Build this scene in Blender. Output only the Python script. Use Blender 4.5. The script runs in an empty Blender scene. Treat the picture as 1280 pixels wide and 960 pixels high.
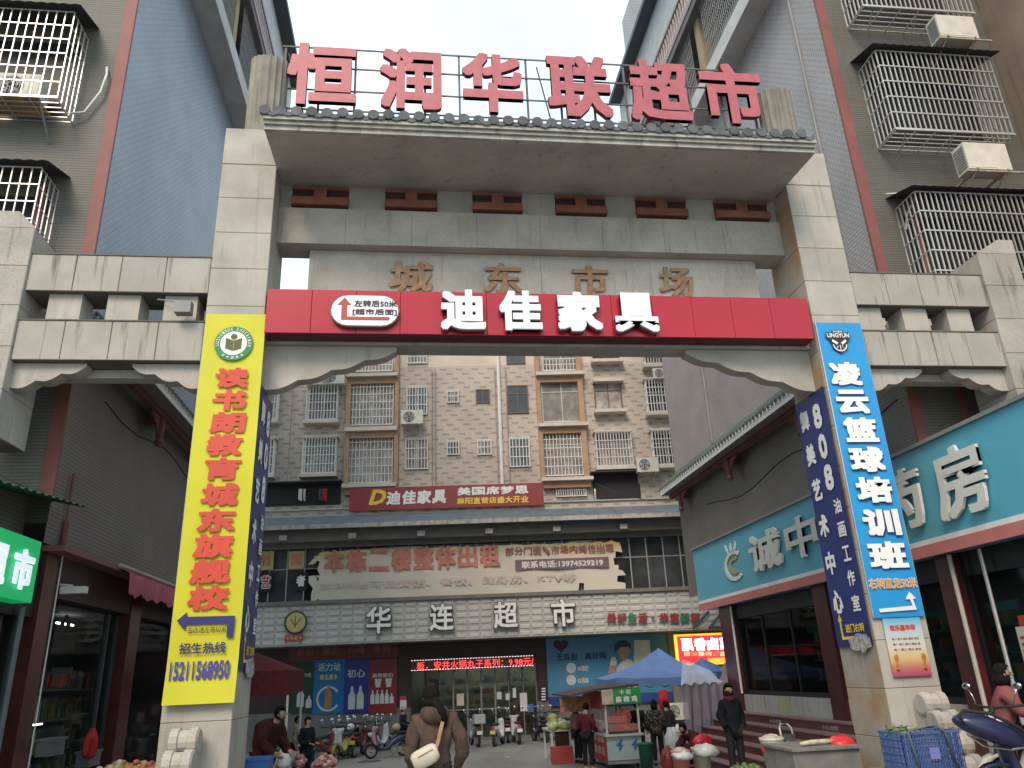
import bpy, math, random
from math import sin, cos, pi, radians
from mathutils import Vector, Matrix
random.seed(7)
C = bpy.context.scene.collection
SC = bpy.context.scene
# ---------------------------------------------------------------- camera, world, sun, exposure
H = 1.6; FPX = 961.9
_p, _r, _y = radians(20.67), radians(-2.47), radians(-7.55)
_cf = Vector((0, cos(_p), sin(_p))); _cr0 = Vector((1, 0, 0)); _cu0 = _cr0.cross(_cf)
_cr = cos(_r) * _cr0 + sin(_r) * _cu0; _cu = -sin(_r) * _cr0 + cos(_r) * _cu0
_R = Matrix.Rotation(_y, 3, 'Z')
CR, CU, CF = _R @ _cr, _R @ _cu, _R @ _cf
EYE = Vector((0, 0, H))
cam = bpy.data.cameras.new('camera'); camo = bpy.data.objects.new('camera', cam); C.objects.link(camo)
cam.sensor_width = 36; cam.lens = FPX / 1280 * 36; cam.clip_end = 2000; cam.clip_start = 0.05
m = Matrix((CR, CU, -CF)).transposed().to_4x4(); m.translation = EYE
camo.matrix_world = m; SC.camera = camo
SUN_EL, SUN_ROT = radians(44), radians(202)
w = bpy.data.worlds.new('World'); SC.world = w; w.use_nodes = True
nt = w.node_tree; nt.nodes.clear()
sk = nt.nodes.new('ShaderNodeTexSky'); sk.sky_type = 'NISHITA'; sk.sun_disc = False
sk.sun_elevation = SUN_EL; sk.sun_rotation = SUN_ROT; sk.air_density = 1.0; sk.dust_density = 3.0
tc = nt.nodes.new('ShaderNodeTexCoord'); nz = nt.nodes.new('ShaderNodeTexNoise'); nz.inputs['Scale'].default_value = 2.2; nz.inputs['Detail'].default_value = 4
rp = nt.nodes.new('ShaderNodeValToRGB'); rp.color_ramp.elements[0].position = .3; rp.color_ramp.elements[1].position = .62
rp.color_ramp.elements[0].color = (.50, .50, .50, 1); rp.color_ramp.elements[1].color = (.98, .98, .98, 1)
mx = nt.nodes.new('ShaderNodeMixRGB'); mx.inputs[2].default_value = (8.3, 10.2, 11.0, 1)
bg = nt.nodes.new('ShaderNodeBackground'); bg.inputs[1].default_value = 0.10
ou = nt.nodes.new('ShaderNodeOutputWorld')
nt.links.new(tc.outputs['Generated'], nz.inputs['Vector']); nt.links.new(nz.outputs[0], rp.inputs[0]); nt.links.new(rp.outputs[0], mx.inputs[0])
nt.links.new(sk.outputs[0], mx.inputs[1]); nt.links.new(mx.outputs[0], bg.inputs[0]); nt.links.new(bg.outputs[0], ou.inputs[0])
sun = bpy.data.lights.new('sun', 'SUN'); sun.energy = 2.1; sun.angle = radians(26); sun.color = (1, .82, .66)
so = bpy.data.objects.new('sun', sun); C.objects.link(so)
sd = Vector((sin(SUN_ROT) * cos(SUN_EL), cos(SUN_ROT) * cos(SUN_EL), sin(SUN_EL)))
so.rotation_euler = (-sd).to_track_quat('-Z', 'Y').to_euler()
SC.view_settings.view_transform = 'Standard'; SC.view_settings.look = 'None'; SC.view_settings.exposure = 0.46; SC.view_settings.gamma = 1
SC.cycles.max_bounces = 8; SC.cycles.transparent_max_bounces = 12

# ---------------------------------------------------------------- measuring helpers: a ray of the camera met with a real plane
def ray(px, py): return CF * FPX + CR * (px - 640) - CU * (py - 480)
def P(px, py, X=None, Y=None, Z=None):
    d = ray(px, py)
    if X is not None: t = X / d.x
    elif Y is not None: t = Y / d.y
    else: t = (Z - H) / d.z
    return EYE + d * t
def gz(y):
    if y < 8.5: return 0.0
    if y < 21: return -.69 * (y - 8.5) / 12.5
    return -.69 - .005 * (y - 21)
# ---------------------------------------------------------------- materials
MATS = {}
def nodes_of(name):
    m = bpy.data.materials.new(name); m.use_nodes = True
    return m, m.node_tree, m.node_tree.nodes['Principled BSDF']
def pm(name, col, rough=.7, var=.12, vs=2.5, bump=0., bs=60, metal=0, speck=0., streak=0., emit=0, spec=.5, rnd=.06, stain=None, alpha=1):
    """plain surface with broad tone variation, grain, speckle and vertical dirt runs"""
    if name in MATS: return MATS[name]
    m, t, b = nodes_of(name); N = t.nodes.new; L = t.links.new
    g = N('ShaderNodeNewGeometry')
    n1 = N('ShaderNodeTexNoise'); n1.inputs['Scale'].default_value = vs; n1.inputs['Detail'].default_value = 5; L(g.outputs['Position'], n1.inputs['Vector'])
    oi = N('ShaderNodeObjectInfo')
    mr = N('ShaderNodeMapRange'); mr.inputs[1].default_value = .3; mr.inputs[2].default_value = .7; mr.inputs[3].default_value = 1 - var; mr.inputs[4].default_value = 1 + var; L(n1.outputs[0], mr.inputs[0])
    m2 = N('ShaderNodeMapRange'); m2.inputs[3].default_value = 1 - rnd; m2.inputs[4].default_value = 1 + rnd; L(oi.outputs['Random'], m2.inputs[0])
    mu = N('ShaderNodeMath'); mu.operation = 'MULTIPLY'; L(mr.outputs[0], mu.inputs[0]); L(m2.outputs[0], mu.inputs[1]); val = mu
    if speck:
        n2 = N('ShaderNodeTexNoise'); n2.inputs['Scale'].default_value = 90; n2.inputs['Detail'].default_value = 2; L(g.outputs['Position'], n2.inputs['Vector'])
        m3 = N('ShaderNodeMapRange'); m3.inputs[1].default_value = .35; m3.inputs[2].default_value = .65; m3.inputs[3].default_value = 1 - speck; m3.inputs[4].default_value = 1 + speck; L(n2.outputs[0], m3.inputs[0])
        q = N('ShaderNodeMath'); q.operation = 'MULTIPLY'; L(val.outputs[0], q.inputs[0]); L(m3.outputs[0], q.inputs[1]); val = q
    if streak:
        mp = N('ShaderNodeVectorMath'); mp.operation = 'MULTIPLY'; mp.inputs[1].default_value = (5, 5, .45); L(g.outputs['Position'], mp.inputs[0])
        n3 = N('ShaderNodeTexNoise'); n3.inputs['Scale'].default_value = 1.6; n3.inputs['Detail'].default_value = 6; n3.inputs['Roughness'].default_value = .6; L(mp.outputs[0], n3.inputs['Vector'])
        m4 = N('ShaderNodeMapRange'); m4.inputs[1].default_value = .56; m4.inputs[2].default_value = .74; m4.inputs[3].default_value = 1; m4.inputs[4].default_value = 1 - streak; L(n3.outputs[0], m4.inputs[0])
        q = N('ShaderNodeMath'); q.operation = 'MULTIPLY'; L(val.outputs[0], q.inputs[0]); L(m4.outputs[0], q.inputs[1]); val = q
    vm = N('ShaderNodeVectorMath'); vm.operation = 'SCALE'; vm.inputs[0].default_value = col[:3]; L(val.outputs[0], vm.inputs['Scale']); out = vm.outputs[0]
    if stain:
        n5 = N('ShaderNodeTexNoise'); n5.inputs['Scale'].default_value = 1.3; n5.inputs['Detail'].default_value = 4; L(g.outputs['Position'], n5.inputs['Vector'])
        m5 = N('ShaderNodeMapRange'); m5.inputs[1].default_value = .42; m5.inputs[2].default_value = .6; m5.inputs[4].default_value = .75; L(n5.outputs[0], m5.inputs[0])
        mm = N('ShaderNodeMixRGB'); L(m5.outputs[0], mm.inputs[0]); L(out, mm.inputs[1]); mm.inputs[2].default_value = (*stain, 1); out = mm.outputs[0]
    L(out, b.inputs['Base Color'])
    b.inputs['Roughness'].default_value = rough; b.inputs['Metallic'].default_value = metal; b.inputs['Specular IOR Level'].default_value = spec
    if emit:
        L(out, b.inputs['Emission Color']); b.inputs['Emission Strength'].default_value = emit
    if bump:
        n4 = N('ShaderNodeTexNoise'); n4.inputs['Scale'].default_value = bs; n4.inputs['Detail'].default_value = 3; L(g.outputs['Position'], n4.inputs['Vector'])
        bp = N('ShaderNodeBump'); bp.inputs['Strength'].default_value = bump; bp.inputs['Distance'].default_value = .01; L(n4.outputs[0], bp.inputs['Height']); L(bp.outputs[0], b.inputs['Normal'])
    MATS[name] = m; return m
def cladding(name, c1, c2, mortar, bw=.3, bh=.07, rough=.5, bump=.6, dash=None, spec=.5, var=.12):
    """small glazed wall tiles in courses; dash = darker tiles stepping diagonally over the wall"""
    if name in MATS: return MATS[name]
    m, t, b = nodes_of(name); N = t.nodes.new; L = t.links.new
    g = N('ShaderNodeTexCoord'); s = N('ShaderNodeSeparateXYZ'); L(g.outputs['Object'], s.inputs[0])
    a = N('ShaderNodeMath'); a.operation = 'ADD'; L(s.outputs[0], a.inputs[0]); L(s.outputs[1], a.inputs[1])
    c = N('ShaderNodeCombineXYZ'); L(a.outputs[0], c.inputs[0]); L(s.outputs[2], c.inputs[1])
    br = N('ShaderNodeTexBrick'); br.inputs['Scale'].default_value = 1; br.inputs['Brick Width'].default_value = bw; br.inputs['Row Height'].default_value = bh
    br.inputs['Mortar Size'].default_value = bh * .11; br.inputs['Color1'].default_value = (*c1, 1); br.inputs['Color2'].default_value = (*c2, 1); br.inputs['Mortar'].default_value = (*mortar, 1); br.inputs['Bias'].default_value = 0
    L(c.outputs[0], br.inputs['Vector']); out = br.outputs['Color']
    if dash:
        per, rh, sh, fr, dc = dash
        def M(op, x, y=None):
            q = N('ShaderNodeMath'); q.operation = op
            for i, v in enumerate((x, y)):
                if v is None: continue
                if isinstance(v, (int, float)): q.inputs[i].default_value = v
                else: L(v, q.inputs[i])
            return q.outputs[0]
        zr = M('DIVIDE', s.outputs[2], rh); row = M('FLOOR', zr); inr = M('FRACT', zr)
        u = M('FRACT', M('DIVIDE', M('ADD', a.outputs[0], M('MULTIPLY', row, sh)), per))
        k = M('MULTIPLY', M('LESS_THAN', u, fr), M('LESS_THAN', inr, .42))
        mm = N('ShaderNodeMixRGB'); L(k, mm.inputs[0]); L(out, mm.inputs[1]); mm.inputs[2].default_value = (*dc, 1); out = mm.outputs[0]
    n1 = N('ShaderNodeTexNoise'); n1.inputs['Scale'].default_value = .9; n1.inputs['Detail'].default_value = 6; L(g.outputs['Object'], n1.inputs['Vector'])
    mr = N('ShaderNodeMapRange'); mr.inputs[1].default_value = .3; mr.inputs[2].default_value = .7; mr.inputs[3].default_value = 1 - var; mr.inputs[4].default_value = 1 + var; L(n1.outputs[0], mr.inputs[0])
    vm = N('ShaderNodeVectorMath'); vm.operation = 'SCALE'; L(out, vm.inputs[0]); L(mr.outputs[0], vm.inputs['Scale'])
    L(vm.outputs[0], b.inputs['Base Color']); b.inputs['Roughness'].default_value = rough; b.inputs['Specular IOR Level'].default_value = spec
    bp = N('ShaderNodeBump'); bp.inputs['Strength'].default_value = bump; bp.inputs['Distance'].default_value = .012; bp.invert = True
    L(br.outputs['Fac'], bp.inputs['Height']); L(bp.outputs[0], b.inputs['Normal'])
    MATS[name] = m; return m
def glass(name, tint=(.5, .55, .55), rough=.04, see=.6):
    if name in MATS: return MATS[name]
    m, t, b = nodes_of(name); N = t.nodes.new; L = t.links.new
    b.inputs['Base Color'].default_value = (.01, .012, .012, 1); b.inputs['Roughness'].default_value = rough; b.inputs['Specular IOR Level'].default_value = .6
    tr = N('ShaderNodeBsdfTransparent'); tr.inputs[0].default_value = (*tint, 1); mi = N('ShaderNodeMixShader'); mi.inputs[0].default_value = see
    L(b.outputs[0], mi.inputs[1]); L(tr.outputs[0], mi.inputs[2]); L(mi.outputs[0], t.nodes['Material Output'].inputs['Surface'])
    MATS[name] = m; return m
stone = pm('granite_cladding', (.39, .36, .315), .75, .17, 1.6, .15, 80, speck=.16, streak=.3, rnd=.035)
stone_dirty = pm('stained_granite', (.35, .325, .285), .75, .14, 1.6, .15, 80, speck=.16, streak=.75, rnd=.05)
stone_rust = pm('rust_stained_granite', (.36, .33, .28), .75, .1, 1.6, .15, 80, speck=.16, streak=.3, stain=(.36, .19, .07))
core = pm('gate_core_concrete', (.13, .12, .105), .9, .2, 2)
plaster = pm('grey_render', (.37, .355, .325), .85, .14, 1.2, .3, 30, speck=.05, streak=.3)
plaster_l = pm('pale_render', (.42, .40, .37), .8, .14, 1.4, .2, 30, streak=.4)
tile_grey = pm('grey_roof_tile', (.085, .092, .098), .75, .25, 6, .4, 50, rnd=.3)
fluted = pm('weathered_fluted_concrete', (.22, .20, .165), .85, .25, 3, .3, 40, streak=.5)
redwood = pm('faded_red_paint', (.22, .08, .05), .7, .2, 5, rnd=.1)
redwood_d = pm('dark_red_frame_and_shade', (.05, .025, .022), .8, .2, 5)  # dark red of door frames, also painted shade behind the gate brackets
maroon = pm('maroon_stone_tile', (.075, .018, .018), .3, .25, 3, speck=.2)
black = pm('black_paint', (.012, .012, .013), .55)
dark = pm('void_shade_paint', (.02, .02, .021), .8)  # near-black paint standing in for the shade inside openings
steel = pm('stainless_bar', (.62, .60, .58), .35, .1, 8, metal=.55)
whitebar = pm('white_painted_bar', (.66, .64, .62), .5, .1, 8)
greybar = pm('grey_painted_steel', (.22, .22, .22), .55, .15, 8)
white = pm('white_paint', (.72, .71, .69), .5, .06)
cream = pm('cream_paint', (.62, .52, .42), .7, .1)
orange = pm('orange_render', (.40, .25, .155), .75, .14, 3)
clad_s = cladding('grey_strip_tile_south', (.115, .112, .092), (.13, .125, .105), (.065, .063, .055), .9, .052, .6, .6)
clad_l = cladding('sky_blue_lit_glazed_tile', (.27, .32, .41), (.30, .35, .44), (.17, .205, .27), .15, .075, .38, 1.0)  # grey glazed tile; the blue sheen of the sky is put into the colour
clad_r = cladding('sky_pink_lit_glazed_tile', (.36, .325, .325), (.39, .355, .355), (.22, .20, .20), .15, .075, .4, 1.0)  # grey glazed tile with the sky's pinkish sheen put into its colour
clad_low = cladding('brown_grey_strip_tile', (.165, .15, .135), (.18, .165, .15), (.10, .09, .08), .9, .06, .55, .6)
clad_apt = cladding('beige_mosaic_tile', (.48, .41, .35), (.51, .44, .38), (.42, .36, .305), .25, .08, .6, .3, dash=(.74, .225, .27, .42, (.315, .265, .215)))
clad_top = cladding('cream_mosaic_tile', (.60, .50, .41), (.63, .53, .44), (.52, .44, .37), .25, .08, .6, .3)
brownwall = pm('sun_warmed_render', (.25, .19, .14), .8, .15, 1.2, .2, 30, streak=.3)  # warm sun glow is mixed into the bay's brown
winglass = pm('dark_window_glass', (.045, .05, .055), .08, .5, 1.2, rnd=.5, spec=.7)
curtain = pm('curtained_window', (.26, .24, .22), .5, .45, 2.5, rnd=.35)
clear = glass('shop_glass', tint=(.85, .88, .88), see=.82)
# ---------------------------------------------------------------- mesh helpers
WM = {}
def wm(o): return WM.get(o.name) if o else None
def setp(o, label=None, cat=None, group=None, kind=None):
    if label: o['label'] = label
    if cat: o['category'] = cat
    if group: o['group'] = group
    if kind: o['kind'] = kind
    return o
def thing(name, loc, label, cat, rz=0., group=None):
    o = bpy.data.objects.new(name, None); C.objects.link(o); o.empty_display_size = .2
    o.location = loc; o.rotation_euler = (0, 0, rz)
    WM[o.name] = Matrix.Translation(Vector(loc)) @ Matrix.Rotation(rz, 4, 'Z')
    return setp(o, label, cat, group)
def xf(o): return WM[o.name]
class MB:
    def __init__(s): s.v = []; s.f = []; s.mi = []; s.cm = 0
    def add(s, vs, fs):
        b = len(s.v); s.v += [Vector(v) for v in vs]; s.f += [[i + b for i in f] for f in fs]; s.mi += [s.cm] * len(fs); return s
    def box(s, x0, x1, y0, y1, z0, z1):
        return s.add([(x0, y0, z0), (x1, y0, z0), (x1, y1, z0), (x0, y1, z0), (x0, y0, z1), (x1, y0, z1), (x1, y1, z1), (x0, y1, z1)],
                     [(0, 3, 2, 1), (4, 5, 6, 7), (0, 1, 5, 4), (1, 2, 6, 5), (2, 3, 7, 6), (3, 0, 4, 7)])
    def cbox(s, x, y, z, sx, sy, sz): return s.box(x - sx / 2, x + sx / 2, y - sy / 2, y + sy / 2, z - sz / 2, z + sz / 2)
    def quad(s, a, b, c, d): return s.add([a, b, c, d], [(0, 1, 2, 3)])
    def prism(s, poly, o, ux, uy, n, t):
        """poly in (ux,uy) from o, thickness t along -n (front face carries n)"""
        o, ux, uy, n = map(Vector, (o, ux, uy, n)); k = len(poly)
        fr = [o + ux * a + uy * b for a, b in poly]; bk = [p - n * t for p in fr]
        return s.add(fr + bk, [tuple(range(k)), tuple(range(2 * k - 1, k - 1, -1))] + [(i, i + k, (i + 1) % k + k, (i + 1) % k) for i in range(k)])
    def tube(s, pts, r, n=6, cap=True):
        pts = [Vector(p) for p in pts]; rs = r if isinstance(r, (list, tuple)) else [r] * len(pts); vs = []; fs = []; up0 = None
        for i, p in enumerate(pts):
            d = (pts[min(i + 1, len(pts) - 1)] - pts[max(i - 1, 0)]).normalized()
            if up0 is None: up0 = Vector((0, 0, 1)) if abs(d.z) < .9 else Vector((1, 0, 0))
            a = d.cross(up0).normalized(); b = a.cross(d)
            for k in range(n): vs.append(p + (a * cos(2 * pi * k / n) + b * sin(2 * pi * k / n)) * rs[i])
        for i in range(len(pts) - 1):
            for k in range(n): fs.append((i * n + k, i * n + (k + 1) % n, (i + 1) * n + (k + 1) % n, (i + 1) * n + k))
        if cap: fs += [tuple(range(n))[::-1], tuple((len(pts) - 1) * n + k for k in range(n))]
        return s.add(vs, fs)
    def lathe(s, prof, c, n=16, axis='Z', sx=1, sy=1):
        c = Vector(c); vs = []; fs = []
        for r, z in prof:
            for k in range(n):
                a = 2 * pi * k / n; p = (r * cos(a) * sx, r * sin(a) * sy, z)
                if axis == 'X': p = (p[2], p[0], p[1])
                elif axis == 'Y': p = (p[0], p[2], p[1])
                vs.append(c + Vector(p))
        for i in range(len(prof) - 1):
            for k in range(n): fs.append((i * n + k, i * n + (k + 1) % n, (i + 1) * n + (k + 1) % n, (i + 1) * n + k))
        return s.add(vs, fs)
    def ball(s, c, rx, ry, rz, n=10, m=7):
        c = Vector(c); vs = [c + Vector((0, 0, -rz))]; fs = []
        for i in range(1, m):
            a = -pi / 2 + pi * i / m
            for k in range(n): vs.append(c + Vector((rx * cos(a) * cos(2 * pi * k / n), ry * cos(a) * sin(2 * pi * k / n), rz * sin(a))))
        vs.append(c + Vector((0, 0, rz))); t = len(vs) - 1
        for k in range(n): fs.append((0, 1 + (k + 1) % n, 1 + k)); fs.append((t, t - n + k, t - n + (k + 1) % n))
        for i in range(m - 2):
            for k in range(n): a = 1 + i * n; fs.append((a + k, a + (k + 1) % n, a + n + (k + 1) % n, a + n + k))
        return s.add(vs, fs)
    def jitter(s, a, seed=1):
        r = random.Random(seed)
        s.v = [v + Vector((r.uniform(-a, a), r.uniform(-a, a), r.uniform(-a, a))) for v in s.v]; return s
    def build(s, name, mat, parent=None, smooth=False, world=True, label=None, cat=None, kind=None, group=None, loc=None):
        me = bpy.data.meshes.new(name); vs = s.v
        if parent is not None and world:
            inv = xf(parent).inverted(); vs = [inv @ v for v in vs]
        o = bpy.data.objects.new(name, me); C.objects.link(o)
        if parent is not None: o.parent = parent; WM[o.name] = xf(parent).copy()
        else:
            if loc is None and vs:   # put the origin at the mesh's base
                xs = [v.x for v in vs]; ys = [v.y for v in vs]; loc = Vector(((min(xs) + max(xs)) / 2, (min(ys) + max(ys)) / 2, min(v.z for v in vs)))
            o.location = loc; vs = [v - Vector(loc) for v in vs]; WM[o.name] = Matrix.Translation(Vector(loc))
        me.from_pydata([tuple(v) for v in vs], [], s.f)
        for q in (mat if isinstance(mat, (list, tuple)) else [mat]): me.materials.append(q)
        if isinstance(mat, (list, tuple)): me.polygons.foreach_set('material_index', s.mi)
        if smooth: me.polygons.foreach_set('use_smooth', [True] * len(me.polygons)); me.update()
        return setp(o, label, cat, group, kind)
def inst(src, parent, loc, rot=(0, 0, 0), sc=(1, 1, 1), name=None, mat=None):
    """another piece sharing src's mesh; loc in the parent's frame"""
    o = src.copy(); o.name = name or src.name.split('.')[0]; C.objects.link(o); o.parent = parent
    o.location = loc; o.rotation_euler = rot; o.scale = sc
    if mat: o.material_slots[0].link = 'OBJECT'; o.material_slots[0].material = mat
    return o
_pil = {}
def slabs(parent, name, o, ux, uy, n, w, h, nx, ny, mat, gap=.005, th=.02, edge=.006, rough=0.):
    """a grid of separate chamfered slabs in front of a core; o, ux, uy, n in world axes; one shared mesh"""
    o, ux, uy, n = map(Vector, (o, ux, uy, n)); cw, ch = w / nx, h / ny; a, b = cw / 2 - gap / 2, ch / 2 - gap / 2
    key = (round(cw, 4), round(ch, 4), mat.name, tuple(n), th)
    inv = xf(parent).inverted()
    for i in range(nx):
        for j in range(ny):
            c = inv @ (o + ux * (cw * (i + .5)) + uy * (ch * (j + .5)))
            if key not in _pil:
                r3 = inv.to_3x3(); X, Y, N = r3 @ ux, r3 @ uy, r3 @ n
                v = [X * sx * a + Y * sy * b for sx, sy in ((-1, -1), (1, -1), (1, 1), (-1, 1))]
                v += [p + N * (th - edge) for p in v[:4]] + [X * sx * (a - edge) + Y * sy * (b - edge) + N * th for sx, sy in ((-1, -1), (1, -1), (1, 1), (-1, 1))]
                me = bpy.data.meshes.new(name)
                me.from_pydata([tuple(p) for p in v], [], [(i, (i + 1) % 4, 4 + (i + 1) % 4, 4 + i) for i in range(4)] + [(4 + i, 4 + (i + 1) % 4, 8 + (i + 1) % 4, 8 + i) for i in range(4)] + [(8, 9, 10, 11)])
                me.materials.append(mat); _pil[key] = me
            q = bpy.data.objects.new(name, _pil[key]); C.objects.link(q); q.parent = parent
            q.location = c + (inv.to_3x3() @ n) * random.uniform(-rough, rough)
_gl = {}
def glyph(s, bold=.02, ext=False):
    k = (s, bold, ext)
    if k not in _gl:
        cu = bpy.data.curves.new('lettering', 'FONT'); cu.body = s; cu.size = 1; cu.offset = bold; cu.resolution_u = 2; cu.extrude = .5 if ext else 0
        o = bpy.data.objects.new('lettering', cu); me = bpy.data.meshes.new_from_object(o)
        vs = [v.co.copy() for v in me.vertices]; fs = [tuple(p.vertices) for p in me.polygons]
        bpy.data.objects.remove(o); bpy.data.curves.remove(cu); bpy.data.meshes.remove(me)
        x0, x1 = min(v.x for v in vs), max(v.x for v in vs); y0, y1 = min(v.y for v in vs), max(v.y for v in vs)
        _gl[k] = ([((v.x - x0) / (x1 - x0), (v.y - y0) / max(y1 - y0, 1e-4), v.z + .5 if ext else 0) for v in vs], fs)
    return _gl[k]
def put(mb, s, o, ux, uy, n, x, y, w, h, bold=.02, depth=0., slant=0.):
    """string s fitted to the rectangle (x,y,w,h) of the frame (o,ux,uy,n); heavier strokes come from copies shifted by less than a stroke, each a hair deeper"""
    vs, fs = glyph(s, .004, depth > 0); o, ux, uy, n = map(Vector, (o, ux, uy, n)); e = len(s) if w > h * 1.5 else 1; q = bold * .8
    sh = [(0, 0)] + ([(-q, -q), (q, -q), (-q, q), (q, q)] if bold > .012 else []) + ([(-q, 0), (q, 0), (0, q), (0, -q)] if bold > .034 else [])
    for k, (dx, dy) in enumerate(sh):
        dx = dx / e; f = 1 - 2 * q / e if bold > .012 else 1; g = 1 - 2 * q if bold > .012 else 1; off = .5 * (1 - f), .5 * (1 - g)
        mb.add([o + ux * (x + (off[0] + a * f + dx + slant * (b * g)) * w) + uy * (y + (off[1] + b * g + dy) * h) + n * (c * depth - k * .0004 + .0012) for a, b, c in vs], fs)
    return mb
def column_text(mb, s, o, ux, uy, n, x, ytop, w, h, pitch, **k):
    for i, ch in enumerate(s): put(mb, ch, o, ux, uy, n, x, ytop - i * pitch - h, w, h, **k)
def row_text(mb, s, o, ux, uy, n, x, y, w, h, pitch, **k):
    for i, ch in enumerate(s):
        if ch != ' ': put(mb, ch, o, ux, uy, n, x + i * pitch, y, w, h, **k)
UX, UY, UZ = Vector((1, 0, 0)), Vector((0, 1, 0)), Vector((0, 0, 1))
FS = (UX, UZ, -UY)                    # a wall facing the camera's side (south)
FE = (UY, UZ, UX)                     # street wall on the left, facing right (x axis runs away from us)
FW = (-UY, UZ, -UX)                   # street wall on the right, facing left (x axis runs toward us)

# ---------------------------------------------------------------- ground
g = MB(); ys = [-60, 0, 8.5] + [8.5 + 1.25 * i for i in range(1, 11)] + [33, 60, 400]
xs = [-400, -14, -5, 0, 4, 8, 14, 400]
for y in ys:
    for x in xs: g.v.append(Vector((x, y, gz(y))))
for j in range(len(ys) - 1):
    for i in range(len(xs) - 1):
        a = j * len(xs) + i; g.f.append((a, a + 1, a + 1 + len(xs), a + len(xs))); g.mi.append(0)
pav = pm('worn_concrete_paving', (.19, .18, .165), .75, .22, .6, .35, 18, speck=.12)
g.build('ground', pav, kind='structure', loc=(0, 0, 0))
# ---------------------------------------------------------------- the market gate
XL0, XL1, XR0, XR1 = -3.04, -2.21, 6.28, 7.10
gate = thing('market_gate', (2.03, 11, gz(10.8)), 'grey granite market gateway with tiled roof spanning the street', 'gateway')
def pillar(x0, x1, inner):
    m = MB(); zt = 9.95; zb = gz(11) - .1; e = .012
    a, b = x0 + .02, x1 - .02
    poly = [(a, zb), (b, zb), (b, 9.28), (b - .2, zt), (a, zt)] if inner > 0 else [(a, zb), (b, zb), (b, zt), (a + .2, zt), (a, 9.28)]
    m.prism([(p - 0, q) for p, q in poly], (0, 10.52, 0), UX, UZ, -UY, .96); p = m.build('pillar', core, gate)
    n = 15; hh = .62
    z = 9.28 - n * hh
    slabs(p, 'slab', (x0, 10.52, z), *FS, x1 - x0, n * hh, 1, n, stone)
    xi, f = (x1 - .02, FE) if inner > 0 else (x0 + .02, FW)
    xo, fo = (x0 + .02, FW) if inner > 0 else (x1 - .02, FE)
    slabs(p, 'slab', (xi, 10.5 if f is FE else 11.5, z), *f, 1.0, n * hh, 1, n, stone if inner > 0 else stone_rust)
    slabs(p, 'slab', (xo, 10.5 if fo is FE else 11.5, z), *fo, 1.0, n * hh, 1, n, stone)
    c = MB(); pl = [(x0, 9.29), (x1, 9.29), (x1 - .21, 9.96), (x0, 9.96)] if inner > 0 else [(x0, 9.29), (x1, 9.29), (x1, 9.96), (x0 + .21, 9.96)]
    c.prism(pl, (0, 10.5, 0), UX, UZ, -UY, 1.0); c.build('pillar_cap', stone, p)
    return p
pillar(XL0, XL1, 1); pillar(XR0, XR1, -1)
# main beams between the pillars
def beam(name, x0, x1, y0, y1, z0, z1, nx, mat=stone):
    m = MB(); m.box(x0, x1, y0 + .02, y1, z0 + .004, z1 - .004); b = m.build(name, plaster, gate)
    slabs(b, 'slab', (x0, y0 + .02, z0), *FS, x1 - x0, z1 - z0, nx, 1, mat, gap=.003, edge=.003); return b
beam('upper_beam', XL1, XR0, 10.93, 11.42, 8.14, 8.80, 8)
beam('lower_beam', XL1, XR0, 10.72, 11.12, 6.30, 7.05, 8)
nb = beam('name_board', -1.72, 5.80, 11.13, 11.32, 7.05, 8.14, 4)
gilt = pm('worn_gilt_paint', (.30, .17, .09), .6, .3, 9, speck=.25)
for ch, (a, b) in zip('城东市场', ((486, 540), (604, 650), (712, 757), (820, 862))):
    l, r = P(a, 327, Y=11.1).x, P(b, 327, Y=11.1).x
    m = MB(); put(m, ch, (0, 11.108, 0), *FS, l, 7.40, r - l, .56, bold=.025, depth=.02, slant=.05); m.build('character', gilt, nb)
m = MB(); m.box(XL1, XR0, 11.0, 11.4, 8.8, 9.3); cw = m.build('recessed_wall', plaster, gate)
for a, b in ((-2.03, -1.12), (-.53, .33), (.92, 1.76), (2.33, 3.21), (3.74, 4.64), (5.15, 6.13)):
    m = MB(); m.box(a, b, 10.995, 11.05, 8.82, 9.22); h = m.build('vent_recess', redwood_d, gate)  # flush dark panel painting the shade of the vent; the wall is not cut
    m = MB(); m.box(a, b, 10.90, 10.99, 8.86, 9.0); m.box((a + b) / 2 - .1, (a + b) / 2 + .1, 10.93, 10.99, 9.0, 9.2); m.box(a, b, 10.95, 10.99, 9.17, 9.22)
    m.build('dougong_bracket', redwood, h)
# scalloped brackets under the beams
def scallop(parent, x0, x1, zt, z0, z1, y0, y1, flip, n=4):
    W = x1 - x0; pts = []
    for i in range(n):
        t0, t1 = i / n, (i + 1) / n
        for k in range(7):
            t = t0 + (t1 - t0) * k / 6; base = z0 + (z1 - z0) * (t0 + (t1 - t0) * (k / 6) ** .8)
            pts.append((t * W, base - .06 * sin(pi * k / 6)))
    poly = [(0, z0)] + pts + [(W, zt), (0, zt)]
    if flip: poly = [(W - a, b) for a, b in poly][::-1]
    c = MB(); c.prism(poly, (x0, y0, 0), UX, UZ, -UY, y1 - y0); return c.build('scalloped_bracket', stone, parent)
lowb = gate
scallop(gate, XL1, -.30, 6.30, 5.60, 6.24, 10.8, 11.02, False); scallop(gate, 4.22, XR0, 6.30, 5.60, 6.24, 10.8, 11.02, True)
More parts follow.
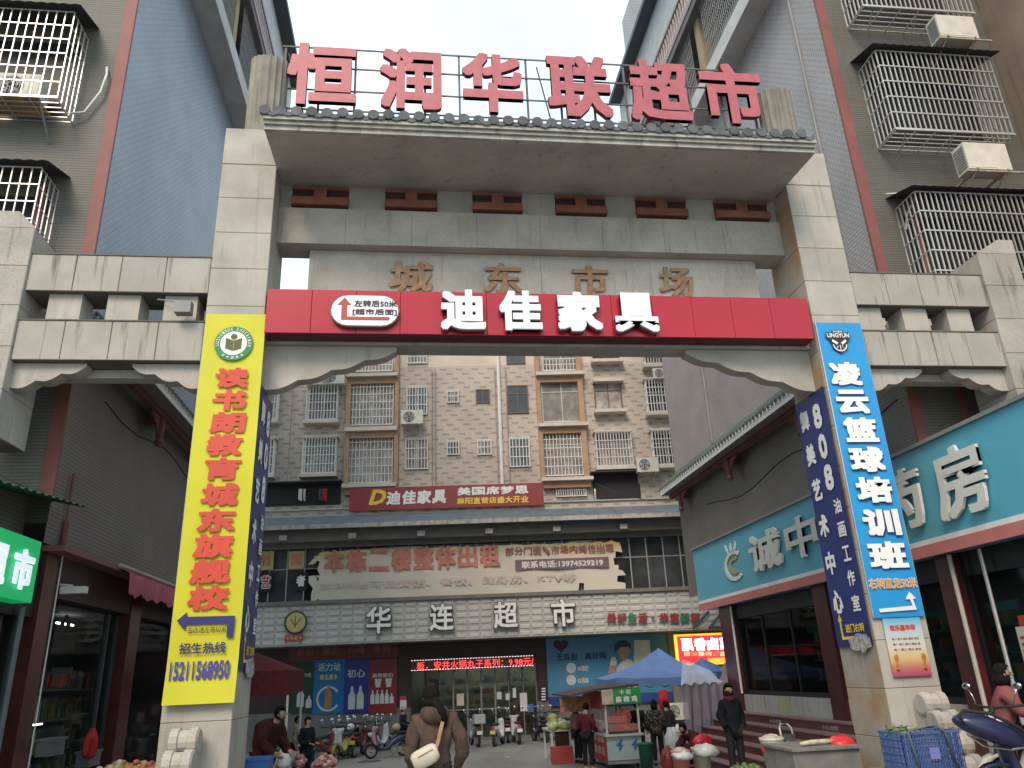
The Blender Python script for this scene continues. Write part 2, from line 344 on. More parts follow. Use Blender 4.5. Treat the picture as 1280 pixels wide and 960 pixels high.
# roof of the gate
rt = MB(); x0, x1 = -2.2, 6.24
rt.add([(x0, 9.5, 9.12), (x1, 9.5, 9.12), (x1, 11.0, 9.26), (x0, 11.0, 9.26), (x0, 9.5, 9.30), (x1, 9.5, 9.30), (x1, 11.0, 10.02), (x0, 11.0, 10.02)],
       [(0, 3, 2, 1), (4, 5, 6, 7), (0, 1, 5, 4), (1, 2, 6, 5), (2, 3, 7, 6), (3, 0, 4, 7)])
roof = rt.build('roof', plaster, gate)
m = MB(); m.box(x0 - .01, x1 + .01, 9.44, 9.495, 9.13, 9.20); m.box(x0 - .01, x1 + .01, 9.40, 9.495, 9.203, 9.255); m.box(x0 - .02, x1 + .02, 9.36, 9.495, 9.258, 9.315)
m.box(x0, x1, 9.37, 9.60, 9.318, 9.40); m.build('eave_moulding', pm('pale_weathered_moulding', (.38, .36, .32), .8, .3, 5, streak=.6), roof)
def rtile():
    m = MB(); n = 6; r = .062
    for k in range(n):
        a0, a1 = pi * k / n, pi * (k + 1) / n
        m.quad((-r * cos(a0), 0, r * sin(a0)), (-r * cos(a1), 0, r * sin(a1)), (-r * cos(a1), 1.6, r * sin(a1) + .78), (-r * cos(a0), 1.6, r * sin(a0) + .78))
    vs = [(.082 * cos(2 * pi * k / 12), -.03, .035 + .082 * sin(2 * pi * k / 12)) for k in range(12)]; m.add(vs + [(x, .03, z) for x, y, z in vs], [tuple(range(12))] + [(k, k + 12, (k + 1) % 12 + 12, (k + 1) % 12) for k in range(12)])
    return m
def ptile(pt=.225):
    m = MB(); h = pt / 2
    prof = [(-h, .03), (-h * .6, -.025), (0, -.045), (h * .6, -.025), (h, .03)]
    for (a, za), (b, zb) in zip(prof, prof[1:]): m.quad((a, -.02, za), (b, -.02, zb), (b, 1.6, zb + .78), (a, 1.6, za + .78))
    m.add([(a, -.022, z - .02) for a, z in prof] + [(a, -.022, z + .05) for a, z in prof][::-1], [tuple(range(10))])
    return m
inv = xf(gate).inverted(); NT = 38; PT = (x1 - x0) / NT
t1 = rtile().build('cap_tile', tile_grey, gate, world=False); t2 = ptile(PT).build('pan_tile', tile_grey, gate, world=False)
for i in range(NT):
    c = inv @ Vector((x0 + PT * (i + .5), 9.36, 9.36))
    for s_, dx in ((t1, -PT / 2), (t2, 0)):
        if i == 0: s_.location = c + Vector((dx, 0, 0))
        else: inst(s_, gate, c + Vector((dx, random.uniform(-.01, .01), random.uniform(-.008, .008))), rot=(0, random.uniform(-.05, .05), 0))
# fluted columns behind the roof ends
for cx in (-2.57, 6.7):
    m = MB(); n = 18; vs = []
    for z in (9.9, 11.85 if cx < 0 else 11.72):
        for k in range(n * 4):
            a = 2 * pi * k / (n * 4); r = .32 - .022 * abs(sin(a * n / 2)); vs.append((cx + r * cos(a), 11.05 + r * sin(a), z + (.12 * sin(a) if z > 10 else 0)))
    N4 = n * 4; m.add(vs, [(k, (k + 1) % N4, N4 + (k + 1) % N4, N4 + k) for k in range(N4)] + [tuple(N4 + k for k in range(N4))]); m.build('fluted_column', fluted, gate)
# side wings
def wing(xa, xb, left):
    for nm, z0, z1 in (('wing_beam', 7.0, 7.59), ('wing_beam', 5.93, 6.53)):
        m = MB(); m.box(xa, xb, 10.52, 11.1, z0 + .004, z1 - .004); b = m.build(nm, core, gate)
        slabs(b, 'slab', (xa, 10.52, z0), *FS, xb - xa, z1 - z0, 4, 1, stone_dirty, gap=.01)
        m = MB(); m.box(xa - .01, xb + .01, 10.49, 11.11, z1, z1 + .02); m.build('coping', core, b)
    if left: bl = ((-5.25, -4.80), (-4.45, -4.0), (-3.66, -3.2))
    else: bl = ((7.13, 7.56), (7.93, 8.37), (8.73, 9.15))
    for a, b in bl:
        m = MB(); m.box(a, b, 10.6, 11.0, 6.552, 6.998); m.build('spacer_block', stone, gate)
    if not left:
        for x in (7.56, 8.37):
            m = MB(); m.box(x, x + .09, 10.66, 10.9, 6.72, 6.84); m.box(x + .03, x + .06, 10.66, 10.9, 6.62, 6.72); m.build('bracket_stub', stone, gate)
    W = .95
    scallop(gate, xa, xa + W, 5.925, 5.56, 5.88, 10.62, 10.85, False, 3); scallop(gate, xb - W, xb, 5.925, 5.56, 5.88, 10.62, 10.85, True, 3)
    m = MB(); m.box(xa, xb, 10.86, 11.08, 5.80, 5.925); m.build('wing_soffit', plaster, gate)
wing(-5.55, XL0, True); wing(XR1, 9.47, False)
for x0_, x1_, zb, inn in ((-6.25, -5.55, 4.85, 1), (9.47, 10.2, 4.3, -1)):
    a, b = x0_ + .02, x1_ - .02
    m = MB(); m.prism([(a, zb), (b, zb), (b, 8.0), (b - .22 * (inn > 0), 8.25), (a + .45 * (inn < 0), 8.25), (a, 8.0)], (0, 10.47, 0), UX, UZ, -UY, .9); p = m.build('outer_pillar', core, gate)
    nn = int(round((8.0 - zb) / .6)); hh = (8.0 - zb) / nn
    slabs(p, 'slab', (x0_, 10.47, zb), *FS, x1_ - x0_, 8.0 - zb, 1, nn, stone_dirty)
    f = FE if inn > 0 else FW
    slabs(p, 'slab', (b if inn > 0 else a, 10.45 if inn > 0 else 11.35, zb), *f, .9, 8.0 - zb, 1, nn, stone)
    c = MB(); c.prism([(x0_, 8.0), (x1_, 8.0), (x1_ - (.26 if inn > 0 else 0), 8.27), (x0_ + (0 if inn > 0 else .45), 8.27)], (0, 10.45, 0), UX, UZ, -UY, .92); c.build('pillar_cap', stone, p)
# carved drum stones at the pillar feet
for cx, dx in ((-2.68, -1), (6.78, 1)):
    d = MB(); base = gz(10) - .05
    for i, (zc, yy) in enumerate(((1.02, 10.3), (.80, 10.12), (.56, 9.98), (.30, 9.86))):
        prof = [(.12, -.17), (.15, -.15), (.15, -.06), (.125, -.05), (.125, .05), (.15, .06), (.15, .15), (.12, .17)]
        d.lathe([(0.001, -.17)] + prof + [(0.001, .17)], (cx, yy, zc), 14, 'X')
        d.box(cx - .14 - .002 * i, cx + .14 + .002 * i, yy, 10.5 - .001 * i, base, zc + .05)
    d.box(cx - .3, cx + .3, 9.5, 10.498, base, .1); d.build('drum_stone', stone, gate)

# ---------------------------------------------------------------- side buildings
def cage(parent, x0, x1, z0, z1, yf, yb, roofed=True, deep=.62, top=True, nb=.105, nz=5, mat=steel, w=.011):
    """barred window cage standing out from a wall facing -y; world coordinates"""
    m = MB(); m.box(x0 + .1, x1 - .1, yb - .012, yb - .002, z0 + .1, z1 - .15); win = m.build('window', pm('unlit_window', (.018, .019, .02), .35, .6, 2, spec=.25), parent)
    m = MB(); k = int((x1 - x0) / nb)
    for i in range(k + 1):
        x = x0 + (x1 - x0) * i / k; m.box(x - w, x + w, yf - w, yf + w, z0, z1)
    for i in range(nz + 1):
        z = z0 + (z1 - z0) * i / nz; m.box(x0, x1, yf - w * 2.2, yf - w * 1.05, z - w * 1.2, z + w * 1.2)
    ks = max(2, int((yb - yf) / nb))
    for x in (x0, x1):
        for i in range(1, ks + 1):
            y = yf + (yb - yf) * i / ks; m.box(x - w, x + w, y - w, y + w, z0, z1)
        for i in range(nz + 1):
            z = z0 + (z1 - z0) * i / nz; m.box(x - w * 2, x - w * 1.02, yf, yb, z - w, z + w)
    m.build('bars', mat, win)
    m = MB()
    for i in range(6): y = yf + (yb - yf) * i / 5; m.box(x0, x1, y - w, y + w, z0 - .03, z0 - .012)
    for i in range(max(3, int((x1 - x0) / .4)) + 1):
        x = x0 + (x1 - x0) * i / max(3, int((x1 - x0) / .4)); m.box(x - w, x + w, yf, yb, z0 - .05, z0 - .031)
    m.box(x0 - .02, x1 + .02, yf - .03, yf - .026, z0 - .04, z0 + .0); m.build('cage_floor', mat, win)
    if roofed:
        m = MB(); n = int((x1 - x0 + .3) / .09); vs = []
        for i in range(n + 1):
            x = x0 - .15 + (x1 - x0 + .3) * i / n; dz = .018 * (i % 2); vs += [(x, yf - .16, z1 + .03 + dz), (x, yb, z1 + .26 + dz)]
        m.add(vs, [(2 * i, 2 * i + 2, 2 * i + 3, 2 * i + 1) for i in range(n)]); m.build('corrugated_roof', pm('dark_corrugated_sheet', (.04, .042, .042), .7), win)
    m = MB()
    for x in (x0 + .25, (x0 + x1) / 2, x1 - .3): m.tube([(x, yf + .08, z0 - .04), (x, yb, z0 - .5)], .014, 5)
    m.build('strut', greybar, win); return win
def ac_back(t, w_, d_, h_, s, brackets):
    m = MB()
    for i in range(9): z = .06 + i * (2 * h_ - .1) / 9; m.box(-w_ - .012, -w_ - .002, -d_ + .03, d_ - .03, z, z + .022)
    m.build('side_louvre', greybar, t, world=False); m = MB()
    for x in (-w_ * .7, w_ * .7): m.box(x - .018, x + .018, -d_ - .05, d_ + .28, -.04, -.003); m.tube([(x, -d_, -.04), (x, d_ + .27, -.34)], .014, 5); m.box(x - .018, x + .018, d_ + .25, d_ + .285, -.4, -.04)
    m.box(-w_ - .06, w_ + .25, -d_ - .02, -d_ + .01, -.07, -.041); m.build('bracket', pm('rusty_bracket', (.40, .33, .25), .7, .3, 12), t, world=False); return t
def ac_unit(loc, label, rz=0, s=1., group=None, brackets=True, fan=True):
    t = thing('air_conditioner', loc, label, 'air conditioner', rz, group); casing = pm('yellowed_white_casing', (.60, .56, .48), .55, .12, 4)
    m = MB(); w_, d_, h_ = .42 * s, .15 * s, .28 * s
    m.box(-w_, w_, -d_, d_, 0, 2 * h_); m.box(w_ * .45, w_ * .47, -d_ - .004, -d_ - .001, .02, 2 * h_ - .02); m.build('casing', casing, t, world=False)
    if not fan:
        m = MB(); m.box(-w_ * .9, w_ * .3, -d_ - .003, -d_ - .001, .03, .035); m.build('seam', greybar, t, world=False)
    c = (-w_ * .28, -d_ - .004, h_) if fan else (-w_ * .28, d_ * 2 + .005, h_)
    if not fan: return ac_back(t, w_, d_, h_, s, brackets)
    m = MB(); m.lathe([(.001, 0), (.22 * s, 0)], (c[0], -d_ - .003, h_), 20, 'Y'); m.build('fan_opening', dark, t, world=False)  # flat dark disc painting the shade inside the fan hole
    m = MB()
    for k in range(5):
        a = 2 * pi * k / 5; q = [(cos(a) * .05, sin(a) * .05), (cos(a) * .2, sin(a) * .2), (cos(a + .7) * .2, sin(a + .7) * .2)]
        m.add([(c[0] + x * s, -d_ - .006 - .01 * i, h_ + z * s) for i, (x, z) in enumerate(q)], [(0, 1, 2)])
    m.build('fan', greybar, t, world=False)
    m = MB()
    for r in (.06, .12, .17, .22):
        m.tube([(c[0] + r * s * cos(2 * pi * k / 16), -d_ - .022, h_ + r * s * sin(2 * pi * k / 16)) for k in range(17)], .006 * s, 4, cap=False)
    for k in range(8):
        a = 2 * pi * k / 8; m.tube([(c[0] + .03 * cos(a), -d_ - .022, h_ + .03 * sin(a)), (c[0] + .22 * s * cos(a), -d_ - .022, h_ + .22 * s * sin(a))], .004, 4)
    m.build('fan_guard', white, t, world=False)
    m = MB()
    for i in range(7): z = .08 + i * (2 * h_ - .12) / 7; m.box(-w_ - .006, -w_ - .002, -d_ + .03, d_ - .03, z, z + .03)
    m.build('side_louvre', greybar, t, world=False)
    if brackets:
        m = MB()
        for x in (-w_ * .7, w_ * .7):
            m.box(x - .018, x + .018, -d_ - .05, d_ + .28, -.04, -.003); m.tube([(x, -d_, -.04), (x, d_ + .27, -.34)], .014, 5); m.box(x - .018, x + .018, d_ + .25, d_ + .285, -.4, -.04)
        m.build('bracket', steel, t, world=False)
    return t
YC = 11.7; YE = 24.0; XLW, XRW = -5.25, 8.5
bl = thing('apartment_building', (-9, 18, -.3), 'grey and blue tiled apartment block on the left with barred windows', 'building')
br = thing('apartment_building', (12, 18, -.3), 'mauve and grey tiled apartment block on the right with large window cages', 'building')
def side_building(b, xw, sgn, sidemat):
    """sgn -1: stands left of the street, +1: right; xw = street wall"""
    out = xw + sgn * 9; a, c = sorted((xw, out)); e = .0
    m = MB(); m.box(a, c, YC, YE, 3.9, 27); p = m.build('south_wall', clad_s, b)
    xs_ = xw - sgn * .012
    m = MB(); a2, c2 = sorted((xs_, xw - sgn * .001)); m.box(a2, c2, YC - .012, YE + .01, 6.9, 27); m.build('street_wall', sidemat, b)
    m = MB(); m.box(a2, c2, YC - .012, YE + .01, 3.62, 6.9); m.build('lower_street_wall', clad_low, b)
    a3, c3 = sorted((xw - sgn * .022, xw + sgn * .18)); m = MB(); m.box(a3, c3, YC - .024, YC + .03, 4.2, 27); m.build('corner_strip', pm('dull_red_tile', (.20, .065, .055), .6, .12), b)
    a3, c3 = sorted((xw + sgn * .9, xw + sgn * 1.05))
    m = MB(); m.box(a3, c3, YC - .024, YC + .01, 4.2, 9.5); m.build('corner_strip', pm('dull_red_tile', (.20, .065, .055)), b)
    # skirt eave over the shops
    z = 6.88 if sgn > 0 else 6.75; ya, yb = YC + .35, YE - .1; xo = xw - sgn * .62
    m = MB(); P0 = [(xw, z - .05), (xo, z - .05), (xo, z + .07), (xw, z + .62)]
    m.add([(x, y, zz) for y in (ya, yb) for x, zz in P0], [(0, 1, 2, 3), (7, 6, 5, 4), (0, 4, 5, 1), (1, 5, 6, 2), (2, 6, 7, 3), (3, 7, 4, 0)]); ev = m.build('eave', pm('grey_eave_soffit', (.20, .195, .19), .85, .1), b)
    m = MB(); a4, c4 = sorted((xo - sgn * .012, xo - sgn * .002)); m.box(a4, c4, ya, yb, z - .06, z + .05)
    n = int((yb - ya) / .2)
    for i in range(n): y = ya + (yb - ya) * (i + .5) / n; m.box(a4 - .005, c4 + .005, y - .055, y + .055, z + .05, z + .13)
    m.build('drip_edge', white, ev)
    n = int((yb - ya) / .2); L_ = math.hypot(.62, .55)
    tm = MB(); k = 6
    for i in range(k):
        a0, a1 = pi * i / k, pi * (i + 1) / k; r = .05
        tm.quad((sgn * .70, r * cos(a0), r * sin(a0) + .60), (0, r * cos(a0), r * sin(a0)), (0, r * cos(a1), r * sin(a1)), (sgn * .70, r * cos(a1), r * sin(a1) + .60))
    tm.add([(0, .055 * cos(2 * pi * i / 10), .055 * sin(2 * pi * i / 10)) for i in range(10)], [tuple(range(10))])
    s_ = tm.build('roof_tile', pm('green_grey_tile', (.055, .075, .07), .6, .25, rnd=.3), b, world=False); iv = xf(b).inverted()
    for i in range(n):
        c_ = iv @ Vector((xo - sgn * .05, ya + (yb - ya) * (i + .5) / n, z + .12))
        if i == 0: s_.location = c_
        else: inst(s_, b, c_)
    m = MB(); a5, c5 = sorted((xw - sgn * .35, xw - sgn * .25)); m.box(a5, c5, ya, yb, z - .17, z - .052); m.build('eave_purlin', pm('red_timber', (.16, .055, .045), .7, .2), b)
    for y in (15.0, 19.0, 23.0):
        m = MB(); x = xw - sgn * .30; m.lathe([(.001, z - .75), (.05, z - .75), (.09, z - .68), (.06, z - .6), (.075, z - .55), (.075, z - .18)], (x, y, 0), 10)
        m.box(*sorted((xw, x)), y - .05, y + .05, z - .32, z - .2)
        for s2 in (-1, 1): m.prism([(0, 0), (.5, 0), (.42, -.08), (.3, -.09), (.24, -.17), (.12, -.18), (.06, -.3), (0, -.32)], (x, y + s2 * .08, z - .18), (0, s2, 0), UZ, (-sgn, 0, 0), .03)
        m.build('hanging_bracket', pm('red_timber', (.16, .055, .045)), b)
    # upper galleries
    def slab_(z0, z1, xo, nm, mt, y0=YC + .4, y1=YE):
        m = MB(); m.box(*sorted((xw - sgn * .013, xo)), y0, y1, z0, z1); return m.build(nm, mt, b)
    gm = pm('grey_soffit', (.17, .165, .16), .85, .1)
    x1_ = xw - sgn * .52
    slab_(16.65, 16.93, x1_, 'gallery_slab', gm); slab_(16.63, 17.12, x1_ - sgn * .03, 'gallery_edge', pm('pale_edge_paint', (.55, .53, .53), .7), YC + .38)
    g2 = slab_(19.35, 19.6, x1_ - sgn * .12, 'gallery_slab', gm); slab_(19.6, 19.75, x1_ - sgn * .15, 'gallery_edge', pm('pink_edge_paint', (.42, .33, .34), .7))
    m = MB(); xr = x1_ - sgn * .1
    for i in range(60):
        y = YC + .5 + i * .2; m.lathe([(.03, 19.75), (.055, 19.9), (.03, 20.1), (.045, 20.3), (.03, 20.5)], (xr, y, 0), 6)
    m.box(xr - .06, xr + .06, YC + .4, YE, 20.5, 20.6); m.build('balustrade', pm('pale_rose_paint', (.40, .34, .33), .7), b)
    slab_(20.75, 22.6, x1_ - sgn * .0, 'attic_parapet', pm('pale_panel', (.50, .52, .53), .7))
    slab_(22.6, 22.8, xw - sgn * .95, 'roof_edge', pm('dark_blue_roof_edge', (.06, .075, .095), .6))
    for y in (13.4, 16.6, 19.8, 22.6):
        m = MB(); m.box(*sorted((xw - sgn * .02, xw - sgn * .40)), y - .16, y + .16, 17.12, 19.35); m.build('gallery_column', pm('ochre_column', (.38, .27, .16), .7), b)
    for y in (14.9, 18.1, 21.2):
        m = MB(); m.box(*sorted((xw - sgn * .02, xw - sgn * .06)), y - 1.1, y + 1.1, 17.2, 19.2); wn = m.build('window', winglass, b)
        m = MB()
        for i in range(22): yy = y - 1.1 + i * .105; m.box(*sorted((x1_ + sgn * .06, x1_ + sgn * .04)), yy - .01, yy + .01, 17.12, 19.3)
        for i in range(6): zz = 17.2 + i * .42; m.box(*sorted((x1_ + sgn * .035, x1_ + sgn * .055)), y - 1.15, y + 1.15, zz, zz + .02)
        m.build('window_bars', greybar, wn)
side_building(bl, XLW, -1, clad_l); side_building(br, XRW, 1, clad_r)
cage(bl, -8.6, -5.97, 10.92, 12.76, 11.1, 11.7, nb=.145, nz=6, w=.009); cage(bl, -8.6, -5.97, 7.6, 9.5, 11.1, 11.7, nb=.145, nz=6, w=.009)
cage(br, 9.10, 11.58, 11.1, 13.0, 11.1, 11.7); cage(br, 9.10, 11.58, 14.2, 16.3, 11.1, 11.7); cage(br, 9.14, 11.9, 7.6, 9.66, 11.1, 11.7, nb=.1)
cage(br, 9.9, 11.9, 4.6, 6.1, 11.1, 11.7, roofed=False)
m = MB(); m.box(12.35, 18, 7.5, 11.69, 4.6, 27); m.build('projecting_bay', brownwall, br)
m = MB(); m.box(-7.3, -6.3, 11.14, 11.6, 10.93, 10.96); m.build('plywood_shelf', pm('stained_plywood', (.36, .20, .07), .8, .3, 6), bl)
ac_unit((-6.7, 11.36, 10.98), 'white air conditioner inside the upper left window cage', s=.9, brackets=False)
ac_unit((10.62, 11.0, 10.05), 'lower of the two bare air conditioners by the right window cages', 0, 1.05, fan=False)
ac_unit((10.85, 11.0, 13.25), 'upper of the two bare air conditioners by the right window cages', 0, 1.0, fan=False)
m = MB(); m.tube([(-5.55, 11.66, 12.1), (-5.5, 11.6, 11.9), (-5.55, 11.6, 11.5), (-5.75, 11.6, 11.05), (-6.0, 11.55, 10.95)], .022, 6); m.build('drain_hose', whitebar, bl, smooth=True)
m = MB(); m.tube([(8.95, 11.6, 9.95), (9.3, 11.55, 9.95), (9.45, 11.5, 9.8), (9.2, 11.5, 9.45), (9.1, 11.5, 9.1)], .02, 6); m.build('drain_hose', cream, br, smooth=True)
m = MB(); m.tube([(11.25, 11.6, 13.9), (11.45, 11.55, 13.6), (11.4, 11.6, 13.1)], .02, 6); m.build('drain_hose', cream, br, smooth=True)

for pts, nm in ((((8.48, 12.6, 27), (8.48, 12.6, 7.6)), 'drain_pipe'), (((8.47, 20.5, 16.6), (8.47, 20.5, 7.6)), 'drain_pipe')):
    m = MB(); m.tube(pts, .035, 6); m.build(nm, pm('dull_grey_pipe', (.22, .21, .21), .6), br)
m = MB(); m.tube([(-5.23, 13 + i * .8, 6.2 - .12 * sin(i * 1.1)) for i in range(12)], .012, 4); m.build('cable', black, bl)
m = MB(); m.tube([(8.48, 12 + i * .8, 5.9 - .15 * sin(i * .9)) for i in range(13)], .012, 4); m.build('cable', black, br)
# ---------------------------------------------------------------- the market hall with flats above, across the end of the street
BA = radians(-4.65); BN = Vector((-sin(BA), cos(BA), 0)); BU = Vector((cos(BA), sin(BA), 0))
back = thing('market_building', BN * 33 + Vector((0, 0, gz(33))), 'beige tiled flats over a white panelled supermarket front across the street end', 'building', BA)
def BP(u, v, z): return BU * u + BN * (32 + v) + Vector((0, 0, z))
def PB(px, py, v=0.):
    d = ray(px, py); t = (32 + v) / (BN @ d); p = EYE + d * t; return Vector((p @ BU, p.z))
class BM_(MB):
    """boxes given in the building's own frame (u along the front, v into it, z up)"""
    def build(s, *a, **k):
        s.v = [BP(*v) for v in s.v]; return MB.build(s, *a, **k)
def brect(x0, y0, x1, y1, v):
    a, b, c, d = PB(x0, y0, v), PB(x1, y0, v), PB(x0, y1, v), PB(x1, y1, v)
    return (a.x + c.x) / 2, (b.x + d.x) / 2, (c.y + d.y) / 2, (a.y + b.y) / 2
AV = 1.5; ur = PB(871, 567, AV).x; zc = PB(600, 457, AV).y; zp = PB(600, 634, .9).y
m = BM_(); m.box(-13, ur, AV, 14, zp - .4, zc); m.build('wall', clad_apt, back)
m = BM_(); m.box(-13, ur, AV + .001, 14, zc, 18.4); m.build('upper_wall', clad_top, back)
m = BM_(); m.box(-13.2, ur + .2, AV - .3, 14, 18.4, 18.7); m.build('roof_slab', plaster_l, back)
m = BM_(); m.box(-13, ur + .9, .7, .9, zp - .9, zp + .05); m.build('terrace_parapet', clad_apt, back)
m = BM_(); m.box(-13, ur + .9, .62, .92, zp + .052, zp + .10); m.build('parapet_coping', plaster_l, back)
ze = PB(600, 650, -1).y
m = BM_(); m.add([(-13, -1, ze), (11.5, -1, ze), (11.5, .69, ze + .7), (-13, .69, ze + .7), (-13, -1, ze - .12), (11.5, -1, ze - .12), (11.5, .69, ze - .12), (-13, .69, ze - .12)], [(0, 1, 2, 3), (7, 6, 5, 4), (0, 4, 5, 1), (1, 5, 6, 2), (2, 6, 7, 3), (3, 7, 4, 0)]); rf = m.build('lean_to_roof', pm('blue_grey_roof', (.10, .125, .15), .7, .2, 2), back)
m = BM_(); m.box(-13, 11.5, -1.06, -1.002, ze - .13, ze + .04); m.build('gutter', pm('pale_weathered_moulding', (.38, .36, .32)), rf)
m = BM_(); m.box(-13, 11.4, -.55, -.1, ze - .55, ze - .122); m.box(-13, 11.4, -.1, .1, ze - .75, ze - .122)
m.build('eave_beam', pm('brown_grey_render', (.185, .17, .15), .85, .15), back)
for i in range(7):
    u = -8 + i * 2.75; m = BM_(); m.box(u, u + .3, -.75, -.552, ze - .5, ze - .3); m.build('beam_end', plaster_l, back)
# glazed upper storey
zg1 = ze - .75; zf1, zf0 = 4.50, 2.97; G0 = .08
m = BM_(); m.box(-13, 11.4, .3, 6, zf1 + .15, zg1); m.build('storey_void', dark, back)  # solid near-black block painting the unlit storey behind the panes
i = 0
u = -9.2
gmull = pm('aluminium_mullion', (.36, .36, .35), .5, .1, metal=.3)
fr = BM_(); 
while u < 11.3:
    for z0, z1 in ((zf1 + .16, zf1 + 1.42), (zf1 + 1.46, zf1 + 2.25), (zf1 + 2.29, zg1)):
        if z1 > z0:
            opn = (z0 < zf1 + .2) and random.random() < .25
            if not opn: q = BM_(); q.box(u + .03, u + .67, G0 + .03, G0 + .05, z0, z1); q.build('pane', winglass, back)
    fr.box(u - .025, u + .025, G0, G0 + .08, zf1 + .15, zg1); u += .70
for z in (zf1 + .15, zf1 + 1.42, zf1 + 2.25): fr.box(-9.2, 11.3, G0 + .002, G0 + .078, z, z + .04)
fr.build('mullions', gmull, back)
m = BM_(); m.box(-13, 11.4, -.45, .4, zf1 + .0, zf1 + .14); m.build('ledge', pm('brown_grey_render', (.185, .17, .15)), back)
# white padded fascia
m = BM_(); m.box(-13, 12.5, -.32, .6, zf0, zf1 - .002); fas = m.build('fascia', pm('grey_panel_joint', (.42, .41, .385), .8), back)
o = BP(-10.0, -.32, zf0); slabs(fas, 'panel', o, BU, UZ, -BN, 22.4, zf1 - zf0, 45, 6, pm('white_padded_panel', (.50, .49, .46), .5, .08, 1.2, streak=.25, rnd=.04), gap=.003, th=.028, edge=.07)
BF = (BU, UZ, -BN)
letw = pm('white_letter_face', (.80, .79, .76), .5, .04); ledge_ = pm('black_letter_side', (.03, .028, .025), .6)
for ch, (x0_, y0_, x1_, y1_) in zip('华连超市', ((458, 758, 489, 792), (537, 755, 567, 788), (617, 752, 647, 785), (689, 749, 719, 783))):
    a, b, c, d = brect(x0_, y0_, x1_, y1_, -.5)
    m = MB(); put(m, ch, BP(0, -.42, 0), *BF, a - .03, c - .04, b - a + .06, d - c + .06, bold=.05, depth=.12); L0 = m.build('character', ledge_, fas)
    m = MB(); put(m, ch, BP(0, -.545, 0), *BF, a, c, b - a, d - c, bold=.022); m.build('character_face', letw, fas)
# gold round emblem on the fascia
em = thing('round_emblem', BP(*[PB(369, 778, -.5).x, -.5, 3.55]), 'round gold clock-like emblem over a small red plate on the fascia', 'emblem', BA)
c = PB(369, 778, -.5); gold = pm('gold_paint', (.50, .40, .16), .45, .15, 4); rim = pm('dark_green_rim', (.03, .07, .05), .5)
def disc(mb, cu, cz, r, v, n=24, t=.05):
    mb.prism([(cu + r * cos(2 * pi * k / n), cz + r * sin(2 * pi * k / n)) for k in range(n)], BP(0, v, 0), BU, UZ, -BN, t)
m = MB(); disc(m, c.x, c.y, .44, -.46, t=.1); m.build('rim', rim, em)
m = MB(); disc(m, c.x + .02, c.y, .37, -.50, t=.04); m.build('face', gold, em)
m = MB(); o = BP(0, -.505, 0)
for pts in ([(-.2, .12), (0, -.2), (.03, -.17), (-.16, .14)], [(-.03, -.2), (.24, .14), (.2, .18), (-.03, -.14)], [(-.03, -.1), (.03, -.1), (.02, .26), (-.02, .26)]): m.prism([(c.x + a, c.y + b) for a, b in pts], o, BU, UZ, -BN, .004)
m.build('mark', pm('brown_ink', (.22, .12, .05)), em)
redp = pm('sign_red', (.40, .045, .035), .45, .08, 2)
m = MB(); m.prism([(c.x - .38, c.y - .68), (c.x + .32, c.y - .68), (c.x + .32, c.y - .47), (c.x - .38, c.y - .47)], BP(0, -.45, 0), BU, UZ, -BN, .03); pl = m.build('plate', redp, em)
m = MB(); row_text(m, '华连超市', BP(0, -.455, 0), *BF, c.x - .34, c.y - .64, .13, .13, .165); m.build('lettering', gold, em)
sl = thing('slogan_lettering', BP(PB(815, 772, -.45).x, -.45, 3.6), 'row of small red and green raised characters on the white fascia', 'lettering', BA)
grn = pm('letter_green', (.03, .17, .06)); lred = pm('letter_red', (.27, .03, .03))
for i, ch in enumerate('美好生活·华连新鲜'):
    a, b, c_, d = brect(758 + i * 13.1, 766, 769 + i * 13.1, 778, -.45)
    if ch == '·': c_, d, a, b = c_ + .12, d - .14, a + .1, b - .1
    m = MB(); put(m, ch, BP(0, -.42, 0), *BF, a, c_ - .0, b - a, d - c_, bold=.04, depth=.05, slant=.12); m.build('character', grn if ch in '生·新' else lred, sl)
m = MB()
for a, b in (((866, 786), (886, 764)), ((886, 786), (902, 766)), ((886, 784), (910, 784))):
    p, q = PB(*a, -.45), PB(*b, -.45); m.tube([BP(p.x, -.45, p.y), BP(q.x, -.45, q.y)], .05, 4)
m.build('zigzag_stroke', pm('dark_grey_paint', (.06, .06, .065)), sl)
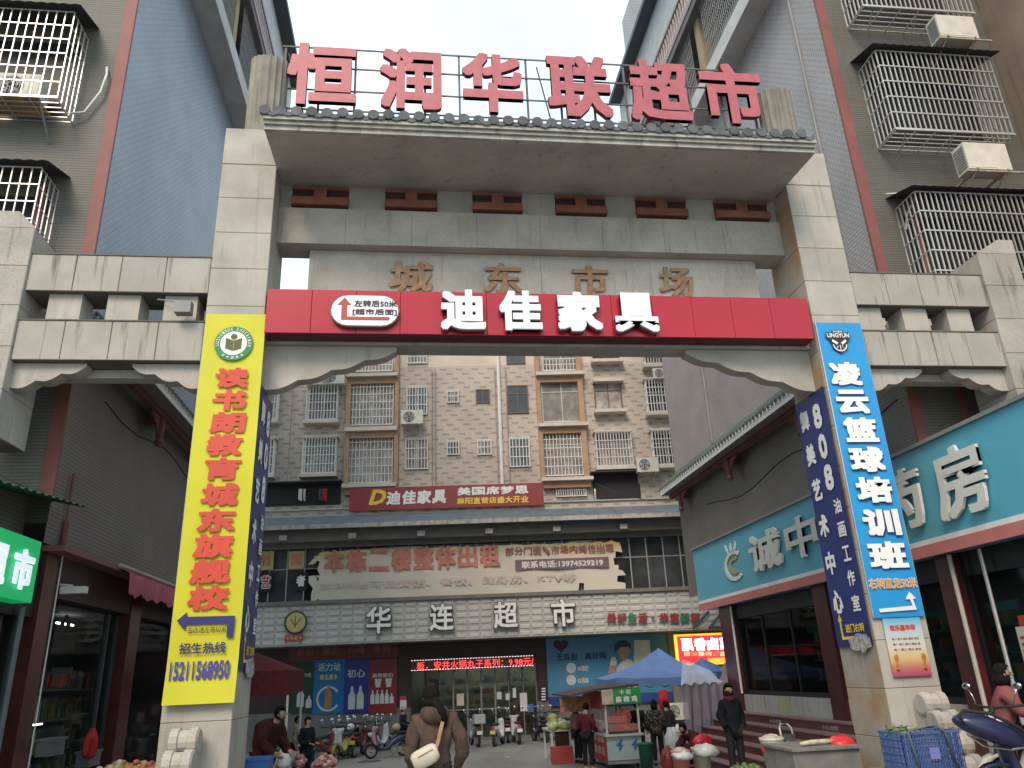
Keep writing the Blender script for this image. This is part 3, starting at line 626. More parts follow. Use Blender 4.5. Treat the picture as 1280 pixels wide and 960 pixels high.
# windows of the flats
frame_w = pm('white_window_frame', (.55, .53, .50), .5, .08); frame_b = pm('brown_window_frame', (.15, .09, .06), .6)
def bwin(x0, y0, x1, y1, kind='grille', v=AV, frame=frame_w, sill=False, lights=2, mat=None, nb=.13):
    a, b, c, d = brect(x0, y0, x1, y1, v); out = v - .02
    if kind == 'cage': out = v - .45; a, b, c, d = brect(x0, y0, x1, y1, out)
    m = BM_(); m.box(a, b, v - .03, v - .004, c, d); wn = m.build('window', mat or random.choice((winglass, curtain, curtain)), back)
    m = BM_(); f = .05
    m.box(a - .01, a + f, v - .06, v - .031, c, d); m.box(b - f, b + .01, v - .06, v - .031, c, d); m.box(a + f, b - f, v - .06, v - .031, d - f, d); m.box(a + f, b - f, v - .06, v - .031, c, c + f)
    for i in range(1, lights): u = a + (b - a) * i / lights; m.box(u - .02, u + .02, v - .058, v - .032, c + f, d - f)
    if d - c > 1.2: m.box(a + f, b - f, v - .057, v - .033, c + (d - c) * .68, c + (d - c) * .68 + .04)
    m.build('frame', frame, wn)
    if kind in ('grille', 'cage', 'rail'):
        m = BM_(); vv = out if kind == 'cage' else v - .14; n = max(3, int((b - a) / nb)); w_ = .016; top = d if kind != 'rail' else c + (d - c) * .5
        for i in range(n + 1): u = a + (b - a) * i / n; m.box(u - w_, u + w_, vv - w_, vv + w_, c, top)
        nz = max(2, int((top - c) / .36))
        for i in range(nz + 1): z = c + (top - c) * i / nz; m.box(a - w_, b + w_, vv - w_ * 2, vv - w_ * 1.1, z - w_, z + w_)
        if kind == 'cage':
            for u in (a, b):
                for j in range(1, 4): q = vv + (v - .06 - vv) * j / 3; m.box(u - w_, u + w_, q - w_, q + w_, c, d)
                for i in range(nz + 1): z = c + (d - c) * i / nz; m.box(u - w_ * 2, u - w_ * 1.1, vv, v - .06, z - w_, z + w_)
        m.build('grille', whitebar, wn)
    if sill or kind == 'cage':
        m = BM_(); vo = out if kind == 'cage' else v - .4
        m.box(a - .1, b + .1, vo - .06, v - .002, c - .17, c - .02)
        if kind == 'cage': m.box(a - .08, b + .08, vo - .05, v - .002, d + .02, d + .1)
        m.build('sill', pm('pale_sill', (.56, .49, .42), .7, .1), wn)
    return wn
for r in ((383, 482, 421, 524), (378, 547, 419, 591), (336, 481, 346, 524), (330, 549, 341, 592), (809, 474, 850, 514), (817, 538, 857, 580), (746, 540, 790, 582), (806, 438, 845, 454)): bwin(*r, 'cage')
for r in ((510, 439, 534, 455), (509, 484, 534, 519), (507, 549, 535, 587), (559, 489, 573, 504), (559, 552, 574, 569), (597, 551, 614, 569), (637, 548, 662, 584)): bwin(*r, 'grille')
bwin(595, 487, 612, 504, 'plain', frame=frame_b, mat=winglass); bwin(634, 482, 660, 517, 'plain', frame=frame_b, mat=winglass); bwin(633, 438, 656, 455, 'plain', frame=frame_b)
bwin(743, 478, 777, 514, 'plain', frame=frame_b, sill=True, mat=curtain); bwin(740, 438, 774, 452, 'plain', frame=frame_b, sill=True, mat=winglass)
m = BM_(); a, b, c, d = brect(741, 474, 779, 478, AV - .2); m.box(a, b, AV - .4, AV - .003, c, d); m.build('window_hood', pm('pale_sill', (.56, .49, .42)), back)
def bay(cols, rows, led):
    """projecting bay: orange piers and ledges round tall windows"""
    for x0, x1, y0, y1 in cols:
        a, b, c, d = brect(x0, y0, x1, y1, AV - .3); m = BM_(); m.box(a, b, AV - .3, AV - .001, c, d); m.build('orange_pier', orange, back)
    for x0, x1, y0, y1 in led:
        a, b, c, d = brect(x0, y0, x1, y1, AV - .5); m = BM_(); m.box(a, b, AV - .52, AV - .002, c, d); m.build('ledge', pm('pale_sill', (.56, .49, .42)), back)
        m = BM_(); m.box(a + .1, b - .1, AV - .29, AV - .003, c - .28, c - .001); m.build('orange_lintel', orange, back)
    for (x0, y0, x1, y1, k) in rows: bwin(x0, y0, x1, y1, k, v=AV - .02, nb=.15)
bay(((432, 437.5, 436, 605), (493, 498, 436, 605)), ((441, 436, 491, 465, 'rail'), (438, 476, 492, 532, 'grille'), (436, 544, 491, 604, 'grille')), ((432, 497, 466, 470), (431, 496, 533, 538), (427, 495, 604, 608.5)))
bay(((672, 677, 436, 598), (724.5, 731, 436, 598)), ((678, 436, 724, 464, 'rail'), (677, 474, 727, 528, 'plain'), (679, 539, 731, 595, 'grille')), ((670, 731, 464, 468), (673, 736, 528, 532), (677, 742, 596, 600)))
bwin(695, 606, 732, 621, 'grille', nb=.1)
# pipes
def pipe(p0, p1, r, mat, v=AV - .12):
    a, b = PB(*p0, v), PB(*p1, v); u = (a.x + b.x) / 2; m = BM_(); m.tube([(u, v, a.y), (u, v, b.y)], r, 6); m.build('drain_pipe', mat, back)
pipe((620.5, 437), (629.5, 606), .075, white)
for p0, p1 in (((539, 460), (541, 606)), ((543, 460), (545, 606)), ((617, 460), (624, 606)), ((632, 460), (637, 606)), ((367, 478), (359, 604))): pipe(p0, p1, .025, pm('buff_pipe', (.34, .29, .25), .7))
# terrace shade between parapet and flats, painted as dark panels on the wall
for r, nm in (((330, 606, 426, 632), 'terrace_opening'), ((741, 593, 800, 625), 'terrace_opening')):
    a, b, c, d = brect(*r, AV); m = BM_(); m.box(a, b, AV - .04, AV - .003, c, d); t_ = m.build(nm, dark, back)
    m = BM_(); m.box(a - .1, b + .1, .95, AV - .041, d, d + .05); m.build('terrace_canopy', pm('dark_corrugated_sheet', (.04, .042, .042)), t_)
for px, col, w_ in ((373, (.6, .58, .55), .16), (379, (.55, .5, .48), .1), (403, (.35, .02, .02), .2), (398, (.05, .05, .08), .2), (743, (.6, .6, .6), .08)):
    a, b, c, d = brect(px, 611, px + 4, 627, 1.2); m = BM_(); m.add([(a, 1.2, c + .1), (a + w_, 1.22, c), (a + w_, 1.2, d), (a, 1.2, d), (a + w_ / 2, 1.12, c + .3)], [(0, 1, 4), (1, 2, 4), (2, 3, 4), (3, 0, 4)])
    m.build('hung_laundry', pm('cloth_%d' % px, col), label='%s garment hung on the terrace above the %s' % ({373: 'long white', 379: 'short white', 403: 'red', 398: 'dark', 743: 'pale'}[px], 'market roof, left side' if px < 500 else 'market roof, right side'), cat='laundry')
m = BM_(); a, b, c, d = brect(853, 492, 861, 520, 1.0); m.add([(a, 1, c), (b, .9, c - .1), (b, 1.1, d), (a, 1, d), ((a + b) / 2, .8, c + .2)], [(0, 1, 4), (1, 2, 4), (2, 3, 4), (3, 0, 4)]); m.build('hung_laundry', pm('purple_cloth', (.10, .02, .12)), label='purple cloth hanging beside the upper right barred window', cat='laundry')
for i, (px, py, lb) in enumerate(((515, 530, 'under the barred window left of the drain pipes'), (399, 481, 'left of a pair above the upper left barred window'), (417, 480, 'right of a pair above the upper left barred window'), (810, 590, 'low beside the lower right barred window'), (827, 473, 'on top of the upper right window cage'))):
    v = .9; q = PB(px, py, v); ac_unit(BP(q.x, v + .1, q.y), 'small white air conditioner ' + lb, BA, 1.15 if i != 4 else .9, brackets=i in (0, 3))
# tall red advert on the parapet
def flat(name, px, v, mat, label, cat, t=.06, group=None):
    """board with the four corners seen at the given pixels (tl,tr,br,bl) on the plane v"""
    c = [PB(x, y, v) for x, y in px]; u0, u1 = (c[0].x + c[3].x) / 2, (c[1].x + c[2].x) / 2; z1, z0 = (c[0].y + c[1].y) / 2, (c[2].y + c[3].y) / 2
    r = thing(name, BP((u0 + u1) / 2, v, z0), label, cat, BA, group); m = BM_(); m.box(u0, u1, v, v + t, z0, z1); m.build('board', mat, r); return r, u0, u1, z0, z1
def T(par, s, x0, y0, x1, y1, v, mat, bold=.03, slant=0, depth=0, name='lettering'):
    a, b, c, d = brect(x0, y0, x1, y1, v - .01); m = MB(); n = len(s)
    if all(ord(ch) > 0x2e80 or ch == ' ' for ch in s):
        pt = (b - a) / n; row_text(m, s, BP(0, v - .01, 0), *BF, a + pt * .04, c, pt * .92, d - c, pt, bold=bold, slant=slant, depth=depth)
    else: put(m, s, BP(0, v - .01, 0), *BF, a, c, b - a, d - c, bold=bold, slant=slant, depth=depth)
    return m.build(name, mat, par)
yel = pm('sign_yellow', (.75, .55, .05), .5, .05); blk = pm('sign_black', (.02, .02, .02), .6)
r1, *_q = flat('shop_sign', ((437, 610), (679, 604), (680, 632), (437, 638)), .55, pm('faded_sign_red', (.24, .03, .035), .5, .1, 2), 'long dark red furniture shop sign on the parapet of the flats', 'sign')
T(r1, 'D', 461, 612, 480, 631, .55, yel, .05, .3); T(r1, '迪佳家具', 482, 613, 558, 630, .55, white, .045, .1); T(r1, '美国席梦思', 571, 608, 661, 618, .55, white, .04); T(r1, '麻阳直营店盛大开业', 571, 621, 661, 629, .55, yel, .03)
# torn rental banner over the glazed storey
rb = thing('rental_banner', BP(0, -.5, zf1 + .2), 'torn faded white and yellow rental banner hung over the glazed storey', 'banner', BA)
def banner_mat():
    m, t, b = nodes_of('faded_printed_banner'); N = t.nodes.new; L = t.links.new
    tc = N('ShaderNodeTexCoord'); s = N('ShaderNodeSeparateXYZ'); L(tc.outputs['Object'], s.inputs[0])
    n = N('ShaderNodeTexNoise'); n.inputs['Scale'].default_value = .9; n.inputs['Detail'].default_value = 5; L(tc.outputs['Object'], n.inputs['Vector'])
    a = N('ShaderNodeMath'); a.operation = 'MULTIPLY_ADD'; a.inputs[1].default_value = 1.5; L(n.outputs[0], a.inputs[0]); L(s.outputs[2], a.inputs[2])
    r = N('ShaderNodeMapRange'); r.inputs[1].default_value = 2.15; r.inputs[2].default_value = 2.75; L(a.outputs[0], r.inputs[0])
    x = N('ShaderNodeMixRGB'); x.inputs[1].default_value = (.60, .55, .46, 1); x.inputs[2].default_value = (.56, .45, .13, 1); L(r.outputs[0], x.inputs[0]); L(x.outputs[0], b.inputs['Base Color']); b.inputs['Roughness'].default_value = .6; return m
c4 = [PB(x, y, -.15) for x, y in ((387, 690), (776, 675), (778, 735), (388, 750))]
U0, U1 = c4[0].x, c4[1].x; Z1, Z0 = (c4[0].y + c4[1].y) / 2, (c4[2].y + c4[3].y) / 2
NU, NZ = 60, 8; vs = []; m = BM_(); rr = random.Random(3)
for j in range(NZ + 1):
    for i in range(NU + 1):
        fu, fz = i / NU, j / NZ; u = U0 + (U1 - U0) * fu; z = Z0 + (Z1 - Z0) * fz
        if j == 0: z += max(0, rr.uniform(-.16, .1)) - .1
        if j == NZ: z -= abs(rr.uniform(0, .05))
        if i < 2: u += rr.uniform(0, .3)
        if i > 56 or i < 4 or j == 1: u += rr.uniform(-.09, .09); z += rr.uniform(-.05, .05)
        vs.append((u, -.15 + .03 * sin(u * 3 + z * 2) + rr.uniform(-.012, .012), z))
hole = {(0, 4), (1, 4), (0, 5), (0, 7), (1, 7), (51, 0), (58, 4), (59, 4), (59, 5), (59, 3), (59, 1)}
m.add(vs, [(j * (NU + 1) + i, j * (NU + 1) + i + 1, (j + 1) * (NU + 1) + i + 1, (j + 1) * (NU + 1) + i) for j in range(NZ) for i in range(NU) if (i, j) not in hole])
m.build('sheet', banner_mat(), rb, smooth=True)
fad = pm('faded_red_print', (.50, .18, .13), .6, .25, 5); fad2 = pm('faded_maroon_print', (.25, .09, .09), .6, .15, 5); fad3 = pm('washed_out_print', (.56, .44, .42), .6, .15, 5)
T(rb, '本栋二楼整体出租', 404, 684, 626, 712, -.2, fad, .05); T(rb, '部分门面、市场内摊位出租', 631, 682, 768, 692, -.2, fad2, .03); T(rb, '800平米可做宾馆、餐饮、健身房、KTV等', 400, 722, 720, 732, -.2, fad3, .02)
a, b, c, d = brect(644, 698, 761, 711, -.2); m = BM_(); m.box(a, b, -.215, -.205, c, d); m.build('phone_panel', pm('mauve_print', (.17, .11, .12)), rb)
T(rb, '联系电话:13974529219', 652, 700, 754, 709, -.22, white, .04)
for (x0_, y0_, x1_, y1_, ch, mt, bm) in ((323, 689, 342, 712, '竹', fad, pm('faded_yellow_board', (.45, .36, .13))), (361, 689, 380, 711, '面', fad, pm('faded_yellow_board', (.45, .36, .13))), (324, 716, 340, 740, '艺', redp, None), (368, 715, 384, 738, '者', white, None)):
    r_, *_q = flat('window_panel', ((x0_, y0_), (x1_, y0_), (x1_, y1_), (x0_, y1_)), -.02, bm or pm('black_glass', (.03, .03, .035), .2), {'竹': 'faded yellow panel with one character in the far left window', '面': 'faded yellow panel left of the torn rental banner', '艺': 'black panel with a red and white character at the far left', '者': 'black panel with a white character left of the torn banner'}[ch], 'window sign', t=.03)
    if ch == '艺': T(r_, ch, x0_ + 1, y0_ + 3, x1_ - 1, y1_ - 4, -.02, white, .09)
    T(r_, ch, x0_ + 2, y0_ + 4, x1_ - 2, y1_ - 5, -.026 if ch == '艺' else -.02, mt, .03 if ch == '艺' else .05)
# supermarket ground floor
zfl = gz(33)
m = BM_(); m.box(-13, 12.5, 6, 6.2, zfl - .3, zf0); m.build('interior_wall', pm('dim_interior', (.24, .25, .17), .8, .4, 1.5), back)
uL, uR = PB(514, 880, 1.2).x, PB(672, 880, 1.2).x
for a, b in ((-13, uL - .03), (uR + .01, 12.5)):
    m = BM_(); m.box(a, b, 1.2, 1.35, zfl - .3, .55); m.build('plinth', pm('grey_plinth', (.14, .14, .14), .8, .15), back)
for a, b in ((-13, uL - .02), (uR, 12.5)):
    m = BM_(); m.box(a, b, 1.22, 1.4, .55, zf0); m.build('shop_wall', pm('dark_maroon_wall', (.035, .012, .012), .5, .2), back)
m = BM_(); m.box(uL - .02, uR, 1.22, 1.4, 2.0, zf0); m.build('door_header', pm('dark_maroon_wall', (.035, .012, .012)), back)
m = BM_(); m.box(uL - .02, uR, 1.0, 1.9, zfl - .3, zfl + .09); m.build('door_step', pm('grey_plinth', (.14, .14, .14)), back)
m = BM_(); m.box(-13, 12.5, 1.9, 6, zfl - .3, zfl + .05); m.build('interior_floor', pm('pale_floor_tile', (.3, .29, .26), .3, .1), back)
m = BM_(); m.box(-13, 12.5, -.3, 1.2, zf0 - .02, zf0 - .005); m.build('overhang_soffit', pm('brown_grey_render', (.185, .17, .15)), back)
nd = 9
for i in range(nd):
    a = uL + (uR - uL) * i / nd; b = uL + (uR - uL) * (i + 1) / nd; m = BM_(); m.box(a + .03, b - .03, 1.28, 1.30, zfl + .1, 2.0); dr = m.build('door', clear, back)
    m = BM_(); m.box(a, a + .03, 1.25, 1.33, zfl + .1, 2.0); m.box(b - .03, b, 1.25, 1.33, zfl + .1, 2.0); m.box(a + .03, b - .03, 1.25, 1.33, .35, .39); m.build('frame', redwood_d if i in (0, 1, 7) else greybar, dr)
m = BM_(); rr = random.Random(5); goods_cols = [pm('goods_%d' % i, c, .6, .2) for i, c in enumerate(((.20, .24, .09), (.30, .12, .06), (.34, .29, .14), (.10, .14, .20), (.30, .30, .28), (.09, .17, .08)))]
for k in range(230):
    u = rr.uniform(uL + .1, uR - .3); z = rr.choice((-.6, -.3, .1, .5, .9, 1.3)); v = rr.choice((3.0, 4.4)); m.cm = rr.randrange(6); h = rr.uniform(.12, .3); m.box(u, u + rr.uniform(.1, .35), v, v + .2, z, z + h)
m.build('shelf_goods', goods_cols, back, kind='stuff')
for x0_, y0_, x1_, y1_, s_ in ((571, 867, 580, 882, (.55, .50, .40)), (621, 865, 627, 874, (.6, .6, .58)), (632, 867, 637, 875, (.6, .6, .58)), (641, 860, 645, 872, (.6, .6, .58)), (650, 866, 659, 889, (.55, .52, .52)), (659, 880, 667, 890, (.05, .13, .40))):
    a, b, c, d = brect(x0_, y0_, x1_, y1_, 1.24); m = BM_(); m.box(a, b, 1.235, 1.243, c, d); m.build('door_notice', pm('paper_%d' % x0_, s_), back)
for k_, (u, v) in enumerate(((-1.2, 2.6), (.6, 2.6), (2.6, 2.6), (-.4, 4.6), (1.8, 4.6))):
    lt = thing('tube_lamp', BP(u, v, 2.45), ('lit tube lamp inside the supermarket, behind the doors, ' + ('nearest the left door', 'front row middle', 'front row right', 'back row left', 'back row right')[k_]), 'lamp', BA, 'tube lamps inside the supermarket')
    m = BM_(); m.box(u - .6, u + .6, v, v + .05, 2.45, 2.49); m.build('tube', pm('lit_tube_warm', (1, .95, .8), .5, 0, emit=24), lt)
# LED ticker
led = pm('lit_led_red', (.95, .06, .05), .5, 0, emit=1.6); r2, u0, u1, z0, z1 = flat('led_sign', ((514, 824), (668, 819), (668, 833), (514, 839)), .5, pm('led_board', (.05, .008, .008), .5), 'lit red scrolling LED sign above the supermarket doors', 'sign', t=.15)
T(r2, '板，安井火锅丸子系列：9.98元/', 521, 824.5, 667, 835, .5, led, .012)
m = BM_(); n = 44
for i in range(n):
    u = u0 + (u1 - u0) * i / n
    for z in (z0 + .02, z1 - .045): m.box(u, u + (u1 - u0) / n * .55, .492, .499, z, z + .022)
m.build('led_border', pm('lit_led_white', (.9, .8, .8), .5, 0, emit=1.0), r2)
# posters left of the doors
def bot(m, u, z, w_, h, v):
    m.prism([(u - w_ / 2, z), (u + w_ / 2, z), (u + w_ / 2, z + h * .6), (u + w_ * .18, z + h * .8), (u + w_ * .18, z + h), (u - w_ * .18, z + h), (u - w_ * .18, z + h * .8), (u - w_ / 2, z + h * .6)], BP(0, v, 0), BU, UZ, -BN, .004)
rh, *_q = flat('poster_header', ((362, 809), (497, 805), (497, 822), (362, 826)), 1.14, pm('poster_maroon', (.13, .02, .02), .5), 'dark red header strip with faded characters above the drink posters', 'poster', t=.05)
T(rh, '鲜奶 酸奶 好喝 补钙', 371, 808, 488, 818, 1.14, fad2, .03)
for k, (x0_, x1_, col, lab) in enumerate(((364, 392, (.01, .045, .02), 'dark green milk poster, leftmost of four by the doors'), (392, 430, (.01, .13, .34), 'bright blue drink poster with a white ring and orange bottle'), (430, 461, (.015, .03, .20), 'deep blue poster with two white milk bottles'), (461, 496, (.18, .015, .012), 'red drink poster with a row of pale bottles and cups'))):
    rp_, u0, u1, z0, z1 = flat('drink_poster', ((x0_, 825), (x1_, 823), (x1_, 891), (x0_, 893)), 1.15, pm('poster_%d' % k, col, .4), lab, 'poster', t=.04, group='drink posters on the supermarket wall')
    W = u1 - u0; Hh = z1 - z0; pw = pm('poster_print_pale', (.50, .54, .52), .5); m = MB(); cu_ = (u0 + u1) / 2
    if k == 0: bot(m, cu_ - .05, z0 + .25, W * .32, Hh * .36, 1.14); bot(m, cu_ + .28, z0 + .2, W * .25, Hh * .22, 1.138)
    if k == 1:
        for q in range(26):
            a0 = .6 + 5.1 * q / 26; a1 = .6 + 5.1 * (q + 1) / 26; o = BP(0, 1.142, 0); R0, R1 = W * .33, W * .39; cz = z0 + Hh * .27
            m.prism([(cu_ + R0 * cos(a0), cz + R0 * sin(a0)), (cu_ + R1 * cos(a0), cz + R1 * sin(a0)), (cu_ + R1 * cos(a1), cz + R1 * sin(a1)), (cu_ + R0 * cos(a1), cz + R0 * sin(a1))], o, BU, UZ, -BN, .003)
        q = MB(); bot(q, cu_, z0 + Hh * .1, W * .22, Hh * .42, 1.138); q.build('bottle_print', pm('orange_print', (.40, .16, .04)), rp_)
    if k == 2: bot(m, cu_ - W * .17, z0 + Hh * .08, W * .28, Hh * .42, 1.14); bot(m, cu_ + W * .17, z0 + Hh * .08, W * .28, Hh * .42, 1.138)
    if k == 3:
        for q in range(5): bot(m, u0 + W * (.14 + .17 * q), z0 + Hh * .18, W * .14, Hh * (.25 if q != 4 else .18), 1.14)
        for q in (0, 1): m.prism([(u0 + W * (.25 + .38 * q), z0 + Hh * .48), (u0 + W * (.4 + .38 * q), z0 + Hh * .48), (u0 + W * (.45 + .38 * q), z0 + Hh * .64), (u0 + W * (.2 + .38 * q), z0 + Hh * .64)], BP(0, 1.14, 0), BU, UZ, -BN, .004)
    m.build('picture', pw, rp_)
    m = MB(); s_ = ('有机鲜牛奶', '活力动', '初心', '高端酸奶')[k]; row_text(m, s_, BP(0, 1.14, 0), *BF, u0 + W * .12, z0 + Hh * (.66 if k != 1 else .78), W * .76 / len(s_) * .9, Hh * (.08 if k in (0, 3) else .15), W * .76 / len(s_)); m.build('lettering', pw, rp_)
    if k == 1: m = MB(); row_text(m, '维生素水', BP(0, 1.14, 0), *BF, u0 + W * .2, z0 + Hh * .62, W * .13, Hh * .1, W * .15); m.build('lettering', yel, rp_)
r_, *_q = flat('phone_notice', ((500, 872), (508, 872), (508, 887), (500, 887)), 1.17, white, 'small white notice with a red top left of the doors', 'notice', t=.03)
a, b, c, d = brect(500, 870, 508, 875, 1.16); m = BM_(); m.box(a, b, 1.155, 1.168, c, d); m.build('red_top', redp, r_)
r_, *_q = flat('wall_notice', ((676, 860), (683, 860), (683, 877), (676, 877)), 1.17, pm('black_glass', (.03, .03, .035)), 'narrow black notice with rows of print right of the doors', 'notice', t=.03)
m = MB()
for i in range(5): a, b, c, d = brect(677, 860 + i * 3.4, 682, 861.6 + i * 3.4, 1.16); m.prism([(a, c), (b, c), (b, d), (a, d)], BP(0, 1.165, 0), BU, UZ, -BN, .004)
m.build('print', white, r_)
# big light-blue advert right of the doors
ra, u0, u1, z0, z1 = flat('milk_advert', ((684, 797), (838, 792), (838, 872), (684, 880)), 1.1, pm('advert_blue', (.055, .20, .34), .4, .12, .6), 'large pale blue drink advert with a dark-haired figure right of the doors', 'advert', t=.08)
a, b, c, d = brect(684, 868, 838, 880, 1.09); m = BM_(); m.box(u0, u1, 1.09, 1.098, c, d); m.build('blue_band', pm('advert_deep_blue', (.01, .04, .20)), ra)
ink = pm('advert_ink', (.02, .04, .08)); T(ra, '无负担 真好喝', 695, 816, 758, 825, 1.1, ink, .03); T(ra, '0糖', 722, 832, 736, 839, 1.1, pw, .03); T(ra, '0脂', 722, 847, 736, 854, 1.1, pw, .03)
m = BM_(); q = PB(701, 807, 1.1)
hrt = [(.32 * (16 * sin(t) ** 3) / 16, .28 * (13 * cos(t) - 5 * cos(2 * t) - 2 * cos(3 * t) - cos(4 * t)) / 16) for t in [2 * pi * k / 24 for k in range(24)]]
m2_ = MB(); m2_.prism([(q.x + a, q.y + b) for a, b in hrt][::-1], BP(0, 1.095, 0), BU, UZ, -BN, .004); m2_.build('heart_logo', pm('dark_heart', (.06, .02, .05)), ra)
m = MB()
for py in (835, 850): q = PB(714, py, 1.1); disc(m, q.x, q.y, .2, 1.096, 16, .004)
m.build('badge', pw, ra)
def poly(par, nm, pts, v, mat):
    q = [PB(x, y, v) for x, y in pts]; m = MB(); m.prism([(p.x, p.y) for p in q][::-1], BP(0, v, 0), BU, UZ, -BN, .003); m.build(nm, mat, par)
skinp = pm('printed_skin', (.36, .24, .19)); poly(ra, 'printed_shirt', ((768, 838), (776, 828), (784, 823), (791, 826), (800, 840), (800, 860), (768, 860)), 1.094, pw)
poly(ra, 'printed_face', ((772, 812), (774, 806), (786, 805), (788, 814), (785, 822), (780, 827), (775, 823)), 1.09, skinp); poly(ra, 'printed_hair', ((768, 816), (768, 806), (773, 801), (782, 800), (788, 805), (789, 812), (785, 808), (776, 809), (772, 813)), 1.086, ink)
poly(ra, 'printed_bottle', ((762, 836), (763, 826), (765, 821), (769, 821), (771, 826), (770, 836)), 1.09, pw); poly(ra, 'printed_hand', ((760, 842), (762, 832), (770, 832), (771, 842)), 1.086, skinp)
poly(ra, 'printed_carton', ((792, 822), (793, 800), (812, 800), (814, 824), (810, 840), (794, 838)), 1.09, pw)
m = BM_(); u = PB(845, 830, 1.1).x; m.box(u - .25, u + .15, 1.0, 1.2, .0, zf0); m.build('pier', pm('grey_plinth', (.14, .14, .14)), back)
# lit food sign
rs, u0, u1, z0, z1 = flat('lit_food_sign', ((845, 793), (925, 790), (925, 832), (845, 830)), -.1, pm('lit_yellow', (.9, .62, .05), .5, 0, emit=.7), 'lit red food shop sign with white characters and a yellow border', 'sign', t=.2)
lr = pm('lit_red', (.75, .03, .05), .5, 0, emit=.85); a, b, c, d = u0 + .08, u1 - .08, z0 + .08, z1 - .08; m = BM_(); m.box(a, b, -.115, -.102, c, d); m.build('red_face', lr, rs)
T(rs, '飘香卤菜', 851, 797, 915, 813, -.13, pm('lit_white', (1, .95, .97), .5, 0, emit=1.3), .06)
for i in range(6): a, b, c, d = brect(855 + i * 9, 814.5, 862.5 + i * 9, 820, -.12); m = BM_(); m.box(a, b, -.13, -.118, c, d); m.build('food_photo', pm('food_%d' % (i % 3), ((.75, .4, .2), (.6, .2, .1), (.8, .55, .3))[i % 3], .5, .5, 9, emit=.5), rs)
a, b, c, d = brect(885, 822, 915, 828, -.12); m = BM_(); m.box(a, b, -.13, -.118, c, d); m.build('orange_strip', pm('lit_orange', (.95, .35, .05), .5, 0, emit=.8), rs)
T(rs, '订餐热线 1397', 888, 823, 914, 827, -.14, pm('lit_yellow', (.9, .62, .05)), .03)

# ---------------------------------------------------------------- banners and signs on the gate
red_s = pm('glossy_sign_red', (.40, .012, .028), .22, .08, 1.5, rnd=0)
rsn = thing('furniture_sign', (1.95, 10.5, 6.33), 'long glossy red furniture sign with white raised characters across the gate', 'sign')
xa, xb = XL1 + .03, 6.2; n = 13
m = MB(); m.box(xa, xb, 10.44, 10.70, 6.34, 7.05); m.build('box', pm('dull_sign_back', (.10, .02, .02), .7), rsn)
slabs(rsn, 'panel', (xa, 10.44, 6.34), *FS, xb - xa, .71, n, 1, red_s, gap=.004, th=.03, edge=.004, rough=.002)
lw = pm('white_acrylic', (.80, .80, .84), .4, .03); ls_ = pm('grey_letter_side', (.16, .15, .17), .6)
for ch, (a, b) in zip('迪佳家具', ((551, 607), (624, 677), (696, 752), (767, 822))):
    l, r = P(a, 392, Y=10.33).x, P(b, 392, Y=10.33).x
    m = MB(); put(m, ch, (0, 10.37, 0), *FS, l, 6.36, r - l, .66, bold=.05, depth=.07); m.build('character', ls_, rsn)
    m = MB(); put(m, ch, (0, 10.296, 0), *FS, l, 6.375, r - l, .66, bold=.05); m.build('character_face', lw, rsn)
def stad(x0, x1, z0, z1, n=10):
    r = (z1 - z0) / 2; cz = (z0 + z1) / 2
    return [(x1 - r + r * cos(-pi / 2 + pi * k / n), cz + r * sin(-pi / 2 + pi * k / n)) for k in range(n + 1)] + [(x0 + r + r * cos(pi / 2 + pi * k / n), cz + r * sin(pi / 2 + pi * k / n)) for k in range(n + 1)]
bx0, bx1 = P(413, 385, Y=10.33).x, P(499, 388, Y=10.33).x
m = MB(); m.prism(stad(bx0, bx1, 6.42, 6.93), (0, 10.33, 0), UX, UZ, -UY, .07); m.build('badge', ls_, rsn)
m = MB(); m.prism(stad(bx0 + .015, bx1 - .015, 6.435, 6.915), (0, 10.325, 0), UX, UZ, -UY, .004); m.build('badge_face', lw, rsn)
m = MB(); ax = bx0 + .20; m.prism([(ax - .04, 6.52), (bx1 - .14, 6.52), (bx1 - .14, 6.57), (ax + .04, 6.57), (ax + .04, 6.76), (ax + .1, 6.76), (ax, 6.88), (ax - .1, 6.76), (ax - .04, 6.76)], (0, 10.318, 0), UX, UZ, -UY, .004); m.build('arrow', redp, rsn)
m = MB(); put(m, '左转后50米', (0, 10.318, 0), *FS, ax + .14, 6.73, .62, .11, bold=.03); put(m, '[超市后面]', (0, 10.318, 0), *FS, ax + .12, 6.59, .64, .11, bold=.03); m.build('lettering', blk, rsn)
def bannersheet(root, o, ux, uy, n, w_, h, mat, nx=6, nz=40, amp=.008, flip=0.):
    o, ux, uy, n = map(Vector, (o, ux, uy, n)); m = MB(); vs = []
    for j in range(nz + 1):
        for i in range(nx + 1):
            x, z = w_ * i / nx, h * j / nz; d = amp * (sin(z * 2.1 + x * 3) + .5 * sin(z * 5 + x * 7)) + (flip * max(0, .55 - z) ** 1.2 if flip else 0)
            if 0 < i < nx: d *= 1
            vs.append(o + ux * x + uy * z + n * (d + amp * 1.6))
    m.add(vs, [(j * (nx + 1) + i, j * (nx + 1) + i + 1, (j + 1) * (nx + 1) + i + 1, (j + 1) * (nx + 1) + i) for j in range(nz) for i in range(nx)])
    return m.build('sheet', mat, root, smooth=True)
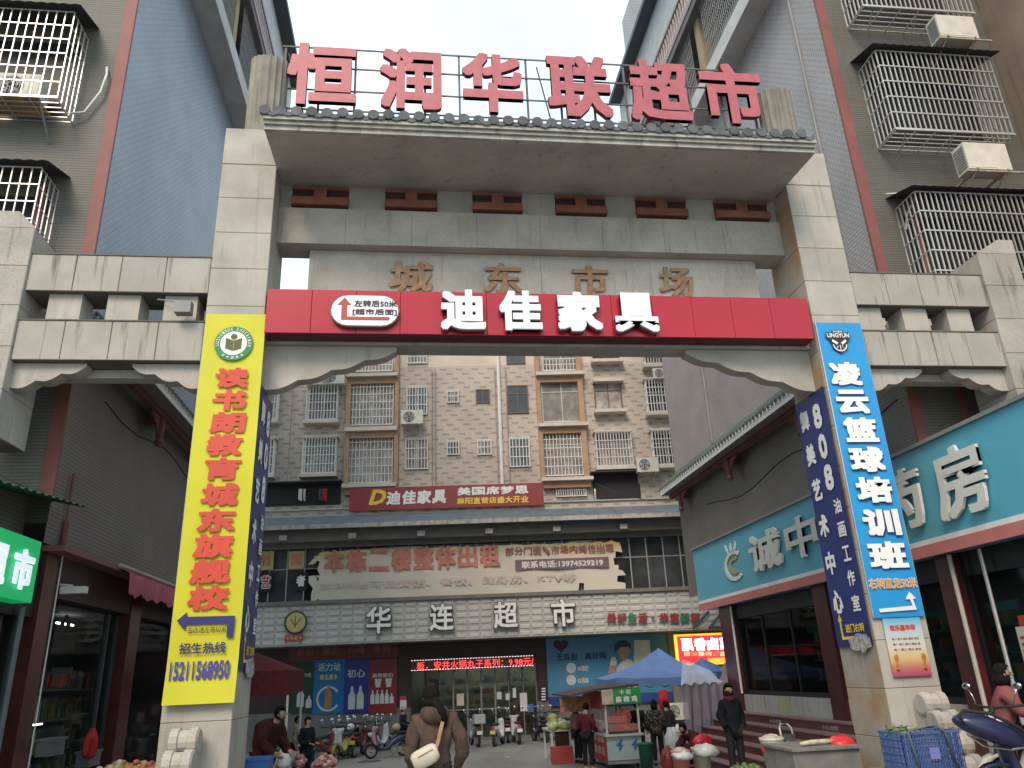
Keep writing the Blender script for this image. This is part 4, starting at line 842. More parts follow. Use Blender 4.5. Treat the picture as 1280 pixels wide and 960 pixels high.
# yellow banner on the left pillar
yb = thing('yellow_banner', (-2.6, 10.46, 1.42), 'tall yellow school banner with red characters on the left gate pillar', 'banner')
bannersheet(yb, (-3.02, 10.472, 1.42), *FS, .84, 5.23, pm('banner_yellow', (.55, .52, .012), .55, .05, 1.5, rnd=0), flip=.12)
pr = pm('banner_red_print', (.58, .06, .03), .55, .05); pn = pm('banner_navy_print', (.02, .02, .14), .55); pg = pm('banner_green_print', (.01, .20, .07), .55)
YS = 10.43
def onS(par, s, x0_, y0_, x1_, y1_, mat, Y=YS, bold=.04, slant=0, nm='lettering'):
    a, b = P(x0_, (y0_ + y1_) / 2, Y=Y).x, P(x1_, (y0_ + y1_) / 2, Y=Y).x; c, d = P((x0_ + x1_) / 2, y1_, Y=Y).z, P((x0_ + x1_) / 2, y0_, Y=Y).z
    m = MB(); put(m, s, (0, Y, 0), *FS, a, c, b - a, d - c, bold=bold, slant=slant); return m.build(nm, mat, par)
cs = [(289, 472), (286, 500), (284, 528), (280, 556), (277, 586), (274, 618), (270, 650), (266, 682), (262, 714), (259.5, 747)]
for ch, (x, y) in zip('读书朗教育城东旗舰校', cs):
    h = 12.5 + (y - 472) * .012; ww = 21 + (y - 472) * .017; onS(yb, ch, x - ww, y - h, x + ww, y + h, pr, bold=.05, slant=.04, nm='character')
def ringpts(cx, cz, r, n=28): return [(cx + r * cos(2 * pi * k / n), cz + r * sin(2 * pi * k / n)) for k in range(n)]
cc = P(292, 429, Y=YS)
for r, y, mt in ((.265, YS + .004, pg), (.185, YS, white)): m = MB(); m.prism(ringpts(cc.x, cc.z, r), (0, y, 0), UX, UZ, -UY, .003); m.build('emblem_disc', mt, yb)
m = MB()
for i, ch in enumerate('Duzhulang Education'):
    if ch == ' ': continue
    a = radians(190 - i * 200 / 18); o = Vector((cc.x + .20 * cos(a), YS - .003, cc.z + .20 * sin(a))); tx = Vector((sin(a), 0, -cos(a))); put(m, ch, o - tx * .013, tx, Vector((cos(a), 0, sin(a))), -UY, 0, 0, .028, .045, bold=.01)
for i, ch in enumerate('读书朗教育'):
    a = radians(235 + i * 17.5); o = Vector((cc.x + .245 * cos(a), YS - .003, cc.z + .245 * sin(a))); tx = Vector((-sin(a), 0, cos(a))); put(m, ch, o - tx * .018, tx, Vector((-cos(a), 0, -sin(a))), -UY, 0, 0, .038, .042, bold=.02)
m.build('ring_lettering', white, yb)
m = MB(); m.prism([(cc.x - .11, cc.z - .08), (cc.x, cc.z - .12), (cc.x, cc.z + .04), (cc.x - .11, cc.z + .08)], (0, YS - .004, 0), UX, UZ, -UY, .003); m.prism([(cc.x + .11, cc.z - .08), (cc.x + .11, cc.z + .08), (cc.x + .005, cc.z + .04), (cc.x + .005, cc.z - .12)], (0, YS - .004, 0), UX, UZ, -UY, .003); m.prism(ringpts(cc.x, cc.z + .1, .045, 12), (0, YS - .004, 0), UX, UZ, -UY, .003)
m.build('book_mark', pm('olive_print', (.12, .11, .04)), yb)
q = lambda x, y, Y=YS: (P(x, y, Y=Y).x, P(x, y, Y=Y).z)
m = MB(); m.prism([q(*p) for p in ((221, 776), (234, 765), (233.5, 771), (294, 769.5), (291, 797), (283, 797), (284, 779), (233, 781), (231, 788))][::-1], (0, YS, 0), UX, UZ, -UY, .003); m.build('arrow', pn, yb)
onS(yb, '由此进左转50米', 235, 783, 283, 791, blk, bold=.01); onS(yb, '招生热线', 224, 803, 282, 817, pn, Y=10.42, bold=.02); onS(yb, '15211568950', 212, 826, 287, 850, pm('purple_print', (.07, .05, .28)), Y=10.41, bold=.05)
# blue banner and calendar poster on the right pillar
bb = thing('blue_banner', (6.67, 10.46, 2.13), 'tall bright blue basketball class banner with white characters on right pillar', 'banner')
bannersheet(bb, (6.30, 10.472, 2.13), *FS, .76, 4.52, pm('banner_blue', (.02, .28, .62), .5, .06, 1.5, rnd=0))
m = MB(); m.box(6.285, 6.298, 10.45, 10.47, 2.13, 6.66); m.build('frame_edge', steel, bb)
pws = pm('banner_white_print', (.82, .82, .80), .5, .03)
for ch, (x, y) in zip('凌云篮球培训班', ((1057, 467), (1066, 502), (1076, 537), (1084, 574), (1093, 612), (1102, 653), (1110, 694))):
    h = 14.5 + (y - 467) * .012; ww = 19.5 + (y - 467) * .02
    onS(bb, ch, x - ww + 1, y - h + 1, x + ww + 1, y + h + 1, pn, bold=.075, Y=YS + .005, nm='character_shadow'); onS(bb, ch, x - ww, y - h, x + ww, y + h, pws, bold=.055, nm='character')
onS(bb, '右转直走50米', 1086, 722, 1146, 736, pws, bold=.06, Y=YS + .004); onS(bb, '右转直走50米', 1086.5, 722.5, 1145.5, 735.5, pm('orange_letter', (.65, .30, .04)), bold=.02)
m = MB(); m.prism([q(*p) for p in ((1099, 761), (1141, 757), (1137.5, 749), (1132, 749), (1136.5, 739.5), (1145, 748), (1141, 748.5), (1146, 762), (1100, 765.5))][::-1], (0, YS, 0), UX, UZ, -UY, .003); m.build('arrow', pws, bb)
lc = P(1049, 427, Y=YS)
m = MB(); m.prism([(lc.x + a, lc.z + b) for a, b in ((-.21, .08), (-.19, .17), (-.1, .15), (-.09, .2), (.09, .2), (.1, .15), (.19, .17), (.21, .08), (.14, .0), (.12, -.12), (0, -.2), (-.12, -.12), (-.14, .0))][::-1], (0, YS, 0), UX, UZ, -UY, .003); m.build('crest', blk, bb)
m = MB(); put(m, 'LINGYUN', (0, YS - .005, 0), *FS, lc.x - .185, lc.z + .07, .37, .075, bold=.04); put(m, '凌云篮球', (0, YS - .005, 0), *FS, lc.x - .08, lc.z + .155, .16, .035, bold=.02)
for s in (-1, 1): m.prism([(lc.x + s * a, lc.z + b) for a, b in ((.02, -.02), (.11, .04), (.12, .0), (.05, -.05))][::-s], (0, YS - .005, 0), UX, UZ, -UY, .003)
for k in range(14):
    a0, a1 = pi + pi * k / 14, pi + pi * (k + 1) / 14
    m.add([(lc.x + r * cos(a), YS - .005, lc.z - .05 + r * sin(a)) for a, r in ((a0, .10), (a1, .10), (a1, .118), (a0, .118))], [(0, 1, 2, 3)])
m.box(lc.x - .006, lc.x + .006, YS - .006, YS - .004, lc.z - .15, lc.z - .06); m.tube([(lc.x - .08, YS - .004, lc.z - .13), (lc.x - .03, YS - .004, lc.z - .08), (lc.x - .05, YS - .004, lc.z - .05)], .006, 4); m.tube([(lc.x + .08, YS - .004, lc.z - .13), (lc.x + .03, YS - .004, lc.z - .08), (lc.x + .05, YS - .004, lc.z - .05)], .006, 4)
m.build('crest_print', pws, bb)
def grad_mat(name, stops, lo, hi):
    m, t, b = nodes_of(name); N = t.nodes.new; L = t.links.new
    tc = N('ShaderNodeTexCoord'); s = N('ShaderNodeSeparateXYZ'); L(tc.outputs['Object'], s.inputs[0]); r = N('ShaderNodeMapRange'); r.inputs[1].default_value = lo; r.inputs[2].default_value = hi; L(s.outputs[2], r.inputs[0])
    c = N('ShaderNodeValToRGB'); L(r.outputs[0], c.inputs[0]); e = c.color_ramp.elements
    while len(e) < len(stops): e.new(.5)
    for k, (p, col) in enumerate(stops): e[k].position = p; e[k].color = (*col, 1)
    L(c.outputs[0], b.inputs['Base Color']); b.inputs['Roughness'].default_value = .4; return m
cp = thing('calendar_poster', (6.72, 10.47, 1.36), 'small printed wedding-style poster with sunset colours under the blue banner', 'poster')
m = MB(); m.box(6.42, 6.98, 10.462, 10.47, 1.36, 2.12); m.build('sheet', grad_mat('poster_print', ((0, (.35, .06, .12)), (.16, (.50, .18, .14)), (.3, (.62, .45, .2)), (.5, (.62, .58, .5)), (.8, (.45, .55, .62)), (1, (.1, .42, .62))), 0, .76), cp)
m = MB(); put(m, '欢乐嘉年华', (0, 10.458, 0), *FS, 6.50, 1.95, .38, .08, bold=.05)
m.build('title', pr, cp); m = MB()
for i in range(3): put(m, '周一 周二 周三 周四 周五'[:14 - i], (0, 10.458, 0), *FS, 6.50, 1.83 - i * .07, .40, .028)
m.build('small_print', fad2, cp); m = MB()
for x in (6.5, 6.9): m.tube([(x, 10.458, 1.45), (x + .01, 10.456, 1.56)], [.03, .012], 5); m.ball((x + .01, 10.456, 1.6), .035, .004, .05, 6, 4)
m.build('figures', pm('orange_print', (.40, .16, .04)), cp)
# navy banners on the inner faces of both pillars
NV = (5.42, .566, 5.40, .49, 3.87, .35)
navy = pm('banner_navy', (.022, .034, .15), .5, .08, 2, rnd=0)
for side in (1, -1):
    X = 6.262 if side > 0 else -2.192
    nb_ = thing('navy_banner', (X, 11.05, 1.73), 'tall navy art studio banner with white 808 on the inside of the %s gate pillar' % ('right' if side > 0 else 'left'), 'banner')
    f = (FW if side > 0 else FE); o = Vector((X, 11.47, 0)) if side > 0 else Vector((X, 10.53, 0)); fl = tuple(map(Vector, f))
    bannersheet(nb_, o + UZ * 1.78, *f, .94, 3.82, navy, amp=.004)
    m = MB(); column_text(m, '舞美艺术中心', o + fl[2] * .02, *f, .10, NV[0], .27, .34, NV[1], bold=.05); column_text(m, '808', o + fl[2] * .02, *f, .52, NV[2], .24, .40, NV[3], bold=.06); column_text(m, '油画工作室', o + fl[2] * .02, *f, .63, NV[4], .2, .22, NV[5], bold=.03); m.build('lettering', pws, nb_)
    m = MB(); put(m, '进门右转', o + fl[2] * .02, *f, .32, 1.97, .5, .12, bold=.03); m.prism([(.2, 2.24), (.14, 2.14), (.18, 2.14), (.18, 1.88), (.8, 1.88), (.8, 1.92), (.22, 1.92), (.22, 2.14), (.26, 2.14)][::-1], o + fl[2] * .02, *f, .002); m.build('arrow', yel, nb_)
    rr = random.Random(side + 4); m = MB(); pts = [(.62 + .33 * cos(2 * pi * k / 16) * rr.uniform(.75, 1), 1.82 + .16 * sin(2 * pi * k / 16) * rr.uniform(.6, 1)) for k in range(16)]
    pts = [(min(a, .935), max(b, 1.66)) for a, b in pts]; m.prism(pts, o + fl[2] * .026, *f, .002); m.build('torn_paper', pm('torn_paper_residue', (.34, .33, .34), .8, .6, 16), nb_)
# red letters on the roof
rl = thing('rooftop_sign', (2, 11.1, 9.9), 'large red raised supermarket characters on a thin steel frame above the gate', 'sign')
redl = pm('weathered_letter_red', (.42, .10, .12), .5, .12, 7, rnd=.05); redls = pm('letter_side_dark_red', (.20, .03, .04), .7)
YL = 11.0
for ch, (x0_, y0_, x1_, y1_) in zip('恒润华联超市', ((359, 57, 446, 133), (475, 63, 552, 138), (578, 69, 653, 142), (684, 72, 763, 148), (786, 78, 862, 153), (876, 82, 952, 156))):
    a, b = P(x0_, (y0_ + y1_) / 2, Y=YL).x, P(x1_, (y0_ + y1_) / 2, Y=YL).x; c, d = P((x0_ + x1_) / 2, y1_, Y=YL).z, P((x0_ + x1_) / 2, y0_, Y=YL).z
    m = MB(); put(m, ch, (0, YL + .045, 0), *FS, a, c, b - a, d - c, bold=.036, depth=.09); m.build('character', redls, rl); m = MB(); put(m, ch, (0, YL - .048, 0), *FS, a, c, b - a, d - c, bold=.036); m.build('character_face', redl, rl)
fsx = pm('rusty_sign_frame', (.13, .12, .12), .7, .2)
for x in [-2.35 + .62 * i for i in range(15)]: m = MB(); m.box(x - .018, x + .018, 11.14, 11.176, 9.9, 12.3 if i % 2 else 12.3); m.build('frame_post', fsx, rl)
for z in (10.92, 11.35, 11.85, 12.29): m = MB(); m.box(-2.4, 6.4 if z != 12.29 else 5.9, 11.12, 11.138, z, z + .028); m.build('frame_rail', fsx, rl)
for x0_ in (-2.3, -.5, 2.2, 5.0): m = MB(); m.tube([(x0_, 11.19, 12.2), (x0_ + .45, 11.6, 10.4)], .014, 4); m.build('frame_brace', fsx, rl)
# small lamp box on the left wing and camera under the eave
fl_ = thing('flood_lamp', (-3.5, 10.45, 6.55), 'small grey flood lamp hanging on the left wing of the gate', 'lamp')
m = MB(); m.box(-3.42, -3.2, 10.3, 10.45, 6.6, 6.78); m.build('housing', greybar, fl_); m = MB(); m.tube([(-3.75, 10.56, 6.92), (-3.3, 10.4, 6.8), (-3.25, 10.4, 6.79)], .01, 4); m.build('arm', steel, fl_)

# ---------------------------------------------------------------- shops along the street
# right: chemist
XR = XRW
m = MB(); m.box(XR + .3, XR + 9, -6, YC - .001, 3.3, 4.5); m.build('podium_wall', clad_low, br)
sg = thing('chemist_sign', (XR - .2, 14, 3.1), 'long teal chemist sign with white characters along the right shops', 'sign')
SX = 8.25; ys0, ys1, z0, z1 = 5.5, 22.62, 3.13, 4.85
m = MB(); m.box(SX, XR + .28, ys0, ys1, z0, z1); m.build('box', pm('sign_teal', (.10, .385, .50), .45, .06, 1, rnd=0), sg)
m = MB(); m.box(SX - .012, SX - .001, ys0, ys1 - .01, z0 + .17, z0 + .25); m.build('white_strip', white, sg); m = MB(); m.box(SX - .03, SX - .002, ys0, ys1 - .01, z0 - .02, z0 + .165); m.build('red_strip', pm('sign_coral', (.50, .17, .15), .5, .06), sg)
m = MB(); m.box(SX - .06, XR + .3, ys0, ys1 + .04, z1, z1 + .06); m.build('capping', greybar, sg)
sgw = pm('chemist_letter_white', (.62, .62, .58), .5, .04)
for ch, (ya, yb2, za, zb) in zip('诚中西药房', ((16.72, 18.45, 3.66, 4.55), (15.0, 16.45, 3.68, 4.55), (13.1, 14.5, 3.7, 4.5), (11.5, 12.75, 3.6, 4.6), (10.0, 11.15, 3.55, 4.62))):
    m = MB(); put(m, ch, (SX - .04, yb2, 0), *FW, 0, za, yb2 - ya, zb - za, bold=.03, depth=.05); m.build('character', sgw, sg)
m = MB(); o = (SX - .03, 20.4, 3.62)
def arcband(m, o, f, cx, cz, r0, r1, a0, a1, sx=1, sy=1, n=12):
    for k in range(n):
        t0, t1 = a0 + (a1 - a0) * k / n, a0 + (a1 - a0) * (k + 1) / n
        m.prism([(cx + r0 * cos(t0) * sx, cz + r0 * sin(t0) * sy), (cx + r1 * cos(t0) * sx, cz + r1 * sin(t0) * sy), (cx + r1 * cos(t1) * sx, cz + r1 * sin(t1) * sy), (cx + r0 * cos(t1) * sx, cz + r0 * sin(t1) * sy)], o, *f, .02)
arcband(m, o, FW, .8, .4, .34, .45, radians(50), radians(310), 1.5, .85)
for a in (-.5, -.1, .3): m.prism([(.75 + a * .5, .72), (.85 + a * .7, .82), (.8 + a * .9, 1.0), (.7 + a * .7, .86)], o, *FW, .02)
m.build('logo', sgw, sg); m = MB(); arcband(m, o, FW, .85, .4, .16, .26, radians(60), radians(300), 1.5, .85); m.build('logo_inner', pm('logo_ochre', (.42, .30, .10)), sg)
# shop front: columns, windows, wall, steps
def col(y0, y1, z0, z1, x0=None, mat=maroon, par=br, nm='column'):
    m = MB(); m.box(x0 or XR - .05, XR + .35, y0, y1, z0, z1); return m.build(nm, mat, par)
for a, b in ((15.62, 16.2), (11.55, 11.95), (7.4, 7.8), (20.85, 21.65)): col(a, b, .3 if a > 12 else -.1, 3.12)
m = MB(); m.box(XR + .1, XR + 6, 21.66, 21.85, -.8, 3.9); m.build('end_wall', maroon, br)
m = MB(); m.box(XR + .3, XR + 3.2, 4.8, 5, -.2, 3.1); m.build('partition', black, br)
m = MB(); m.box(XR + .02, XR + .3, 16.2, 20.85, .45, .87); m.box(XR + .02, XR + .3, 11.95, 15.62, .45, .87); m.build('white_base', pm('grubby_white_tile', (.46, .44, .40), .5, .12, 2, streak=.5), br)
m = MB(); m.box(XR + .015, XR + .018, 18.2, 18.8, .45, .87); m.build('yellow_patch', pm('pale_yellow_patch', (.42, .40, .22)), br)
m = MB(); m.box(XR + .08, XR + .3, 5.5, 22, 2.75, 3.125); m.build('shop_lintel', black, br)
for a, b in ((16.2, 20.85), (11.95, 15.62), (7.8, 11.55)):
    zb = .87 if a > 11.9 else 0
    m = MB(); m.box(XR + .14, XR + .16, a + .08, b - .08, zb + .1, 2.75); wv = m.build('shop_window', clear, br)
    m = MB(); m.box(XR + .1, XR + .2, a, a + .08, zb, 2.75); m.box(XR + .1, XR + .2, b - .08, b, zb, 2.75); m.box(XR + .08, XR + .22, a + .08, b - .08, zb + .001, zb + .1)
    k = 3 if b - a > 4 else 2
    for i in range(1, k): y = a + (b - a) * i / k; m.box(XR + .11, XR + .19, y - .02, y + .02, zb + .1, 2.75)
    m.build('frame', black, wv)
m = MB(); m.box(XR + 3.2, XR + 3.3, 5, 22, -.2, 3.1); m.box(XR + .3, XR + 3.3, 5, 22, 3.02, 3.1); m.box(XR + .3, XR + 3.3, 5, 22, -.2, .30); m.build('interior', pm('teal_interior', (.06, .13, .13), .6, .3, 2), br)
rr = random.Random(11)
for y0_ in (12.4, 16.8, 8.6):
    m = MB()
    for z in (.7, 1.15, 1.6, 2.05): m.box(XR + 1.6, XR + 1.95, y0_, y0_ + 3, z, z + .03)
    m.box(XR + 1.55, XR + 1.6, y0_ - .05, y0_ + 3.05, 2.3, 2.45); sh = m.build('display_shelf', pm('teal_shelf', (.02, .22, .26), .4), br)
    m = MB()
    for k in range(80): m.cm = rr.randrange(6); z = rr.choice((.73, 1.18, 1.63, 2.08)); y = y0_ + rr.random() * 2.85; m.box(XR + 1.62, XR + 1.8, y, y + rr.uniform(.06, .15), z, z + rr.uniform(.1, .3))
    m.build('shelf_goods', goods_cols, sh, kind='stuff')
tl = thing('tube_lamp', (10, 12.3, 2.9), 'lit white tube lamp inside the right chemist shop', 'lamp'); m = MB(); m.tube([(9.6, 12.2, 2.92), (9.6, 12.62, 2.92)], .02, 8); m.build('tube', pm('lit_tube', (.9, 1, 1), .5, 0, emit=6), tl); m = MB(); m.box(9.57, 9.63, 12.15, 12.67, 2.945, 2.98); m.build('housing', white, tl)
m = MB(); m.tube([(XR - .1, 11.5, 3.1), (XR - .1, 11.48, -.1)], .035, 8); m.build('white_pipe', pm('pink_white_pipe', (.52, .46, .42), .5), br); m = MB(); m.tube([(XR - .02, 10.9, 3.1), (XR - .02, 10.9, -.1)], .03, 8); m.build('steel_pipe', steel, br)
m = MB(); m.tube([(XR - .03, 20.82, 3.1), (XR - .03, 20.82, .9)], .03, 6); m.build('white_pipe', white, br)
wp = thing('window_price_list', (9, 10.2, 1.4), 'white price list pasted on the near right shop window', 'notice'); m = MB(); m.box(XR + .12, XR + .135, 10.35, 10.75, 1.35, 1.95); m.build('sheet', pm('paper_white', (.5, .48, .44)), wp); m = MB()
for i in range(2):
    for j in range(5): m.box(XR + .116, XR + .119, 10.4 + i * .17, 10.53 + i * .17, 1.42 + j * .09, 1.46 + j * .09)
m.build('print', fad2, wp); m = MB(); m.box(XR + .117, XR + .134, 10.45, 10.65, 1.96, 2.1); m.build('red_tag', redp, wp)
m = MB(); m.box(9.2, 9.6, 10.2, 10.6, 1.9, 2.0); 
# steps
stp = pm('maroon_step_tile', (.12, .035, .033), .45, .2, 3); nos = pm('pink_granite_nosing', (.26, .16, .145), .6, .15, 5)
m = MB(); m.box(XR - .3, XR + .02, 11.2, 22.2, -.7, .445); m.build('landing', stp, br)
for i in range(5):
    zt = .28 - .17 * i; m = MB(); m.box(XR - .3 - .3 * (i + 1), XR - .3 - .3 * i - .001, 12.0, 22.2, -.9, zt - .03); s_ = m.build('step', stp, br)
    m = MB(); m.box(XR - .3 - .3 * (i + 1) - .02, XR - .302 - .3 * i, 11.98, 22.2, zt - .03, zt); m.build('nosing', nos, s_)
m = MB(); m.box(XR - .32, XR + .02, 11.18, 22.21, .446, .475); m.build('nosing', nos, br)
for y, z in ((18.4, .36), (15.9, .36), (14.6, .18)): 
    m = MB(); row_text(m, '小心台阶', (XR - .303 - (.0 if z > .3 else .3), y + .35, 0), *FW, 0, z - .05 if z > .3 else .15 - .0, .15, .09, .17); m.build('step_lettering', pm('worn_white_print', (.4, .42, .38)), br)
# left: grocery
XL = XLW
gs = thing('green_shop_sign', (-5.1, 10.5, 2.73), 'lit green supermarket sign with white characters at the left edge', 'sign')
m = MB(); m.box(-5.25, -5.0, 8.0, 11.1, 2.73, 3.52); m.build('box', pm('lit_green', (.005, .42, .13), .4, .03, 1, rnd=0, emit=.35), gs)
for ch, y in zip('超市', (9.72, 10.42)): m = MB(); put(m, ch, (-4.985, y, 0), *FE, 0, 2.86, .52, .50, bold=.045, depth=.02); m.build('character', pm('lit_pale', (.75, .85, .9), .5, 0, emit=.5), gs)
m = MB(); vs = []
n = 40
for i in range(n + 1): y = 7.5 + 4.2 * i / n; dz = .03 * (i % 2) + (3.75 + .36 * (i / n)); vs += [(-4.75, y, dz), (-6.4, y, dz + .35)]
m.add(vs, [(2 * i, 2 * i + 2, 2 * i + 3, 2 * i + 1) for i in range(n)]); m.build('corrugated_awning', pm('dark_green_awning', (.025, .055, .045), .6, .2), bl)
m = MB(); m.box(-14, XL - .02, -6, YC - .001, -.2, 4.6)
m = MB(); m.box(-14, XL - .3, 4, YC - .002, 3.5, 4.4); m.build('podium_wall', clad_low, bl)
for a, b in ((11.78, 12.2), (15.45, 16.0), (19.4, 19.9), (7.4, 7.8)): m = MB(); m.box(XL - .35, XL + .05, a, b, -.6, 3.6); m.build('column', maroon, bl)
m = MB(); m.box(XL - .3, XL + .02, 12.2, 23.9, 2.92, 3.6); m.build('shop_lintel', pm('dark_shop_lintel', (.05, .03, .03), .6), bl)
m = MB(); m.box(XL - .3, XL + .0, 4, 11.78, 2.6, 3.5); m.build('shop_lintel', black, bl)
m = MB(); m.box(XL, XL + .3, 11.7, 23.9, 3.5, 3.58); m.build('canopy_rail', pm('dull_pink_rail', (.24, .09, .10), .6), bl)
pk = thing('pink_awning', (-4.9, 18, 3.1), 'faded pink fabric awning with a fringed edge over the left shops', 'awning')
m = MB(); vs = []; n = 90; rr = random.Random(9)
for i in range(n + 1): y = 13.9 + 8.5 * i / n; vs += [(-5.1, y, 3.62), (-4.78 + .015 * sin(i), y, 3.46), (-4.76 + .03 * sin(i * 1.3), y, 3.12 + rr.uniform(-.05, .06))]
m.add(vs, [(3 * i + k, 3 * i + 3 + k, 3 * i + 4 + k, 3 * i + 1 + k) for i in range(n) for k in (0, 1)]); m.build('fabric', pm('faded_pink_canvas', (.33, .07, .10), .8, .15, 5), pk, smooth=True)
m = MB(); m.tube([(-4.85, 13.6, 3.55), (-4.85, 22.4, 3.55)], .03, 6); m.build('roller', pm('pink_edge_paint', (.42, .33, .34)), pk)
for a, b in ((12.2, 15.45), (16.0, 19.4), (8.0, 11.7)):
    m = MB(); m.box(XL - .2, XL - .18, a + .75 * (a > 12 and a < 13), b - .06, .0 if a > 12 else 0, 2.9 if a > 12 else 2.6); wv = m.build('shop_window', clear, bl)
    m = MB(); m.box(XL - .24, XL - .14, b - .06, b, -.3, 2.9); m.box(XL - .24, XL - .14, b - .5, b - .44, -.3, 2.9); m.box(XL - .24, XL - .14, a, a + .05, -.3, 2.9); m.build('frame', pm('dark_steel_frame', (.05, .055, .06), .5), wv)
m = MB(); m.box(-9.3, -9.2, 4, 23.5, -.4, 3.2); m.box(-9.2, XL - .31, 4, 23.5, 3.12, 3.2); m.box(-9.2, XL - .4, 3.8, 4, -.4, 3.2); m.box(-9.2, XL - .4, 23.3, 23.5, -.4, 3.2); m.build('interior', pm('dim_grocery_interior', (.10, .10, .095), .7, .25, 2), bl)
rr = random.Random(21)
for x, ya, yb2 in ((-5.75, 12.9, 15.0), (-6.4, 16.1, 19.2), (-8.3, 12.3, 16.2), (-6.5, 8.2, 11.3)):
    m = MB()
    for z in (.3, .75, 1.2, 1.65): m.box(x - .35, x, ya, yb2, z, z + .03)
    m.box(x - .38, x - .36, ya, yb2, 0, 2.0); sh = m.build('grocery_shelf', greybar, bl); m = MB()
    for k in range(int((yb2 - ya) * 40)): m.cm = rr.randrange(6); z = rr.choice((.33, .78, 1.23, 1.68)); y = rr.uniform(ya, yb2 - .1); m.box(x - .3, x - .02, y, y + rr.uniform(.05, .14), z, z + rr.uniform(.12, .34))
    m.build('shelf_goods', goods_cols, sh, kind='stuff')
m = MB()
for y, z in ((13.4, 2.5), (14.4, 2.7)): m.lathe([(.12, -.02), (.16, .02), (.12, .05)], (-5.9, y, z), 16, 'X')
m.build('door_disc', pm('dark_green_disc', (.02, .07, .03)), bl)
m = MB(); m.tube([(XL + .07, 12.22, 3.5), (XL + .07, 12.22, .2), (XL + .12, 12.4, -.1)], .012, 5); m.build('conduit', whitebar, bl)
m = MB(); m.tube([(XL + .06, 11.3, 2.7), (XL + .06, 11.3, .3)], .04, 8); m.build('grey_pipe', pm('dull_blue_pipe', (.12, .14, .16), .6), bl)
m = MB(); m.tube([(XL + .05, 12.2, 4.75), (XL + .05, 12.2, 4.0)], .02, 5); m.tube([(XL + .05, 12.2, 4.02), (XL + .05, 12.2, 3.6)], .045, 8); m.build('thin_pipe', pm('red_timber', (.16, .055, .045)), bl)
sc_ = thing('security_camera', (XL + .1, 12.4, 3.0), 'white security camera on the left corner column', 'camera'); m = MB(); m.box(XL + .05, XL + .4, 12.35, 12.47, 2.98, 3.08); m.build('housing', whitebar, sc_); m = MB(); m.tube([(XL - .02, 12.41, 3.12), (XL + .2, 12.41, 3.09)], .02, 5); m.build('arm', whitebar, sc_)

# ---------------------------------------------------------------- people
def skin(nodes, edges, root=0, sub=1):
    me = bpy.data.meshes.new('figure'); me.from_pydata([n[0] for n in nodes], edges, [])
    o = bpy.data.objects.new('figure', me); C.objects.link(o)
    md = o.modifiers.new('s', 'SKIN'); md.use_smooth_shade = True
    if sub: sb = o.modifiers.new('u', 'SUBSURF'); sb.levels = sub; sb.render_levels = sub
    for i, n in enumerate(nodes):
        v = me.skin_vertices[0].data[i]; v.radius = n[1] if isinstance(n[1], tuple) else (n[1], n[1]); v.use_root = i == root
    bpy.context.view_layer.update(); dg = bpy.context.evaluated_depsgraph_get()
    r = bpy.data.meshes.new_from_object(o.evaluated_get(dg)); vs = [v.co.copy() for v in r.vertices]; fs = [tuple(p.vertices) for p in r.polygons]
    bpy.data.objects.remove(o); bpy.data.meshes.remove(me); bpy.data.meshes.remove(r); return vs, fs
def smb(nodes, edges, root=0, sub=1):
    m = MB(); m.add(*skin(nodes, edges, root, sub)); return m
SKIN = pm('skin', (.36, .22, .16), .6, .06, 6, rnd=0)
HAIR = pm('black_hair', (.010, .008, .007), .75, .3, 30, bump=1, bs=160, spec=.15)
